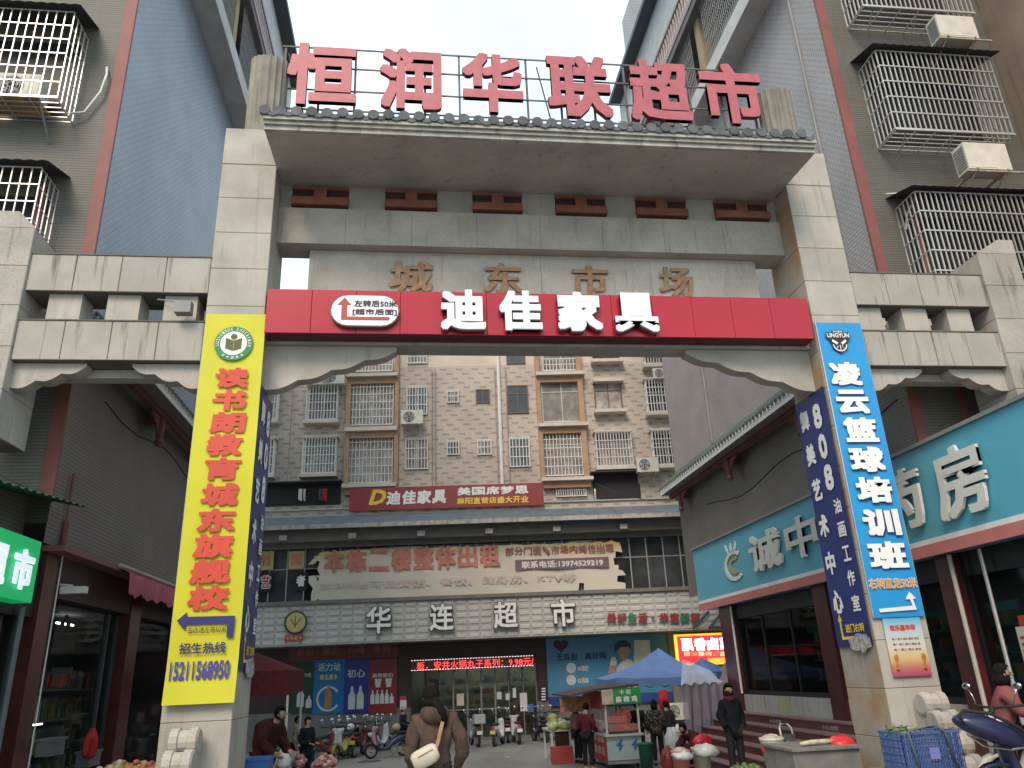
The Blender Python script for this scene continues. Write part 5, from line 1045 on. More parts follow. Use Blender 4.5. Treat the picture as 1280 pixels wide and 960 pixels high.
def person(name, label, loc, rz, h, J, coat, trousers, hair='short', coat_len=.0, puff=1., hood=False, shoe=None, cap=None, face=True, mask=False, hands=True, group=None):
    """J: joints in metres for a 1.65 m figure, facing -y: sh/el/wr (each (right, left)), kn, an, head, hip, chest"""
    k = h / 1.65; t = thing(name, loc, label, 'person', rz, group); S = lambda p: Vector(p) * k
    d = dict(hip=(0, 0, .90), waist=(0, 0, 1.08), chest=(0, 0, 1.27), neck=(0, .01, 1.40), hb=(0, 0, 1.47), head=(0, -.01, 1.55),
             sh=((-.17, .01, 1.34), (.17, .01, 1.34)), el=((-.23, .03, 1.08), (.23, .03, 1.08)), wr=((-.24, -.05, .86), (.24, -.05, .86)),
             hj=((-.09, 0, .86), (.09, 0, .86)), kn=((-.10, -.01, .48), (.10, -.01, .48)), an=((-.10, .02, .09), (.10, .02, .09))); d.update(J)
    N = []; E = []
    def n(p, r): N.append((tuple(S(p)), tuple(x * k for x in r) if isinstance(r, tuple) else r * k)); return len(N) - 1
    hip = n(d['hip'], (.13, .095)); wa = n(d['waist'], (.115, .085)); ch = n(d['chest'], (.14, .10)); ne = n(d['neck'], .055); E += [(hip, wa), (wa, ch), (ch, ne)]
    hb = n(d['hb'], .058); hd = Vector(d['head']); f = Vector((0, -1, 0))
    h1 = n(hd + Vector((0, 0, .0)), (.076, .092)); h2 = n(hd + Vector((0, .005, .07)), (.068, .08)); E += [(ne, hb), (hb, h1), (h1, h2)]
    for i in (0, 1):
        a = n(d['sh'][i], .06); b = n(d['el'][i], .043); c = n(d['wr'][i], .028); E += [(ch, a), (a, b), (b, c)]
        if hands:
            W = Vector(d['wr'][i]); dr = (W - Vector(d['el'][i])).normalized(); sd_ = Vector((0, 1, 0)) if abs(dr.y) < .8 else Vector((1, 0, 0)); sd_ = (sd_ - dr * sd_.dot(dr)).normalized(); nn_ = dr.cross(sd_)
            p1 = n(W + dr * .05, (.038, .02)); E.append((c, p1))
            for q, (o_, L_) in enumerate(((-.027, .06), (-.009, .072), (.009, .066), (.027, .052))):
                a1 = n(W + dr * .085 + sd_ * o_, .0095); a2 = n(W + dr * (.085 + L_ * .5) + sd_ * o_ + nn_ * .008, .0085); a3 = n(W + dr * (.085 + L_ * .85) + sd_ * o_ + nn_ * .024, .0075); E += [(p1, a1), (a1, a2), (a2, a3)]
            a1 = n(W + dr * .045 - sd_ * .045 + nn_ * .01, .011); a2 = n(W + dr * .08 - sd_ * .058 + nn_ * .02, .009); E += [(c, a1), (a1, a2)]
        g_ = n(d['hj'][i], .082); kn_ = n(d['kn'][i], .056); an_ = n(d['an'][i], .036); to = n(Vector(d['an'][i]) + Vector((0, -.12, -.05)), (.036, .028)); E += [(hip, g_), (g_, kn_), (kn_, an_), (an_, to)]
    smb(N, E).build('body', SKIN, t, smooth=True, world=False)
    # trousers
    N, E = [], []; hip = n(d['hip'], (.15, .115)); 
    for i in (0, 1):
        g_ = n(d['hj'][i], .1); kn_ = n(d['kn'][i], .075); an_ = n(Vector(d['an'][i]) + Vector((0, 0, .03)), .062); E += [(hip, g_), (g_, kn_), (kn_, an_)]
    smb(N, E).build('trousers', trousers, t, smooth=True, world=False)
    # coat
    N, E = [], []; p = puff; b0 = Vector(d['hip']) + Vector((0, 0, -.02 - coat_len)); c0 = n(b0, (.165 * p, .135 * p)); c1 = n(d['hip'], (.165 * p, .13 * p)) if coat_len > .05 else c0
    if c1 != c0: E.append((c0, c1))
    c2 = n(d['waist'], (.155 * p, .125 * p)); c3 = n(d['chest'], (.175 * p, .13 * p)); c4 = n(Vector(d['neck']) + Vector((0, 0, .0)), .075 * p); E += [(c1, c2), (c2, c3), (c3, c4)]
    for i in (0, 1):
        a = n(d['sh'][i], .085 * p); b = n(d['el'][i], .07 * p); c = n(d['wr'][i], .052 * p); E += [(c3, a), (a, b), (b, c)]
    cm = smb(N, E, sub=2); rr = random.Random(int(h * 1000))
    for v in cm.v: v += Vector((sin(v.z * 31 + v.x * 17) + .7 * sin(v.z * 74 + v.x * 40), cos(v.z * 27 + v.y * 23), 0)) * .0065 * p
    cm.build('coat', coat, t, smooth=True, world=False)
    if hood:
        m = MB(); q = S(d['neck']); m.lathe([(.05, -.08), (.12, -.07), (.15, -.02), (.14, .05), (.09, .07), (.075, .05)], q + Vector((0, .045 * k, 0)), 16, sx=k, sy=.85 * k); m.build('hood', coat, t, smooth=True, world=False)
    m = MB()
    for i in (0, 1):
        a = S(d['an'][i]); m.ball(a + Vector((0, -.05 * k, -.045 * k)), .05 * k, .13 * k, .048 * k, 12, 7)
    m.build('shoes', shoe or black, t, smooth=True, world=False)
    # hair, face
    hc = S(hd); m = MB()
    def capball(c, rx, ry, rz, cut):
        mm = MB(); mm.ball(c, rx, ry, rz, 18, 12); keep = [i for i, fc in enumerate(mm.f) if not (sum(mm.v[j].y for j in fc) / len(fc) < c.y - ry * .35 and sum(mm.v[j].z for j in fc) / len(fc) < c.z + cut)]
        m.add(mm.v, [mm.f[i] for i in keep])
    if cap: 
        m.ball(hc + Vector((0, .0, .045 * k)), .098 * k, .115 * k, .095 * k, 16, 10); m.box(hc.x - .06 * k, hc.x + .06 * k, hc.y - .17 * k, hc.y - .08 * k, hc.z + .02 * k, hc.z + .032 * k); m.build('cap', cap, t, smooth=True, world=False); m = MB()
    capball(hc + Vector((0, .012 * k, .03 * k)), .092 * k, .108 * k, .115 * k, .045 * k)
    if hair == 'long': m.tube([hc + Vector((0, .05, -.02)) * k, hc + Vector((0, .09, -.12)) * k, hc + Vector((0, .1, -.26)) * k], [.085 * k, .08 * k, .05 * k], 12)
    if hair == 'tail': m.tube([hc + Vector((-.02, .10, -.03)) * k, hc + Vector((-.06, .14, -.09)) * k, hc + Vector((-.10, .155, -.15)) * k, hc + Vector((-.12, .15, -.21)) * k, hc + Vector((-.12, .13, -.28)) * k], [.06 * k, .052 * k, .05 * k, .042 * k, .02 * k], 12); m.ball(hc + Vector((0, .06, -.05)) * k, .08 * k, .06 * k, .09 * k)
    if hair == 'bob': m.tube([hc + Vector((0, .03, .0)) * k, hc + Vector((0, .035, -.07)) * k, hc + Vector((0, .035, -.13)) * k], [.096 * k, .1 * k, .085 * k], 14)
    m.build('hair', HAIR, t, smooth=True, world=False)
    if face:
        m = MB(); m.ball(hc + Vector((0, -.092, .0)) * k, .012 * k, .018 * k, .022 * k, 8, 6)
        for sx in (-1, 1): m.ball(hc + Vector((sx * .078, 0, 0)) * k, .012 * k, .02 * k, .03 * k, 8, 6)
        m.build('nose_and_ears', SKIN, t, smooth=True, world=False); m = MB()
        for sx in (-1, 1): m.ball(hc + Vector((sx * .03, -.082, .022)) * k, .013 * k, .008 * k, .006 * k, 8, 5)
        m.build('eyes', black, t, world=False); m = MB(); m.ball(hc + Vector((0, -.083, -.042)) * k, .022 * k, .01 * k, .007 * k, 8, 5); m.build('mouth', pm('lips', (.25, .09, .08)), t, world=False)
    return t
def fur_mat(name, col):
    m = pm(name, col, .95, .3, 14, bump=1., bs=130, rnd=0); return m
cl = lambda n_, c, **k: pm(n_, c, .85, .2, 9, bump=.3, bs=60, rnd=0, spec=.12, **k)
def at(px, py, Y): p = P(px, py, Y=Y); return p.x
# woman in brown walking away
Y0 = 8.0; x0 = P(543, 900, Y=Y0).x
wb = person('person', 'woman seen from behind in a brown fleece jacket with a cream crossbody bag', (x0, Y0, 0), pi + .05, 1.51,
            dict(sh=((-.19, .01, 1.33), (.19, .01, 1.33)), el=((-.30, .05, 1.08), (.24, .02, 1.06)), wr=((-.23, -.08, .86), (.21, -.08, .84)), an=((-.10, .10, .09), (.10, -.12, .09)), head=(0.03, -.01, 1.56)),
            fur_mat('brown_fleece', (.078, .048, .034)), cl('black_trousers', (.02, .02, .022)), hair='tail', coat_len=.16, puff=1.13, hood=True, face=True)
# its x axis runs to the left of the picture after the half turn
cb = thing('crossbody_bag', (x0 - .17, Y0 - .26, .82), 'cream crossbody bag with a tan strap on the brown jacket woman\'s back', 'bag')
bagm = pm('cream_bag_leather', (.55, .49, .38), .6, .08, 8, bump=.3, bs=50)
m = MB(); bx = (x0 - .09, Y0 - .225, .935); m.ball((0, 0, 0), .15, .06, .10, 18, 12); 
m.v = [Matrix.Rotation(-.42, 3, 'Y') @ Vector((max(-.125, min(.125, v.x)), v.y, max(-.085, min(.08, v.z)))) + Vector(bx) for v in m.v]; m.build('bag', bagm, cb, smooth=True)
m = MB(); m.tube([(x0 - .155, Y0 - .283, .935), (x0 - .085, Y0 - .292, .97), (x0 - .02, Y0 - .282, 1.0)], .003, 5); m.build('zip', pm('dark_zip', (.08, .06, .05)), cb)
m = MB(); sp = [(x0 + .0, Y0 - .225, .98), (x0 + .03, Y0 - .195, 1.06), (x0 + .05, Y0 - .18, 1.14), (x0 + .08, Y0 - .14, 1.235), (x0 + .105, Y0 - .05, 1.30)]
for a, b in zip(sp, sp[1:]): a, b = Vector(a), Vector(b); e = Vector((.017, 0, 0)); m.quad(a - e, a + e, b + e, b - e); m.quad(b - e + Vector((0, .01, 0)), b + e + Vector((0, .01, 0)), a + e + Vector((0, .01, 0)), a - e + Vector((0, .01, 0)))
m.build('strap', pm('tan_strap', (.26, .17, .085)), cb)
# woman on the right by the steps
Y0 = 15.2; x0 = P(915, 900, Y=Y0).x
person('person', 'woman facing the camera in a long dark padded coat by the right steps', (x0, Y0, gz(Y0)), .18, 1.62, dict(sh=((-.155, .01, 1.31), (.155, .01, 1.31)), el=((-.235, .05, 1.07), (.235, .05, 1.07)), wr=((-.19, -.09, .92), (.19, -.09, .92))), cl('dark_teal_padding', (.009, .013, .017)), cl('black_trousers', (.02, .02, .022)), hair='bob', coat_len=.22, puff=1.15, hands=False, shoe=white)
m = MB(); m.lathe([(.07, -.05), (.11, -.04), (.115, .01), (.09, .05), (.07, .04)], (x0, Y0, gz(Y0) + 1.38), 14); m.build('scarf', cl('maroon_scarf', (.09, .02, .025)), bpy.data.objects['person.001'], smooth=True)
# man in maroon behind the left pillar
Y0 = 13.2; x0 = P(331, 920, Y=Y0).x
person('person', 'man in a bulky dark maroon coat leaning over beside the left gate pillar', (x0, Y0, gz(Y0)), 1.1, 1.62, dict(chest=(0, -.1, 1.25), neck=(0, -.19, 1.36), hb=(0, -.23, 1.41), head=(0, -.28, 1.46), sh=((-.2, -.1, 1.30), (.2, -.1, 1.30)), el=((-.25, -.15, 1.05), (.25, -.15, 1.05)), wr=((-.18, -.34, .92), (.18, -.34, .92))), cl('dark_maroon_coat', (.045, .014, .014)), cl('black_trousers', (.02, .02, .022)), coat_len=.14, puff=1.35)
Y0 = 21; x0 = P(384, 920, Y=Y0).x
person('person', 'person in a long black coat with hands held in front, right of the maroon coat', (x0, Y0, gz(Y0)), .9, 1.50, dict(wr=((-.12, -.25, 1.02), (.12, -.25, 1.02))), cl('black_coat', (.012, .013, .014)), cl('black_trousers', (.02, .02, .022)), coat_len=.3, puff=1.15)
Y0 = 23.5; x0 = P(371, 920, Y=Y0).x
person('person', 'person in a tan and lilac jacket behind the black coat', (x0, Y0, gz(Y0)), 1.4, 1.45, {}, cl('tan_jacket', (.26, .20, .15)), cl('black_trousers', (.02, .02, .022)), coat_len=.05)
Y0 = 29; x0 = P(504, 920, Y=Y0).x
pr_ = person('person', 'person in dark clothes with a pink helmet standing at the scooters', (x0, Y0, gz(Y0)), 1.2, 1.42, dict(wr=((-.2, -.3, 1.0), (.2, -.3, 1.0))), cl('dark_jacket', (.02, .024, .028)), cl('black_trousers', (.02, .02, .022)), cap=pm('pink_helmet', (.45, .20, .24), .3), face=True)
# customer at the cart
Y0 = 20.3; x0 = P(734, 920, Y=Y0).x
person('person', 'customer in a maroon jacket and black trousers standing at the food cart', (x0, Y0, gz(Y0)), 2.5, 1.50, dict(wr=((-.16, -.3, .95), (.16, -.26, 1.0)), head=(0, -.05, 1.55)), cl('maroon_jacket', (.10, .022, .03)), cl('black_trousers', (.02, .02, .022)), shoe=white, puff=1.05)
Y0 = 22.6; x0 = P(722, 920, Y=Y0).x
person('person', 'second customer in a pink patterned jacket behind the maroon jacket', (x0, Y0, gz(Y0)), 2.0, 1.45, {}, cl('pink_jacket', (.28, .11, .13)), cl('black_trousers', (.02, .02, .022)), hair='bob')
Y0 = 20.6; x0 = P(821, 920, Y=Y0).x
def leopard():
    m, t, b = nodes_of('leopard_print_cloth'); N = t.nodes.new; L = t.links.new; g_ = N('ShaderNodeTexCoord'); v = N('ShaderNodeTexVoronoi'); v.inputs['Scale'].default_value = 26; L(g_.outputs['Object'], v.inputs['Vector'])
    r = N('ShaderNodeValToRGB'); r.color_ramp.elements[0].position = .30; r.color_ramp.elements[0].color = (.20, .17, .11, 1); r.color_ramp.elements[1].position = .38; r.color_ramp.elements[1].color = (.015, .014, .012, 1); L(v.outputs['Distance'], r.inputs[0]); L(r.outputs[0], b.inputs['Base Color']); b.inputs['Roughness'].default_value = .9; return m
person('person', 'woman in a leopard print coat seen from behind under the blue tent', (x0, Y0, gz(Y0)), 2.9, 1.50, dict(wr=((-.15, -.25, .98), (.2, -.2, .9))), leopard(), cl('black_trousers', (.02, .02, .022)), hair='bob', coat_len=.12, puff=1.2)
Y0 = 22.0; x0 = P(799, 920, Y=Y0).x
person('person', 'person in black standing between the food cart and the leopard coat', (x0, Y0, gz(Y0)), 2.6, 1.48, {}, cl('black_coat', (.012, .013, .014)), cl('black_trousers', (.02, .02, .022)), coat_len=.15)
Y0 = 22.4; x0 = P(836, 920, Y=Y0).x
person('person', 'person in black and grey seen from behind right of the leopard coat', (x0, Y0, gz(Y0)), 3.3, 1.42, {}, cl('charcoal_coat', (.03, .03, .032)), cl('black_trousers', (.02, .02, .022)), coat_len=.1)
# crouching stall holder
Y0 = 18.2; x0 = P(866, 930, Y=Y0).x
person('person', 'stall holder crouching in a dark maroon jacket beside the white buckets', (x0, Y0, gz(Y0)), -1.3, 1.6, dict(hip=(0, .22, .42), waist=(0, .14, .58), chest=(0, -.02, .72), neck=(0, -.14, .80), hb=(0, -.19, .83), head=(0, -.25, .87), sh=((-.19, -.03, .74), (.19, -.03, .74)), el=((-.25, -.2, .55), (.25, -.2, .55)), wr=((-.12, -.4, .42), (.14, -.4, .42)), hj=((-.1, .2, .38), (.1, .2, .38)), kn=((-.15, -.18, .50), (.15, -.18, .50)), an=((-.12, .05, .09), (.12, .05, .09))), cl('maroon_work_jacket', (.075, .018, .02)), cl('black_trousers', (.02, .02, .022)), puff=1.2)
# rider at the right edge
Y0 = 9.4; x0 = P(1270, 920, Y=Y0).x
person('person', 'person in a dusty pink coat sitting on a scooter at the right edge', (x0, Y0, 0), 1.0, 1.6, dict(hip=(0, .1, .78), waist=(0, .08, .95), chest=(0, .02, 1.12), neck=(0, 0, 1.25), hb=(0, -.01, 1.32), head=(0, -.03, 1.40), sh=((-.18, .0, 1.19), (.18, .0, 1.19)), el=((-.27, -.1, .96), (.27, -.1, .96)), wr=((-.26, -.36, .95), (.26, -.36, .95)), hj=((-.1, .08, .74), (.1, .08, .74)), kn=((-.16, -.3, .62), (.16, -.3, .62)), an=((-.14, -.28, .2), (.14, -.28, .2))), cl('dusty_pink_coat', (.22, .075, .075)), cl('black_trousers', (.02, .02, .022)), puff=1.2, hair='bob')
# ---------------------------------------------------------------- scooters
chrome = pm('chrome', (.6, .6, .6), .15, .02, metal=1); rubber = pm('tyre_rubber', (.02, .02, .02), .8)
def scooter(loc, rz, body, label, box=None, apron=None, s=1., helmet=None, plate=True, seat=None, basket=False):
    """local: rear towards -y, front wheel at +y"""
    t = thing('scooter', loc, label, 'scooter', rz, 'parked scooters'); R_ = .23
    def b(m, n_, mt, sm=False):
        m.v = [Vector(v) * s for v in m.v]; return m.build(n_, mt, t, smooth=sm, world=False)
    for y in (-.52, .62):
        m = MB(); pr2 = [(R_ - .07, -.04), (R_ - .02, -.05), (R_, -.025), (R_, .025), (R_ - .02, .05), (R_ - .07, .04), (R_ - .07, -.04)]; m.lathe(pr2, (0, y, R_), 18, 'X'); wh = b(m, 'tyre', rubber, True)
        m = MB(); m.lathe([(.001, -.03), (.06, -.035), (R_ - .07, -.03), (R_ - .07, .03), (.06, .035), (.001, .03)], (0, y, R_), 12, 'X'); mm = m; mm.v = [Vector(v) * s for v in mm.v]; mm.build('rim', chrome, wh, world=False)
    N = [((0, -.70, .62), (.09, .05)), ((0, -.5, .60), (.14, .12)), ((0, -.2, .55), (.13, .13)), ((0, .05, .30), (.15, .06)), ((0, .3, .26), (.15, .05)), ((0, .46, .42), (.16, .06)), ((0, .50, .72), (.14, .07)), ((0, .46, .92), (.12, .07))]
    b(smb(N, [(i, i + 1) for i in range(7)], 2, 1), 'body', body, True)
    m = MB(); m.lathe([(.30, -.05), (.27, -.07), (.27, .07), (.30, .05)], (0, .62, R_), 16, 'X'); m.v = [v for v in m.v]; m.f = [f for f in m.f if sum(m.v[i].z for i in f) / 4 > R_ + .02]; m.mi = [0] * len(m.f); b(m, 'mudguard', body, True)
    N = [((0, -.62, .74), (.10, .045)), ((0, -.3, .76), (.13, .055)), ((0, .0, .72), (.11, .05))]; b(smb(N, [(0, 1), (1, 2)], 1, 1), 'seat', seat or rubber, True)
    m = MB(); m.tube([(0, .60, .3), (0, .47, .95), (0, .43, 1.0)], .025, 8); m.tube([(-.33, .30, 1.03), (-.2, .40, 1.02), (0, .44, 1.0), (.2, .40, 1.02), (.33, .30, 1.03)], .016, 8); b(m, 'handlebar', rubber, True)
    m = MB(); m.lathe([(.001, .0), (.06, .0), (.075, -.06), (.001, -.1)], (0, .56, .90), 12, 'Y'); b(m, 'headlight', chrome, True)
    for sx in (-1, 1):
        m = MB(); m.tube([(sx * .22, .39, 1.02), (sx * .27, .37, 1.14), (sx * .30, .37, 1.2)], .007, 6); m.ball((sx * .32, .37, 1.24), .06, .015, .04, 10, 6); b(m, 'mirror', chrome, True)
    m = MB(); m.ball((0, -.73, .66), .09, .03, .035, 10, 6); b(m, 'tail_light', pm('tail_light_red', (.45, .02, .02), .2), True)
    if plate: m = MB(); m.box(-.1, .1, -.80, -.79, .44, .56); b(m, 'number_plate', pm('plate_yellow', (.55, .45, .12)) if plate == 'y' else white)
    m = MB(); m.tube([(.1, -.2, .1), (.16, -.15, .02)], .012, 5); m.tube([(-.1, -.2, .1), (-.16, -.15, .02)], .012, 5); m.box(-.05, .05, -.45, -.05, .14, .32); b(m, 'stand', greybar)
    if box: m = MB(); m.box(-.2, .2, -.92, -.55, .82, 1.12); m.box(-.205, .205, -.925, -.545, 1.0, 1.02); b(m, 'top_box', box)
    if apron:
        N = [((-.2, .46, .98), (.05, .05)), ((0, .53, .86), (.12, .06)), ((.2, .46, .98), (.05, .05)), ((0, .52, .6), (.15, .05)), ((-.14, .46, .40), (.07, .04)), ((.14, .46, .40), (.07, .04))]; b(smb(N, [(0, 1), (1, 2), (1, 3), (3, 4), (3, 5)], 1, 1), 'leg_blanket', apron, True)
    if basket: m = MB(); m.box(-.18, .18, .62, .88, .72, .95); b(m, 'basket', greybar)
    if helmet: m = MB(); m.ball((0, -.25, .92), .14, .15, .13, 12, 8); b(m, 'helmet', helmet, True)
    return t
cw = pm('scooter_white', (.55, .55, .54), .25); cbk = pm('scooter_black', (.015, .015, .018), .2); cnv = pm('scooter_navy', (.03, .035, .09), .25); cor = pm('scooter_orange', (.16, .05, .025), .3); cye = pm('scooter_yellow', (.40, .30, .07), .3); crd = pm('scooter_red', (.10, .012, .016), .25); cgy = pm('scooter_grey', (.18, .18, .19), .35)
silv = pm('silver_box', (.45, .46, .46), .35, metal=.3); pnk = cl('pink_blanket', (.40, .22, .24)); whc = cl('white_blanket', (.5, .5, .5)); grc = cl('grey_blanket', (.07, .075, .085)); mgc = cl('magenta_blanket', (.22, .03, .14))
SCO = [(594, 931, 30.2, .15, cgy, 'dark scooter with a silver top box, nearest the doors on the left', dict(box=silv)),
       (623, 930, 30.0, -.35, cw, 'white and red scooter with a yellow plate before the doors', dict(plate='y')),
       (646, 929, 30.4, .05, cw, 'pale scooter with a white cloth over it before the doors', dict(helmet=None, apron=whc)),
       (676, 928, 30.6, .25, cbk, 'black scooter with a white number plate right of the doors', dict(helmet=pm('dark_helmet', (.05, .05, .06), .3))),
       (690, 926, 31.0, .5, cbk, 'black scooter with a magenta blanket right of the doors', dict(apron=mgc)),
       (704, 925, 31.3, .4, cgy, 'grey scooter half hidden behind the vegetable table', dict(apron=grc)),
       (405, 940, 27.2, -.4, cor, 'orange scooter at the left end of the row', {}),
       (416, 938, 28.0, -.5, cgy, 'scooter wrapped in a dark grey blanket near the row\'s left end', dict(apron=grc)),
       (430, 938, 28.0, 2.8, cye, 'yellow and white scooter facing out of the row', dict(apron=whc)),
       (440, 934, 29.5, -.2, cbk, 'black scooter tucked behind the yellow one', dict(helmet=pm('white_helmet', (.6, .6, .58), .3))),
       (449, 937, 28.6, -.25, crd, 'dark red scooter with a yellow plate seen from behind', dict(plate='y')),
       (462, 933, 30, -.4, cbk, 'black scooter lying open in the gap of the row', {}),
       (472, 933, 30.2, -.6, cw, 'white scooter at the back of the row near the gap', {}),
       (486, 941, 27.6, 1.9, cnv, 'navy scooter with a white and pink blanket beside the pink helmet', dict(apron=pnk, helmet=pm('gold_helmet', (.35, .28, .10), .25))),
       (635, 926, 31.3, -.1, cbk, 'black scooter behind the two white ones', {}), (425, 930, 30.4, -.5, cbk, 'black scooter in the back rank at the left', {})]
for px, py, Y_, rz, bd, lb, kw in SCO:
    scooter((P(px, py, Y=Y_).x, Y_, gz(Y_)), rz, bd, lb, s=.95, **kw)
scooter((P(1262, 930, Y=9.3).x + .2, 9.3, 0), 1.9, pm('scooter_cream', (.45, .43, .38), .3), 'cream scooter under the pink coated rider at the right edge', s=1.0)
nv = scooter((6.75, 8.35, 0.0), 1.45, cnv, 'navy scooter with a dark handle and chrome trim at the lower right', s=1.0, plate=False)
for o_ in list(nv.children):
    if o_.name.split('.')[0] in ('mirror', 'handlebar', 'headlight'): bpy.data.objects.remove(o_)
# its big windshield-shaped seat back and grab handle
m = MB(); m.tube([(5.64, 8.1, .93), (5.60, 8.1, 1.0), (5.66, 8.1, 1.06), (5.95, 8.1, 1.02), (6.25, 8.1, .87), (6.5, 8.1, .62)], .018, 8); m.build('grab_handle', rubber, nv, smooth=True)
m = MB(); m.ball((0, 0, 0), .40, .16, .13, 20, 12); m.v = [Matrix.Rotation(.38, 3, 'Y') @ Vector((v.x, v.y, v.z * (1.15 if v.z > 0 else .7))) + Vector((5.98, 8.22, .83)) for v in m.v]; m.build('rear_cowl', cnv, nv, smooth=True); m = MB(); m.tube([(5.64, 8.1, .84), (5.80, 8.1, .72), (6.1, 8.1, .67), (6.5, 8.1, .70)], .012, 6); m.build('chrome_trim', chrome, nv)

# ---------------------------------------------------------------- food cart
CY = 20.4; cA = P(758, 950, Y=CY).x; cB = P(800, 950, Y=CY).x; gzc = gz(CY + .6)
ct = thing('food_cart', ((cA + cB) / 2, CY + .7, gzc), 'red and white food cart with glass sides and a green sign', 'cart', 0)
def Q(px, py): p = P(px, py, Y=CY); return p.x, p.z
alu = pm('white_cart_frame', (.50, .48, .45), .4, .08); xa, xb = Q(757, 905)[0], Q(800, 905)[0]; zt = Q(780, 867)[1]; zc_ = Q(780, 917)[1]; zb_ = Q(780, 950)[1]; dep = 2.3
m = MB(); m.box(xa, xb, CY, CY + dep, zb_, zc_ - .05); cbx = m.build('cabinet', pm('pale_blue_panel', (.36, .42, .43), .4, .06), ct)
m = MB(); m.box(xa - .05, xb + .05, CY - .08, CY + dep + .05, zc_ - .05, zc_); m.build('counter', alu, ct)
m = MB(); m.box(xa - .02, xa - .002, CY + .05, CY + dep, zb_ - .05, zc_ - .06); m.build('red_side_panel', pm('cart_red', (.36, .04, .035), .45), ct)
m = MB()
for j in range(5):
    for i in range(3): m.box(xa - .03, xa - .022, CY + .25 + j * .4, CY + .5 + j * .4, zb_ + .1 + i * .28, zb_ + .28 + i * .28)
m.build('menu_print', pm('peach_print', (.50, .28, .22)), ct)
for sx in (xa, xb - .05):
    for yy in (CY, CY + dep - .05): m = MB(); m.box(sx, sx + .05, yy, yy + .05, zc_, zt - .2); m.build('post', alu, ct)
m = MB(); m.box(xa + .05, xb - .05, CY + .01, CY + .02, zc_, zt - .2); m.build('front_glass', clear, ct); m = MB(); m.box(xa + .02, xa + .03, CY + .05, CY + dep - .05, zc_ + .3, zt - .25); m.build('side_glass', clear, ct)
m = MB(); m.prism([(xa - .9, zt + .02), (xa - .2, zt + .14), (xb + .02, zt + .22), (xb + .02, zt + .16), (xa - .2, zt + .1), (xa - .9, zt - .02)][::-1], (0, CY - .1, 0), UX, UZ, -UY, dep + .3); m.build('roof', pm('dark_cart_roof', (.05, .04, .04), .6), ct)
m = MB(); m.box(xa - .07, xb + .06, CY - .09, CY - .05, zt - .24, zt + .14); gsn = m.build('green_sign', pm('cart_sign_green', (.02, .25, .06), .5), ct)
m = MB(); m.box(xa - .065, xa + .22, CY - .10, CY - .092, zt - .23, zt + .13); m.build('picture_panel', pm('cream_print', (.5, .42, .33), .5, .3, 8), ct)
m = MB(); row_text(m, '卡祖', (0, CY - .105, 0), *FS, xa + .38, zt - .02, .13, .12, .17); row_text(m, '麻椒鸡', (0, CY - .105, 0), *FS, xa + .28, zt - .2, .15, .15, .2, bold=.04); m.build('lettering', white, ct)
m = MB(); m.box(xa - .07, xa - .04, CY - .05, CY + dep, zt - .35, zt + .08); m.build('red_side_sign', pm('cart_red', (.36, .04, .035)), ct); m = MB(); m.box(xa - .9, xa - .1, CY + 1.2, CY + 1.23, zt - .42, zt - .05); m.build('striped_sign', pm('cart_stripe', (.42, .16, .08), .5, .5, 14), ct)
m = MB()
for i in range(16): m.cm = 0; m.box(xa + .07 + i * .048, xa + .105 + i * .048, CY + .003, CY + .008, zc_ + .06, zc_ + .22)
for i in range(10): m.box(xa + .07 + i * .048, xa + .105 + i * .048, CY + .003, CY + .008, zc_ + .25, zc_ + .41)
m.build('price_strips', pm('pink_price_print', (.45, .16, .15)), ct)
m = MB(); m.lathe([(.001, 0), (.22, 0)], (xa + .45, CY + .004, zt - .55), 20, 'Y'); m.build('round_picture', pm('red_food_print', (.30, .06, .03), .5, .5, 18), ct)
bl_ = pm('blue_mark', (.03, .15, .28))
for q_ in (.3, .68):
    m = MB(); m.prism([(xa + q_, zb_ + .18), (xa + q_ + .12, zb_ + .34), (xa + q_ + .06, zb_ + .34), (xa + q_ + .1, zb_ + .5), (xa + q_ - .08, zb_ + .33), (xa + q_ - .02, zb_ + .3)][::-1], (0, CY - .005, 0), UX, UZ, -UY, .004); m.build('blue_mark', bl_, ct)
for sx in (xa + .1, xb - .1):
    for yy in (CY + .15, CY + dep - .2): m = MB(); m.lathe([(.001, -.02), (.08, -.02), (.08, .02), (.001, .02)], (sx, yy, gzc + .08), 12, 'X'); m.build('wheel', rubber, ct)
m = MB(); m.box(xa, xb, CY + .02, CY + dep, gzc + .14, zb_ + .001); m.build('chassis', greybar, ct)
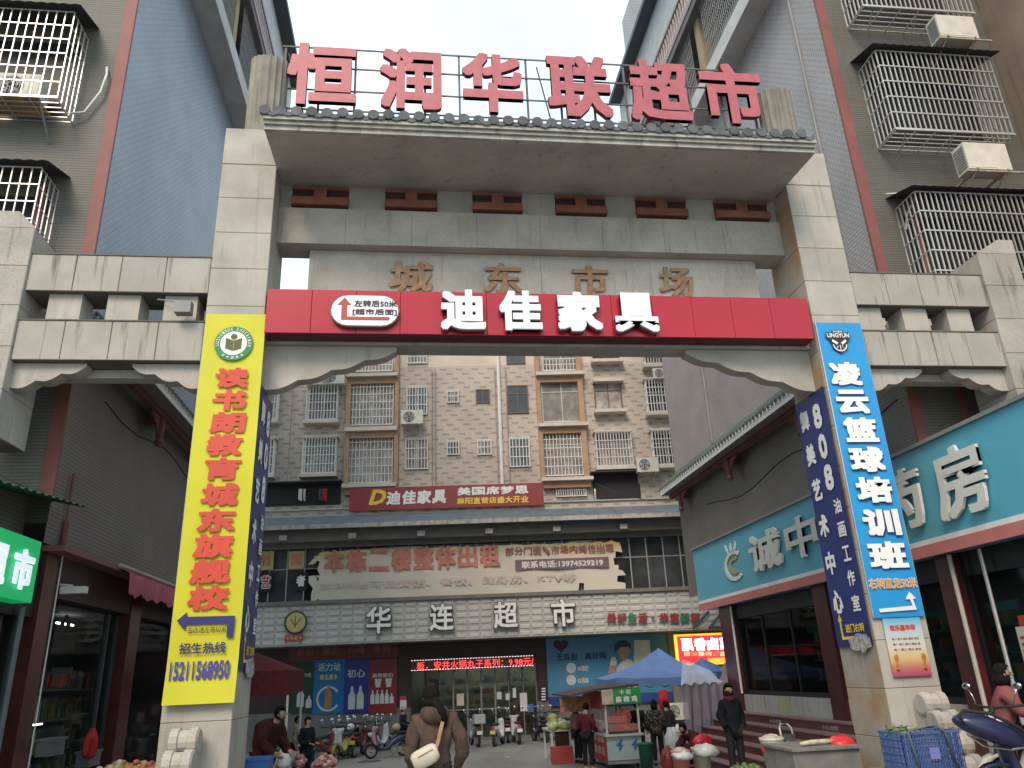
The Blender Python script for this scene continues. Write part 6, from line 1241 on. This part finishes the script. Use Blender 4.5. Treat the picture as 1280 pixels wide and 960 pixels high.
# blue tent
TY = 22.5
tn = thing('tent', (P(838, 900, Y=TY).x, TY, gz(TY)), 'blue pop-up canopy with a peaked roof behind the food cart', 'tent')
def TP(px, py, Y=TY): return P(px, py, Y=Y)
tb = pm('tent_blue', (.085, .16, .36), .6, .12, 3, rnd=0); pk_ = TP(823, 810, TY + 1.3)
e0, e1 = TP(757, 848, TY), TP(897, 849, TY); zE = e0.z
def tent_roof(pk_, x0, x1, y0, y1, zE, mat, par, drop=.35, n=8):
    m = MB(); cn = [(x0, y0), (x1, y0), (x1, y1), (x0, y1)]
    for i in range(4):
        a, b = Vector((*cn[i], zE)), Vector((*cn[(i + 1) % 4], zE)); rows = []
        for j in range(n + 1):
            t_ = j / n; sag = -.22 * sin(pi * t_) * .6; rows.append([(a + (b - a) * (k / n)).lerp(pk_, t_) + Vector((0, 0, sag - .05 * sin(pi * k / n) * (1 - t_))) for k in range(n + 1)])
        vs = [v for r in rows for v in r]; m.add(vs, [(j * (n + 1) + k, j * (n + 1) + k + 1, (j + 1) * (n + 1) + k + 1, (j + 1) * (n + 1) + k) for j in range(n) for k in range(n)])
        vv = rows[0]; m.add([p for p in vv] + [p - Vector((0, 0, drop * (1 if k_ % 2 else .9))) for k_, p in enumerate(vv)], [(k, k + 1, n + 2 + k, n + 1 + k) for k in range(n)])
    return m.build('canopy', mat, par, smooth=True)
tent_roof(pk_, e0.x + .3, e1.x, TY, TY + 2.6, zE, tb, tn, drop=.22)
for x in (e0.x + .35, e1.x - .05):
    for y in (TY + .05, TY + 2.55): m = MB(); m.tube([(x, y, gz(y)), (x, y, zE)], .025, 6); m.build('pole', greybar, tn)
m = MB()
for i in range(6): x = e0.x + .4 + (e1.x - e0.x - .6) * i / 6; m.tube([(x, TY + .1, zE - .3), (x + .45, TY + .1, zE - .1)], .012, 4); m.tube([(x, TY + .1, zE - .1), (x + .45, TY + .1, zE - .3)], .012, 4)
m.build('scissor_frame', greybar, tn)
# plastic sheet side
sheetm = glass('cloudy_plastic_sheet', (.62, .58, .66), .35, .45); sheetm.node_tree.nodes['Principled BSDF'].inputs['Base Color'].default_value = (.28, .26, .33, 1)
SY = 21.6; ps = thing('plastic_side_sheet', (TP(875, 900, SY).x, SY, gz(SY)), 'cloudy lilac plastic sheet hung over the right end of the blue tent', 'sheet')
a0, a1 = TP(852, 855, SY), TP(903, 853, SY); m = MB(); vs = []; NX = 26; zb0 = TP(880, 915, SY).z
for j in range(9):
    for i in range(NX + 1):
        x = a0.x + (a1.x - a0.x) * i / NX; z = a0.z - (a0.z - zb0) * j / 8; vs.append((x + .03 * sin(j + i), SY + .07 * sin(i * 1.1 + j * .25) * (.3 + j / 8), z))
m.add(vs, [(j * (NX + 1) + i, j * (NX + 1) + i + 1, (j + 1) * (NX + 1) + i + 1, (j + 1) * (NX + 1) + i) for j in range(8) for i in range(NX)]); m.build('curtain', sheetm, ps, smooth=True)
top = glass('pale_plastic_film', (.8, .85, .95), .25, .4); top.node_tree.nodes['Principled BSDF'].inputs['Base Color'].default_value = (.5, .56, .66, 1)
p0, p1, p2, p3 = TP(853, 824, SY + .7), TP(888, 838, SY + .9), TP(903, 853, SY - .02), TP(851, 856, SY - .05); m = MB(); vs = []
for j in range(9):
    for i in range(13):
        u_, v_ = i / 12, j / 8; q_ = p0.lerp(p1, u_).lerp(p3.lerp(p2, u_), v_); vs.append(q_ + Vector((0, 0, .05 * sin(i * 2.3 + j * .6) * v_)))
m.add(vs, [(j * 13 + i, j * 13 + i + 1, (j + 1) * 13 + i + 1, (j + 1) * 13 + i) for j in range(8) for i in range(12)]); m.build('roof_film', top, ps, smooth=True)
t2_ = thing('tent', (TP(890, 900, 25).x, 25, gz(25)), 'second blue peaked tent showing behind the first near the lit sign', 'tent'); pk2 = TP(877, 822, 26)
tent_roof(pk2, pk2.x - .9, pk2.x + 1.1, 25, 27, TP(880, 838, 25).z, tb, t2_, .2)
for x in (pk2.x - .85, pk2.x + 1.05): m = MB(); m.tube([(x, 25.05, gz(25)), (x, 25.05, TP(880, 838, 25).z)], .025, 6); m.build('pole', greybar, t2_)
t3_ = thing('tent', (TP(905, 900, 24).x + .6, 24, gz(24)), 'pale pink tent beside the far right shop column', 'tent'); pk3 = TP(906, 828, 25); tent_roof(pk3, pk3.x - .5, pk3.x + .9, 24, 26, TP(905, 858, 24).z, cl('pale_pink_canvas', (.40, .28, .27)), t3_, .15)
for x in (pk3.x - .45, pk3.x + .85): m = MB(); m.tube([(x, 24.05, gz(24)), (x, 24.05, TP(905, 858, 24).z)], .025, 6); m.build('pole', greybar, t3_)
# maroon tent at the left
t4 = thing('tent', (P(330, 900, Y=20).x, 20, gz(20)), 'dark maroon market tent behind the left gate pillar', 'tent'); a, b = P(300, 838, Y=20), P(360, 835, Y=20); tmn = cl('maroon_canvas', (.10, .022, .03))
m = MB(); zt4 = P(340, 838, Y=20).z; x1 = P(362, 850, Y=20).x; m.quad((x1 - 2.8, 20, zt4), (x1, 20, zt4), (x1, 20, zt4 - .55), (x1 - 2.8, 20, zt4 - .55)); m.quad((x1, 20, zt4), (x1, 22.5, zt4), (x1, 22.5, zt4 - .5), (x1, 20, zt4 - .55)); m.add([(x1 - 2.8, 20, zt4), (x1, 20, zt4), (x1, 22.5, zt4), (x1 - 2.8, 22.5, zt4), (x1 - 1.4, 21.2, zt4 + .6)], [(0, 1, 4), (1, 2, 4), (2, 3, 4), (3, 0, 4)]); m.build('canopy', tmn, t4)
for x, y in ((x1 - .03, 20.05), (x1 - .03, 22.4), (x1 - 2.7, 20.05)): m = MB(); m.tube([(x, y, gz(y)), (x, y, zt4)], .03, 6); m.build('pole', whitebar, t4)
# ---------------------------------------------------------------- small market goods
def bucket(px, py, Y_, s, mat, label, fill=None):
    p = P(px, py, Y=Y_); t = thing('bucket', (p.x, Y_, p.z), label, 'bucket'); m = MB(); m.lathe([(.001, 0), (.125 * s, 0), (.15 * s, .33 * s), (.165 * s, .33 * s), (.165 * s, .30 * s), (.155 * s, .29 * s)], (0, 0, 0), 18)
    for z in (.24, .27): m.lathe([(.150 * s, z * s), (.158 * s, (z + .01) * s), (.150 * s, (z + .02) * s)], (0, 0, 0), 18)
    m.build('pail', mat, t, smooth=True, world=False); m = MB(); m.ball((0, 0, .30 * s), .135 * s, .135 * s, .07 * s, 12, 6); m.jitter(.012 * s, 3); m.build('contents', fill or pm('pale_contents', (.42, .40, .34), .7, .3, 10), t, world=False)
    m = MB(); m.tube([(.16 * s * cos(a_), .16 * s * sin(a_) * .3 - .16 * s, .30 * s - .1 * s * abs(sin(a_))) for a_ in [pi * k_ / 8 for k_ in range(9)]], .004 * s, 5); m.build('handle', steel, t, world=False); return t
pail = pm('cream_pail', (.50, .48, .38), .45, .06)
redbag = pm('thin_red_plastic', (.60, .025, .03), .3, .15, 9, rnd=0); whbag = pm('thin_white_plastic', (.55, .56, .57), .3, .12, 9, rnd=0)
def bag(px, py, Y_, rx, ry, rz_, mat, label, seed=1, name='plastic_bag', cat='bag'):
    p = P(px, py, Y=Y_); m = MB(); m.ball((p.x, Y_, p.z), rx, ry, rz_, 16, 11); r_ = random.Random(seed); c = Vector((p.x, Y_, p.z))
    ph = [r_.uniform(0, 6) for _ in range(6)]
    m.v = [c + (v - c) * (1 + .14 * sin(9 * (v - c).x / rx + ph[0]) * cos(5 * (v - c).z / rz_ + ph[1]) + .08 * sin(7 * (v - c).y / ry + ph[2] + 6 * (v - c).x / rx)) for v in m.v]
    m.v = [Vector((v.x, v.y, max(v.z, c.z - rz_ * .7))) for v in m.v]; return m.build(name, mat, smooth=True, label=label, cat=cat)
bucket(1060 - 91, 956, 12.5, 1.15, pail, 'cream bucket with a red bag on top, right of the dark coated woman')
bag(962, 935, 12.5, .13, .12, .1, redbag, 'red plastic bag on top of the cream bucket', 2)
bucket(879, 962, 16.0, 1.2, pail, 'cream bucket in the cluster beside the crouching stall holder'); bucket(853, 965, 15.8, 1.15, pm('red_white_pail', (.5, .2, .17), .5), 'reddish bucket left of the cream bucket by the stall holder')
bag(883, 939, 15.9, .25, .18, .13, whbag, 'white plastic bag heaped over the bucket beside the crouching stall holder', 4); bag(853, 945, 15.7, .2, .15, .1, whbag, 'white tub of food on the reddish bucket', 5)
bag(836, 952, 18.5, .18, .18, .3, pm('deep_red_plastic', (.22, .02, .02), .4), 'deep red sack on the ground left of the buckets', 6); bag(878, 927, 17.5, .22, .12, .14, redbag, 'bright red bag held by the crouching stall holder', 7)
bag(841, 928, 19.5, .2, .15, .32, whbag, 'translucent white shopping bag behind the red sack', 8); bag(357, 948, 17.0, .14, .12, .22, whbag, 'white shopping bag hanging below the maroon coat', 9)
m = MB(); p = P(808, 950, Y=19.6); m.lathe([(.001, 0), (.14, 0), (.17, .52), (.185, .54), (.185, .57), (.001, .60)], (p.x, 19.6, gz(19.6)), 16); m.build('waste_bin', pm('dark_green_plastic', (.015, .09, .06), .5), smooth=True, label='dark green round bin right of the food cart', cat='bin')
# concrete block with meat and red bag
tb_ = thing('market_block', (5.0, 10.6, gz(10.6)), 'rough grey concrete block used as a table before the right pillar', 'table'); p, q_ = P(990, 935, Y=10.6), P(1072, 940, Y=10.6)
rough = pm('rough_grey_concrete', (.17, .165, .15), .9, .2, 4, .6, 25, speck=.2)
m = MB(); m.box(p.x, q_.x + .03, 10.6, 11.5, gz(11) - .05, p.z - .045); m.build('block', rough, tb_); m = MB(); m.box(p.x - .03, q_.x + .06, 10.55, 11.55, p.z - .043, p.z - .01); m.build('top_slab', rough, tb_)
bag(1052, 931, 10.9, .19, .16, .12, redbag, 'crumpled bright red plastic bag on the concrete block', 12)
m = MB(); z = p.z + .02; x = P(1000, 930, Y=10.8).x; m.tube([(x, 10.8, z), (x + .15, 10.82, z + .01), (x + .4, 10.85, z + .015), (x + .52, 10.85, z + .01)], [.02, .035, .03, .015], 8); m.build('sugar_cane_stick', pm('pale_root', (.46, .40, .28), .6, .3, 12), smooth=True, label='pale peeled root lying on the concrete block beside the red bag', cat='root')
# hand truck / folding trolley
ht = thing('folding_trolley', (P(980, 940, Y=12.6).x, 12.6, gz(12.6)), 'grey tubular folding trolley leaning by the right steps', 'trolley'); a, b = P(972, 905, Y=12.6), P(988, 905, Y=12.6)
m = MB(); zg = gz(12.6); m.tube([(a.x, 12.4, zg), (a.x + .02, 12.6, a.z - .06), (a.x + .05, 12.62, a.z), (b.x - .04, 12.62, b.z), (b.x, 12.6, b.z - .06), (b.x + .04, 12.4, zg)], .018, 8); m.build('frame', pm('grey_tube', (.35, .34, .33), .4, metal=.4), ht, smooth=True); m = MB(); m.box(a.x + .01, b.x, 12.5, 12.54, P(980, 935, Y=12.5).z, P(980, 918, Y=12.5).z); m.build('back_panel', grc, ht)
# blue crate with handles
bc = thing('plastic_crate', (P(1160, 940, Y=9.4).x, 9.4, gz(9.4)), 'blue slotted plastic crate with greens in front of the right drum stone', 'crate'); a, b = P(1119, 916, Y=9.2), P(1192, 916, Y=9.2); bp = pm('crate_blue', (.07, .13, .32), .45, .06)
z1 = a.z; z0 = z1 - .40; m = MB(); 
def slotwall(m, o, ux, w_, h_, t_):
    o, ux = Vector(o), Vector(ux); n_ = Vector((ux.y, -ux.x, 0)); rows = 5
    def bx(u0, u1, w0, w1):
        q = [o + ux * u0 + UZ * w0, o + ux * u1 + UZ * w0, o + ux * u1 + UZ * w1, o + ux * u0 + UZ * w1]; m.add(q + [p_ - n_ * t_ for p_ in q], [(0, 1, 2, 3), (7, 6, 5, 4), (0, 4, 5, 1), (1, 5, 6, 2), (2, 6, 7, 3), (3, 7, 4, 0)])
    for i in range(rows + 1): bx(0, w_, h_ * i / rows * .97, h_ * i / rows * .97 + .014)
    k = int(w_ / .035)
    for i in range(k + 1): u = w_ * i / k; bx(max(0, u - .006), min(w_, u + .006), .015, h_ * .968)
slotwall(m, (a.x, 9.1, z0), (1, 0, 0), b.x - a.x, .4, .012); slotwall(m, (b.x, 9.1, z0), (0, 1, 0), .45, .4, .012); slotwall(m, (b.x, 9.55, z0), (-1, 0, 0), b.x - a.x, .4, .012); slotwall(m, (a.x, 9.55, z0), (0, -1, 0), .45, .4, .012); m.box(a.x, b.x, 9.1, 9.55, z0 - .01, z0)
m.box(a.x - .012, b.x + .012, 9.085, 9.10, z1 - .02, z1); m.box(a.x - .012, b.x + .012, 9.555, 9.57, z1 - .02, z1); m.build('basket', bp, bc)
m = MB(); cx = (a.x + b.x) / 2; m.tube([(a.x + .14, 9.07, z0), (a.x + .08, 9.07, z1 + .0), (a.x + .1, 9.07, z1 + .03), (cx + .08, 9.07, z1 + .06), (cx + .16, 9.07, z1), (cx + .24, 9.07, z0)], .016, 6); m.build('handle', pm('dull_blue_grey', (.10, .13, .17)), bc, smooth=True)
m = MB(); m.box(cx - .07, cx + .05, 9.06, 9.075, z0 + .12, z0 + .24); m.build('tag', pm('lilac_tag', (.16, .18, .42)), bc); m = MB(); m.box(a.x - .1, b.x + .1, 9.0, 9.8, gz(9) , z0 - .02); m.build('stand', rough, bc)
m = MB(); r_ = random.Random(2)
for k in range(90):
    c = Vector((a.x + r_.uniform(.02, .38), 9.15 + r_.random() * .35, z1 - .05 + r_.random() * .08)); v = [c + Vector((r_.uniform(-.05, .05), r_.uniform(-.05, .05), r_.uniform(-.03, .05))) for _ in range(3)]; m.add(v, [(0, 1, 2)])
m.build('leafy_greens', pm('leaf_green_pale', (.13, .20, .06), .6, .4, 20), kind='stuff', label='pale leafy greens heaped in the left end of the blue crate', cat='vegetables')
# vegetable table left of the cart
vt = thing('vegetable_table', (P(702, 940, Y=23).x, 23, gz(23)), 'small table heaped with vegetables left of the food cart', 'table'); a, b = P(687, 913, Y=23), P(714, 913, Y=23)
m = MB(); m.box(a.x, b.x, 23, 24.4, a.z - .04, a.z); m.build('top', alu, vt)
for x in (a.x + .03, b.x - .06):
    for y in (23.03, 24.3): m = MB(); m.box(x, x + .05, y, y + .05, gz(23), a.z - .04); m.build('leg', alu, vt)
m = MB(); m.box(a.x + .15, b.x, 23.05, 23.08, gz(23) + .2, a.z - .05); m.build('dark_cloth', cl('dark_brown_cloth', (.035, .02, .018)), vt)
def heap(name, label, px0, px1, py, Y_, r, n_, cols, depth=.8, h=.18, seed=1, cat='vegetables'):
    r_ = random.Random(seed); a, b = P(px0, py, Y=Y_), P(px1, py, Y=Y_); m = MB(); ms = [pm('produce_%s_%d' % (name, i), c, .5, .2, 12) for i, c in enumerate(cols)]
    for k in range(n_):
        u_, v_ = r_.random(), r_.random(); m.cm = r_.randrange(len(cols)); m.ball((a.x + (b.x - a.x) * u_, Y_ + depth * v_, a.z + h * r_.random() * sin(pi * u_) * (1 - abs(v_ - .5))), r * r_.uniform(.7, 1.2), r * r_.uniform(.7, 1.2), r * r_.uniform(.6, 1), 7, 5)
    return m.build(name, ms, smooth=True, label=label, cat=cat, kind='stuff')
heap('cabbages', 'heap of pale green cabbages on the table left of the food cart', 690, 713, 911, 23.0, .13, 22, ((.28, .36, .12), (.45, .45, .38), (.20, .30, .08)), 1.2, .35, 4); heap('melons', 'few orange melons at the left end of the vegetable table', 689, 697, 907, 23.6, .13, 6, ((.40, .14, .05), (.25, .10, .04)), .4, .3, 6)
m = MB(); p = P(702, 933, Y=22.7); m.box(p.x - .28, p.x + .28, 22.5, 22.9, gz(23), gz(23) + .42); m.build('red_carton', pm('red_carton', (.32, .05, .04), .6), label='red carton on the ground under the vegetable table', cat='carton')
heap('red_fruit', 'spread of small red fruit on the ground between black coat and scooters', 391, 416, 958, 19.0, .07, 130, ((.30, .06, .05), (.40, .16, .13), (.45, .40, .36)), .9, .2, 8); heap('mixed_vegetables', 'mixed vegetables on the ground below the maroon coat', 347, 376, 958, 17, .07, 90, ((.30, .10, .09), (.40, .40, .38), (.10, .2, .3), (.2, .25, .08)), .9, .2, 9)
heap('left_stall_fruit', 'oranges and red fruit along the bottom of the left shop', 95, 190, 973, 11.2, .055, 140, ((.42, .14, .04), (.30, .06, .05), (.42, .36, .28), (.35, .2, .06)), .9, .12, 10)
heap('greens', 'dark green vegetables beside the cream bucket', 935, 962, 968, 12.8, .06, 50, ((.06, .12, .03), (.10, .16, .05)), .7, .12, 12)
bt = thing('blue_tub', (P(320, 955, Y=10.9).x + .05, 11.6, gz(11)), 'bright blue plastic tub at the foot of the left pillar', 'tub'); a, b = P(306, 949, Y=11.7), P(336, 948, Y=11.7); m = MB(); m.box(a.x, b.x, 11.7, 12.1, gz(12), a.z); m.box(a.x - .015, b.x + .015, 11.685, 12.115, a.z - .03, a.z + .002); m.build('tub', pm('bright_blue_plastic', (.02, .12, .32), .4), bt)
rj = thing('red_jacket_display', (P(114, 920, Y=12.9).x, 12.9, 1.0), 'red padded jacket hanging in the left shop entrance', 'jacket'); xq = -5.0; p = P(114, 925, X=xq)
N = [((xq, p.y, p.z + .18), .05), ((xq, p.y, p.z), .1), ((xq, p.y, p.z - .28), .11), ((xq, p.y - .15, p.z + .02), .05), ((xq, p.y + .15, p.z + .02), .05), ((xq, p.y - .2, p.z - .22), .045), ((xq, p.y + .2, p.z - .22), .045)]
smb(N, [(0, 1), (1, 2), (1, 3), (1, 4), (3, 5), (4, 6)], 1, 2).build('jacket', cl('red_padding', (.38, .03, .03)), rj, smooth=True)
pt_ = P(43, 906, X=-5.6); lt = thing('tube_lamp', pt_, 'small lit tube lamp low inside the left shop by the corner column', 'lamp'); m = MB(); m.tube([(-5.6, pt_.y - .25, pt_.z), (-5.6, pt_.y + .25, pt_.z)], .012, 6); m.build('tube', pm('lit_tube', (.9, 1, 1)), lt)
for k_, y_ in enumerate((13.2, 17.6)):  # two unseen ceiling lights added to brighten the left shop interior
    lt = thing('tube_lamp', (-7.2, y_, 2.95), 'lit ceiling tube lamp inside the left shop, ' + ('nearer' if k_ == 0 else 'farther') + ' bay', 'lamp'); m = MB(); m.tube([(-7.2, y_ - .4, 2.95), (-7.2, y_ + .4, 2.95)], .02, 6); m.build('tube', pm('added_fill_tube', (.9, 1, 1), .5, 0, emit=10), lt)
tbx = thing('goods_box', (-5.05, 13.9, 1.9), 'white and red goods box on the shelf behind the left shop glass', 'box'); p = P(125, 885, X=-6.0); m = MB(); m.box(-6.05, -6.0, p.y - .25, p.y + .25, p.z - .2, p.z + .28); m.build('carton', white, tbx); m = MB(); m.box(-5.998, -5.99, p.y - .24, p.y + .24, p.z - .19, p.z - .04); m.build('red_band', redp, tbx)
for i, (py, Y_) in enumerate(((925, 12.55), (945, 14.0))):
    p = P(60 + i * 30, py, X=-4.95); m = MB(); m.box(-5.18, -4.98, Y_ - .2, Y_ + .25, p.z - .22, p.z); m.box(-5.2, -4.96, Y_ - .22, Y_ + .27, p.z - .03, p.z + .005); m.build('storage_tub', pm('clear_grey_plastic', (.12, .125, .13), .35), label=('grey storage tub near the left corner column', 'lower grey storage tub farther along the left shop')[i], cat='tub')
rd = thing('hung_clothes', (P(830, 880, Y=22.6).x, 22.6, 1.2), 'bright red clothes hanging from the blue tent frame', 'clothes'); a = P(828, 862, Y=22.5); m = MB(); m.tube([(a.x, 22.5, a.z), (a.x, 22.5, a.z - .25), (a.x + .03, 22.5, a.z - .6)], [.1, .16, .14], 10); m.v = [Vector((v.x + .02 * sin(v.z * 20), 22.5 + (v.y - 22.5) * .4, v.z)) for v in m.v]; m.build('cloth', cl('red_padding', (.38, .03, .03)), rd, smooth=True)
q = PB(846, 891, .9); ac_unit(BP(q.x, .95, q.y - .25), 'white air conditioner low on the wall right of the blue advert', BA, 1.1, brackets=False); q2 = PB(845, 906, .9); m = BM_(); m.box(q2.x - .3, q2.x + .3, .8, 1.15, q2.y - .3, q2.y + .02); m.build('white_cabinet', whitebar, label='white cabinet under the low wall air conditioner', cat='cabinet')
m = MB(); r_ = random.Random(31)
for k in range(70):
    x, y = r_.uniform(-4, 7), r_.uniform(9, 31); z = gz(y) + .008; s_ = r_.uniform(.02, .07); a_ = r_.uniform(0, 3); q = [(x + s_ * cos(a_ + t), y + s_ * sin(a_ + t), z + r_.uniform(0, .02)) for t in (0, 1.4, 2.9, 4.4)]; m.cm = r_.randrange(3); m.add(q, [(0, 1, 2, 3)])
m.build('litter', [pm('litter_pale', (.4, .4, .38)), pm('litter_green', (.10, .16, .06)), pm('litter_brown', (.12, .08, .05))], label='scraps of paper and leaves scattered over the market paving', cat='litter', kind='stuff')
for x, y in ((1.6, 22.0), (-1.4, 26.5)):
    m = MB(); m.lathe([(.001, 0), (.30, 0), (.34, .006), (.38, -.01)], (x, y, gz(y) + .012), 24); m.build('manhole_cover', pm('cast_iron', (.07, .07, .068), .5, .3, 14, .5, 60), label='round iron manhole cover in the paving, ' + ('nearer the food cart' if y < 24 else 'farther, by the scooter row'), cat='manhole cover')
# overhead wires
for pts in (((640, 8, 27, 7.7), (655, 0, 30.4, 7.3)),):
    pass
wr = MB(); a, b = P(745, 605, Y=28.5), P(880, 622, Y=23.9)
wr.tube([a.lerp(b, k / 8) - Vector((0, 0, .35 * sin(pi * k / 8))) for k in range(9)], .012, 4); wr.build('overhead_wire', black, label='thin overhead wire sagging in front of the right terrace', cat='wire')
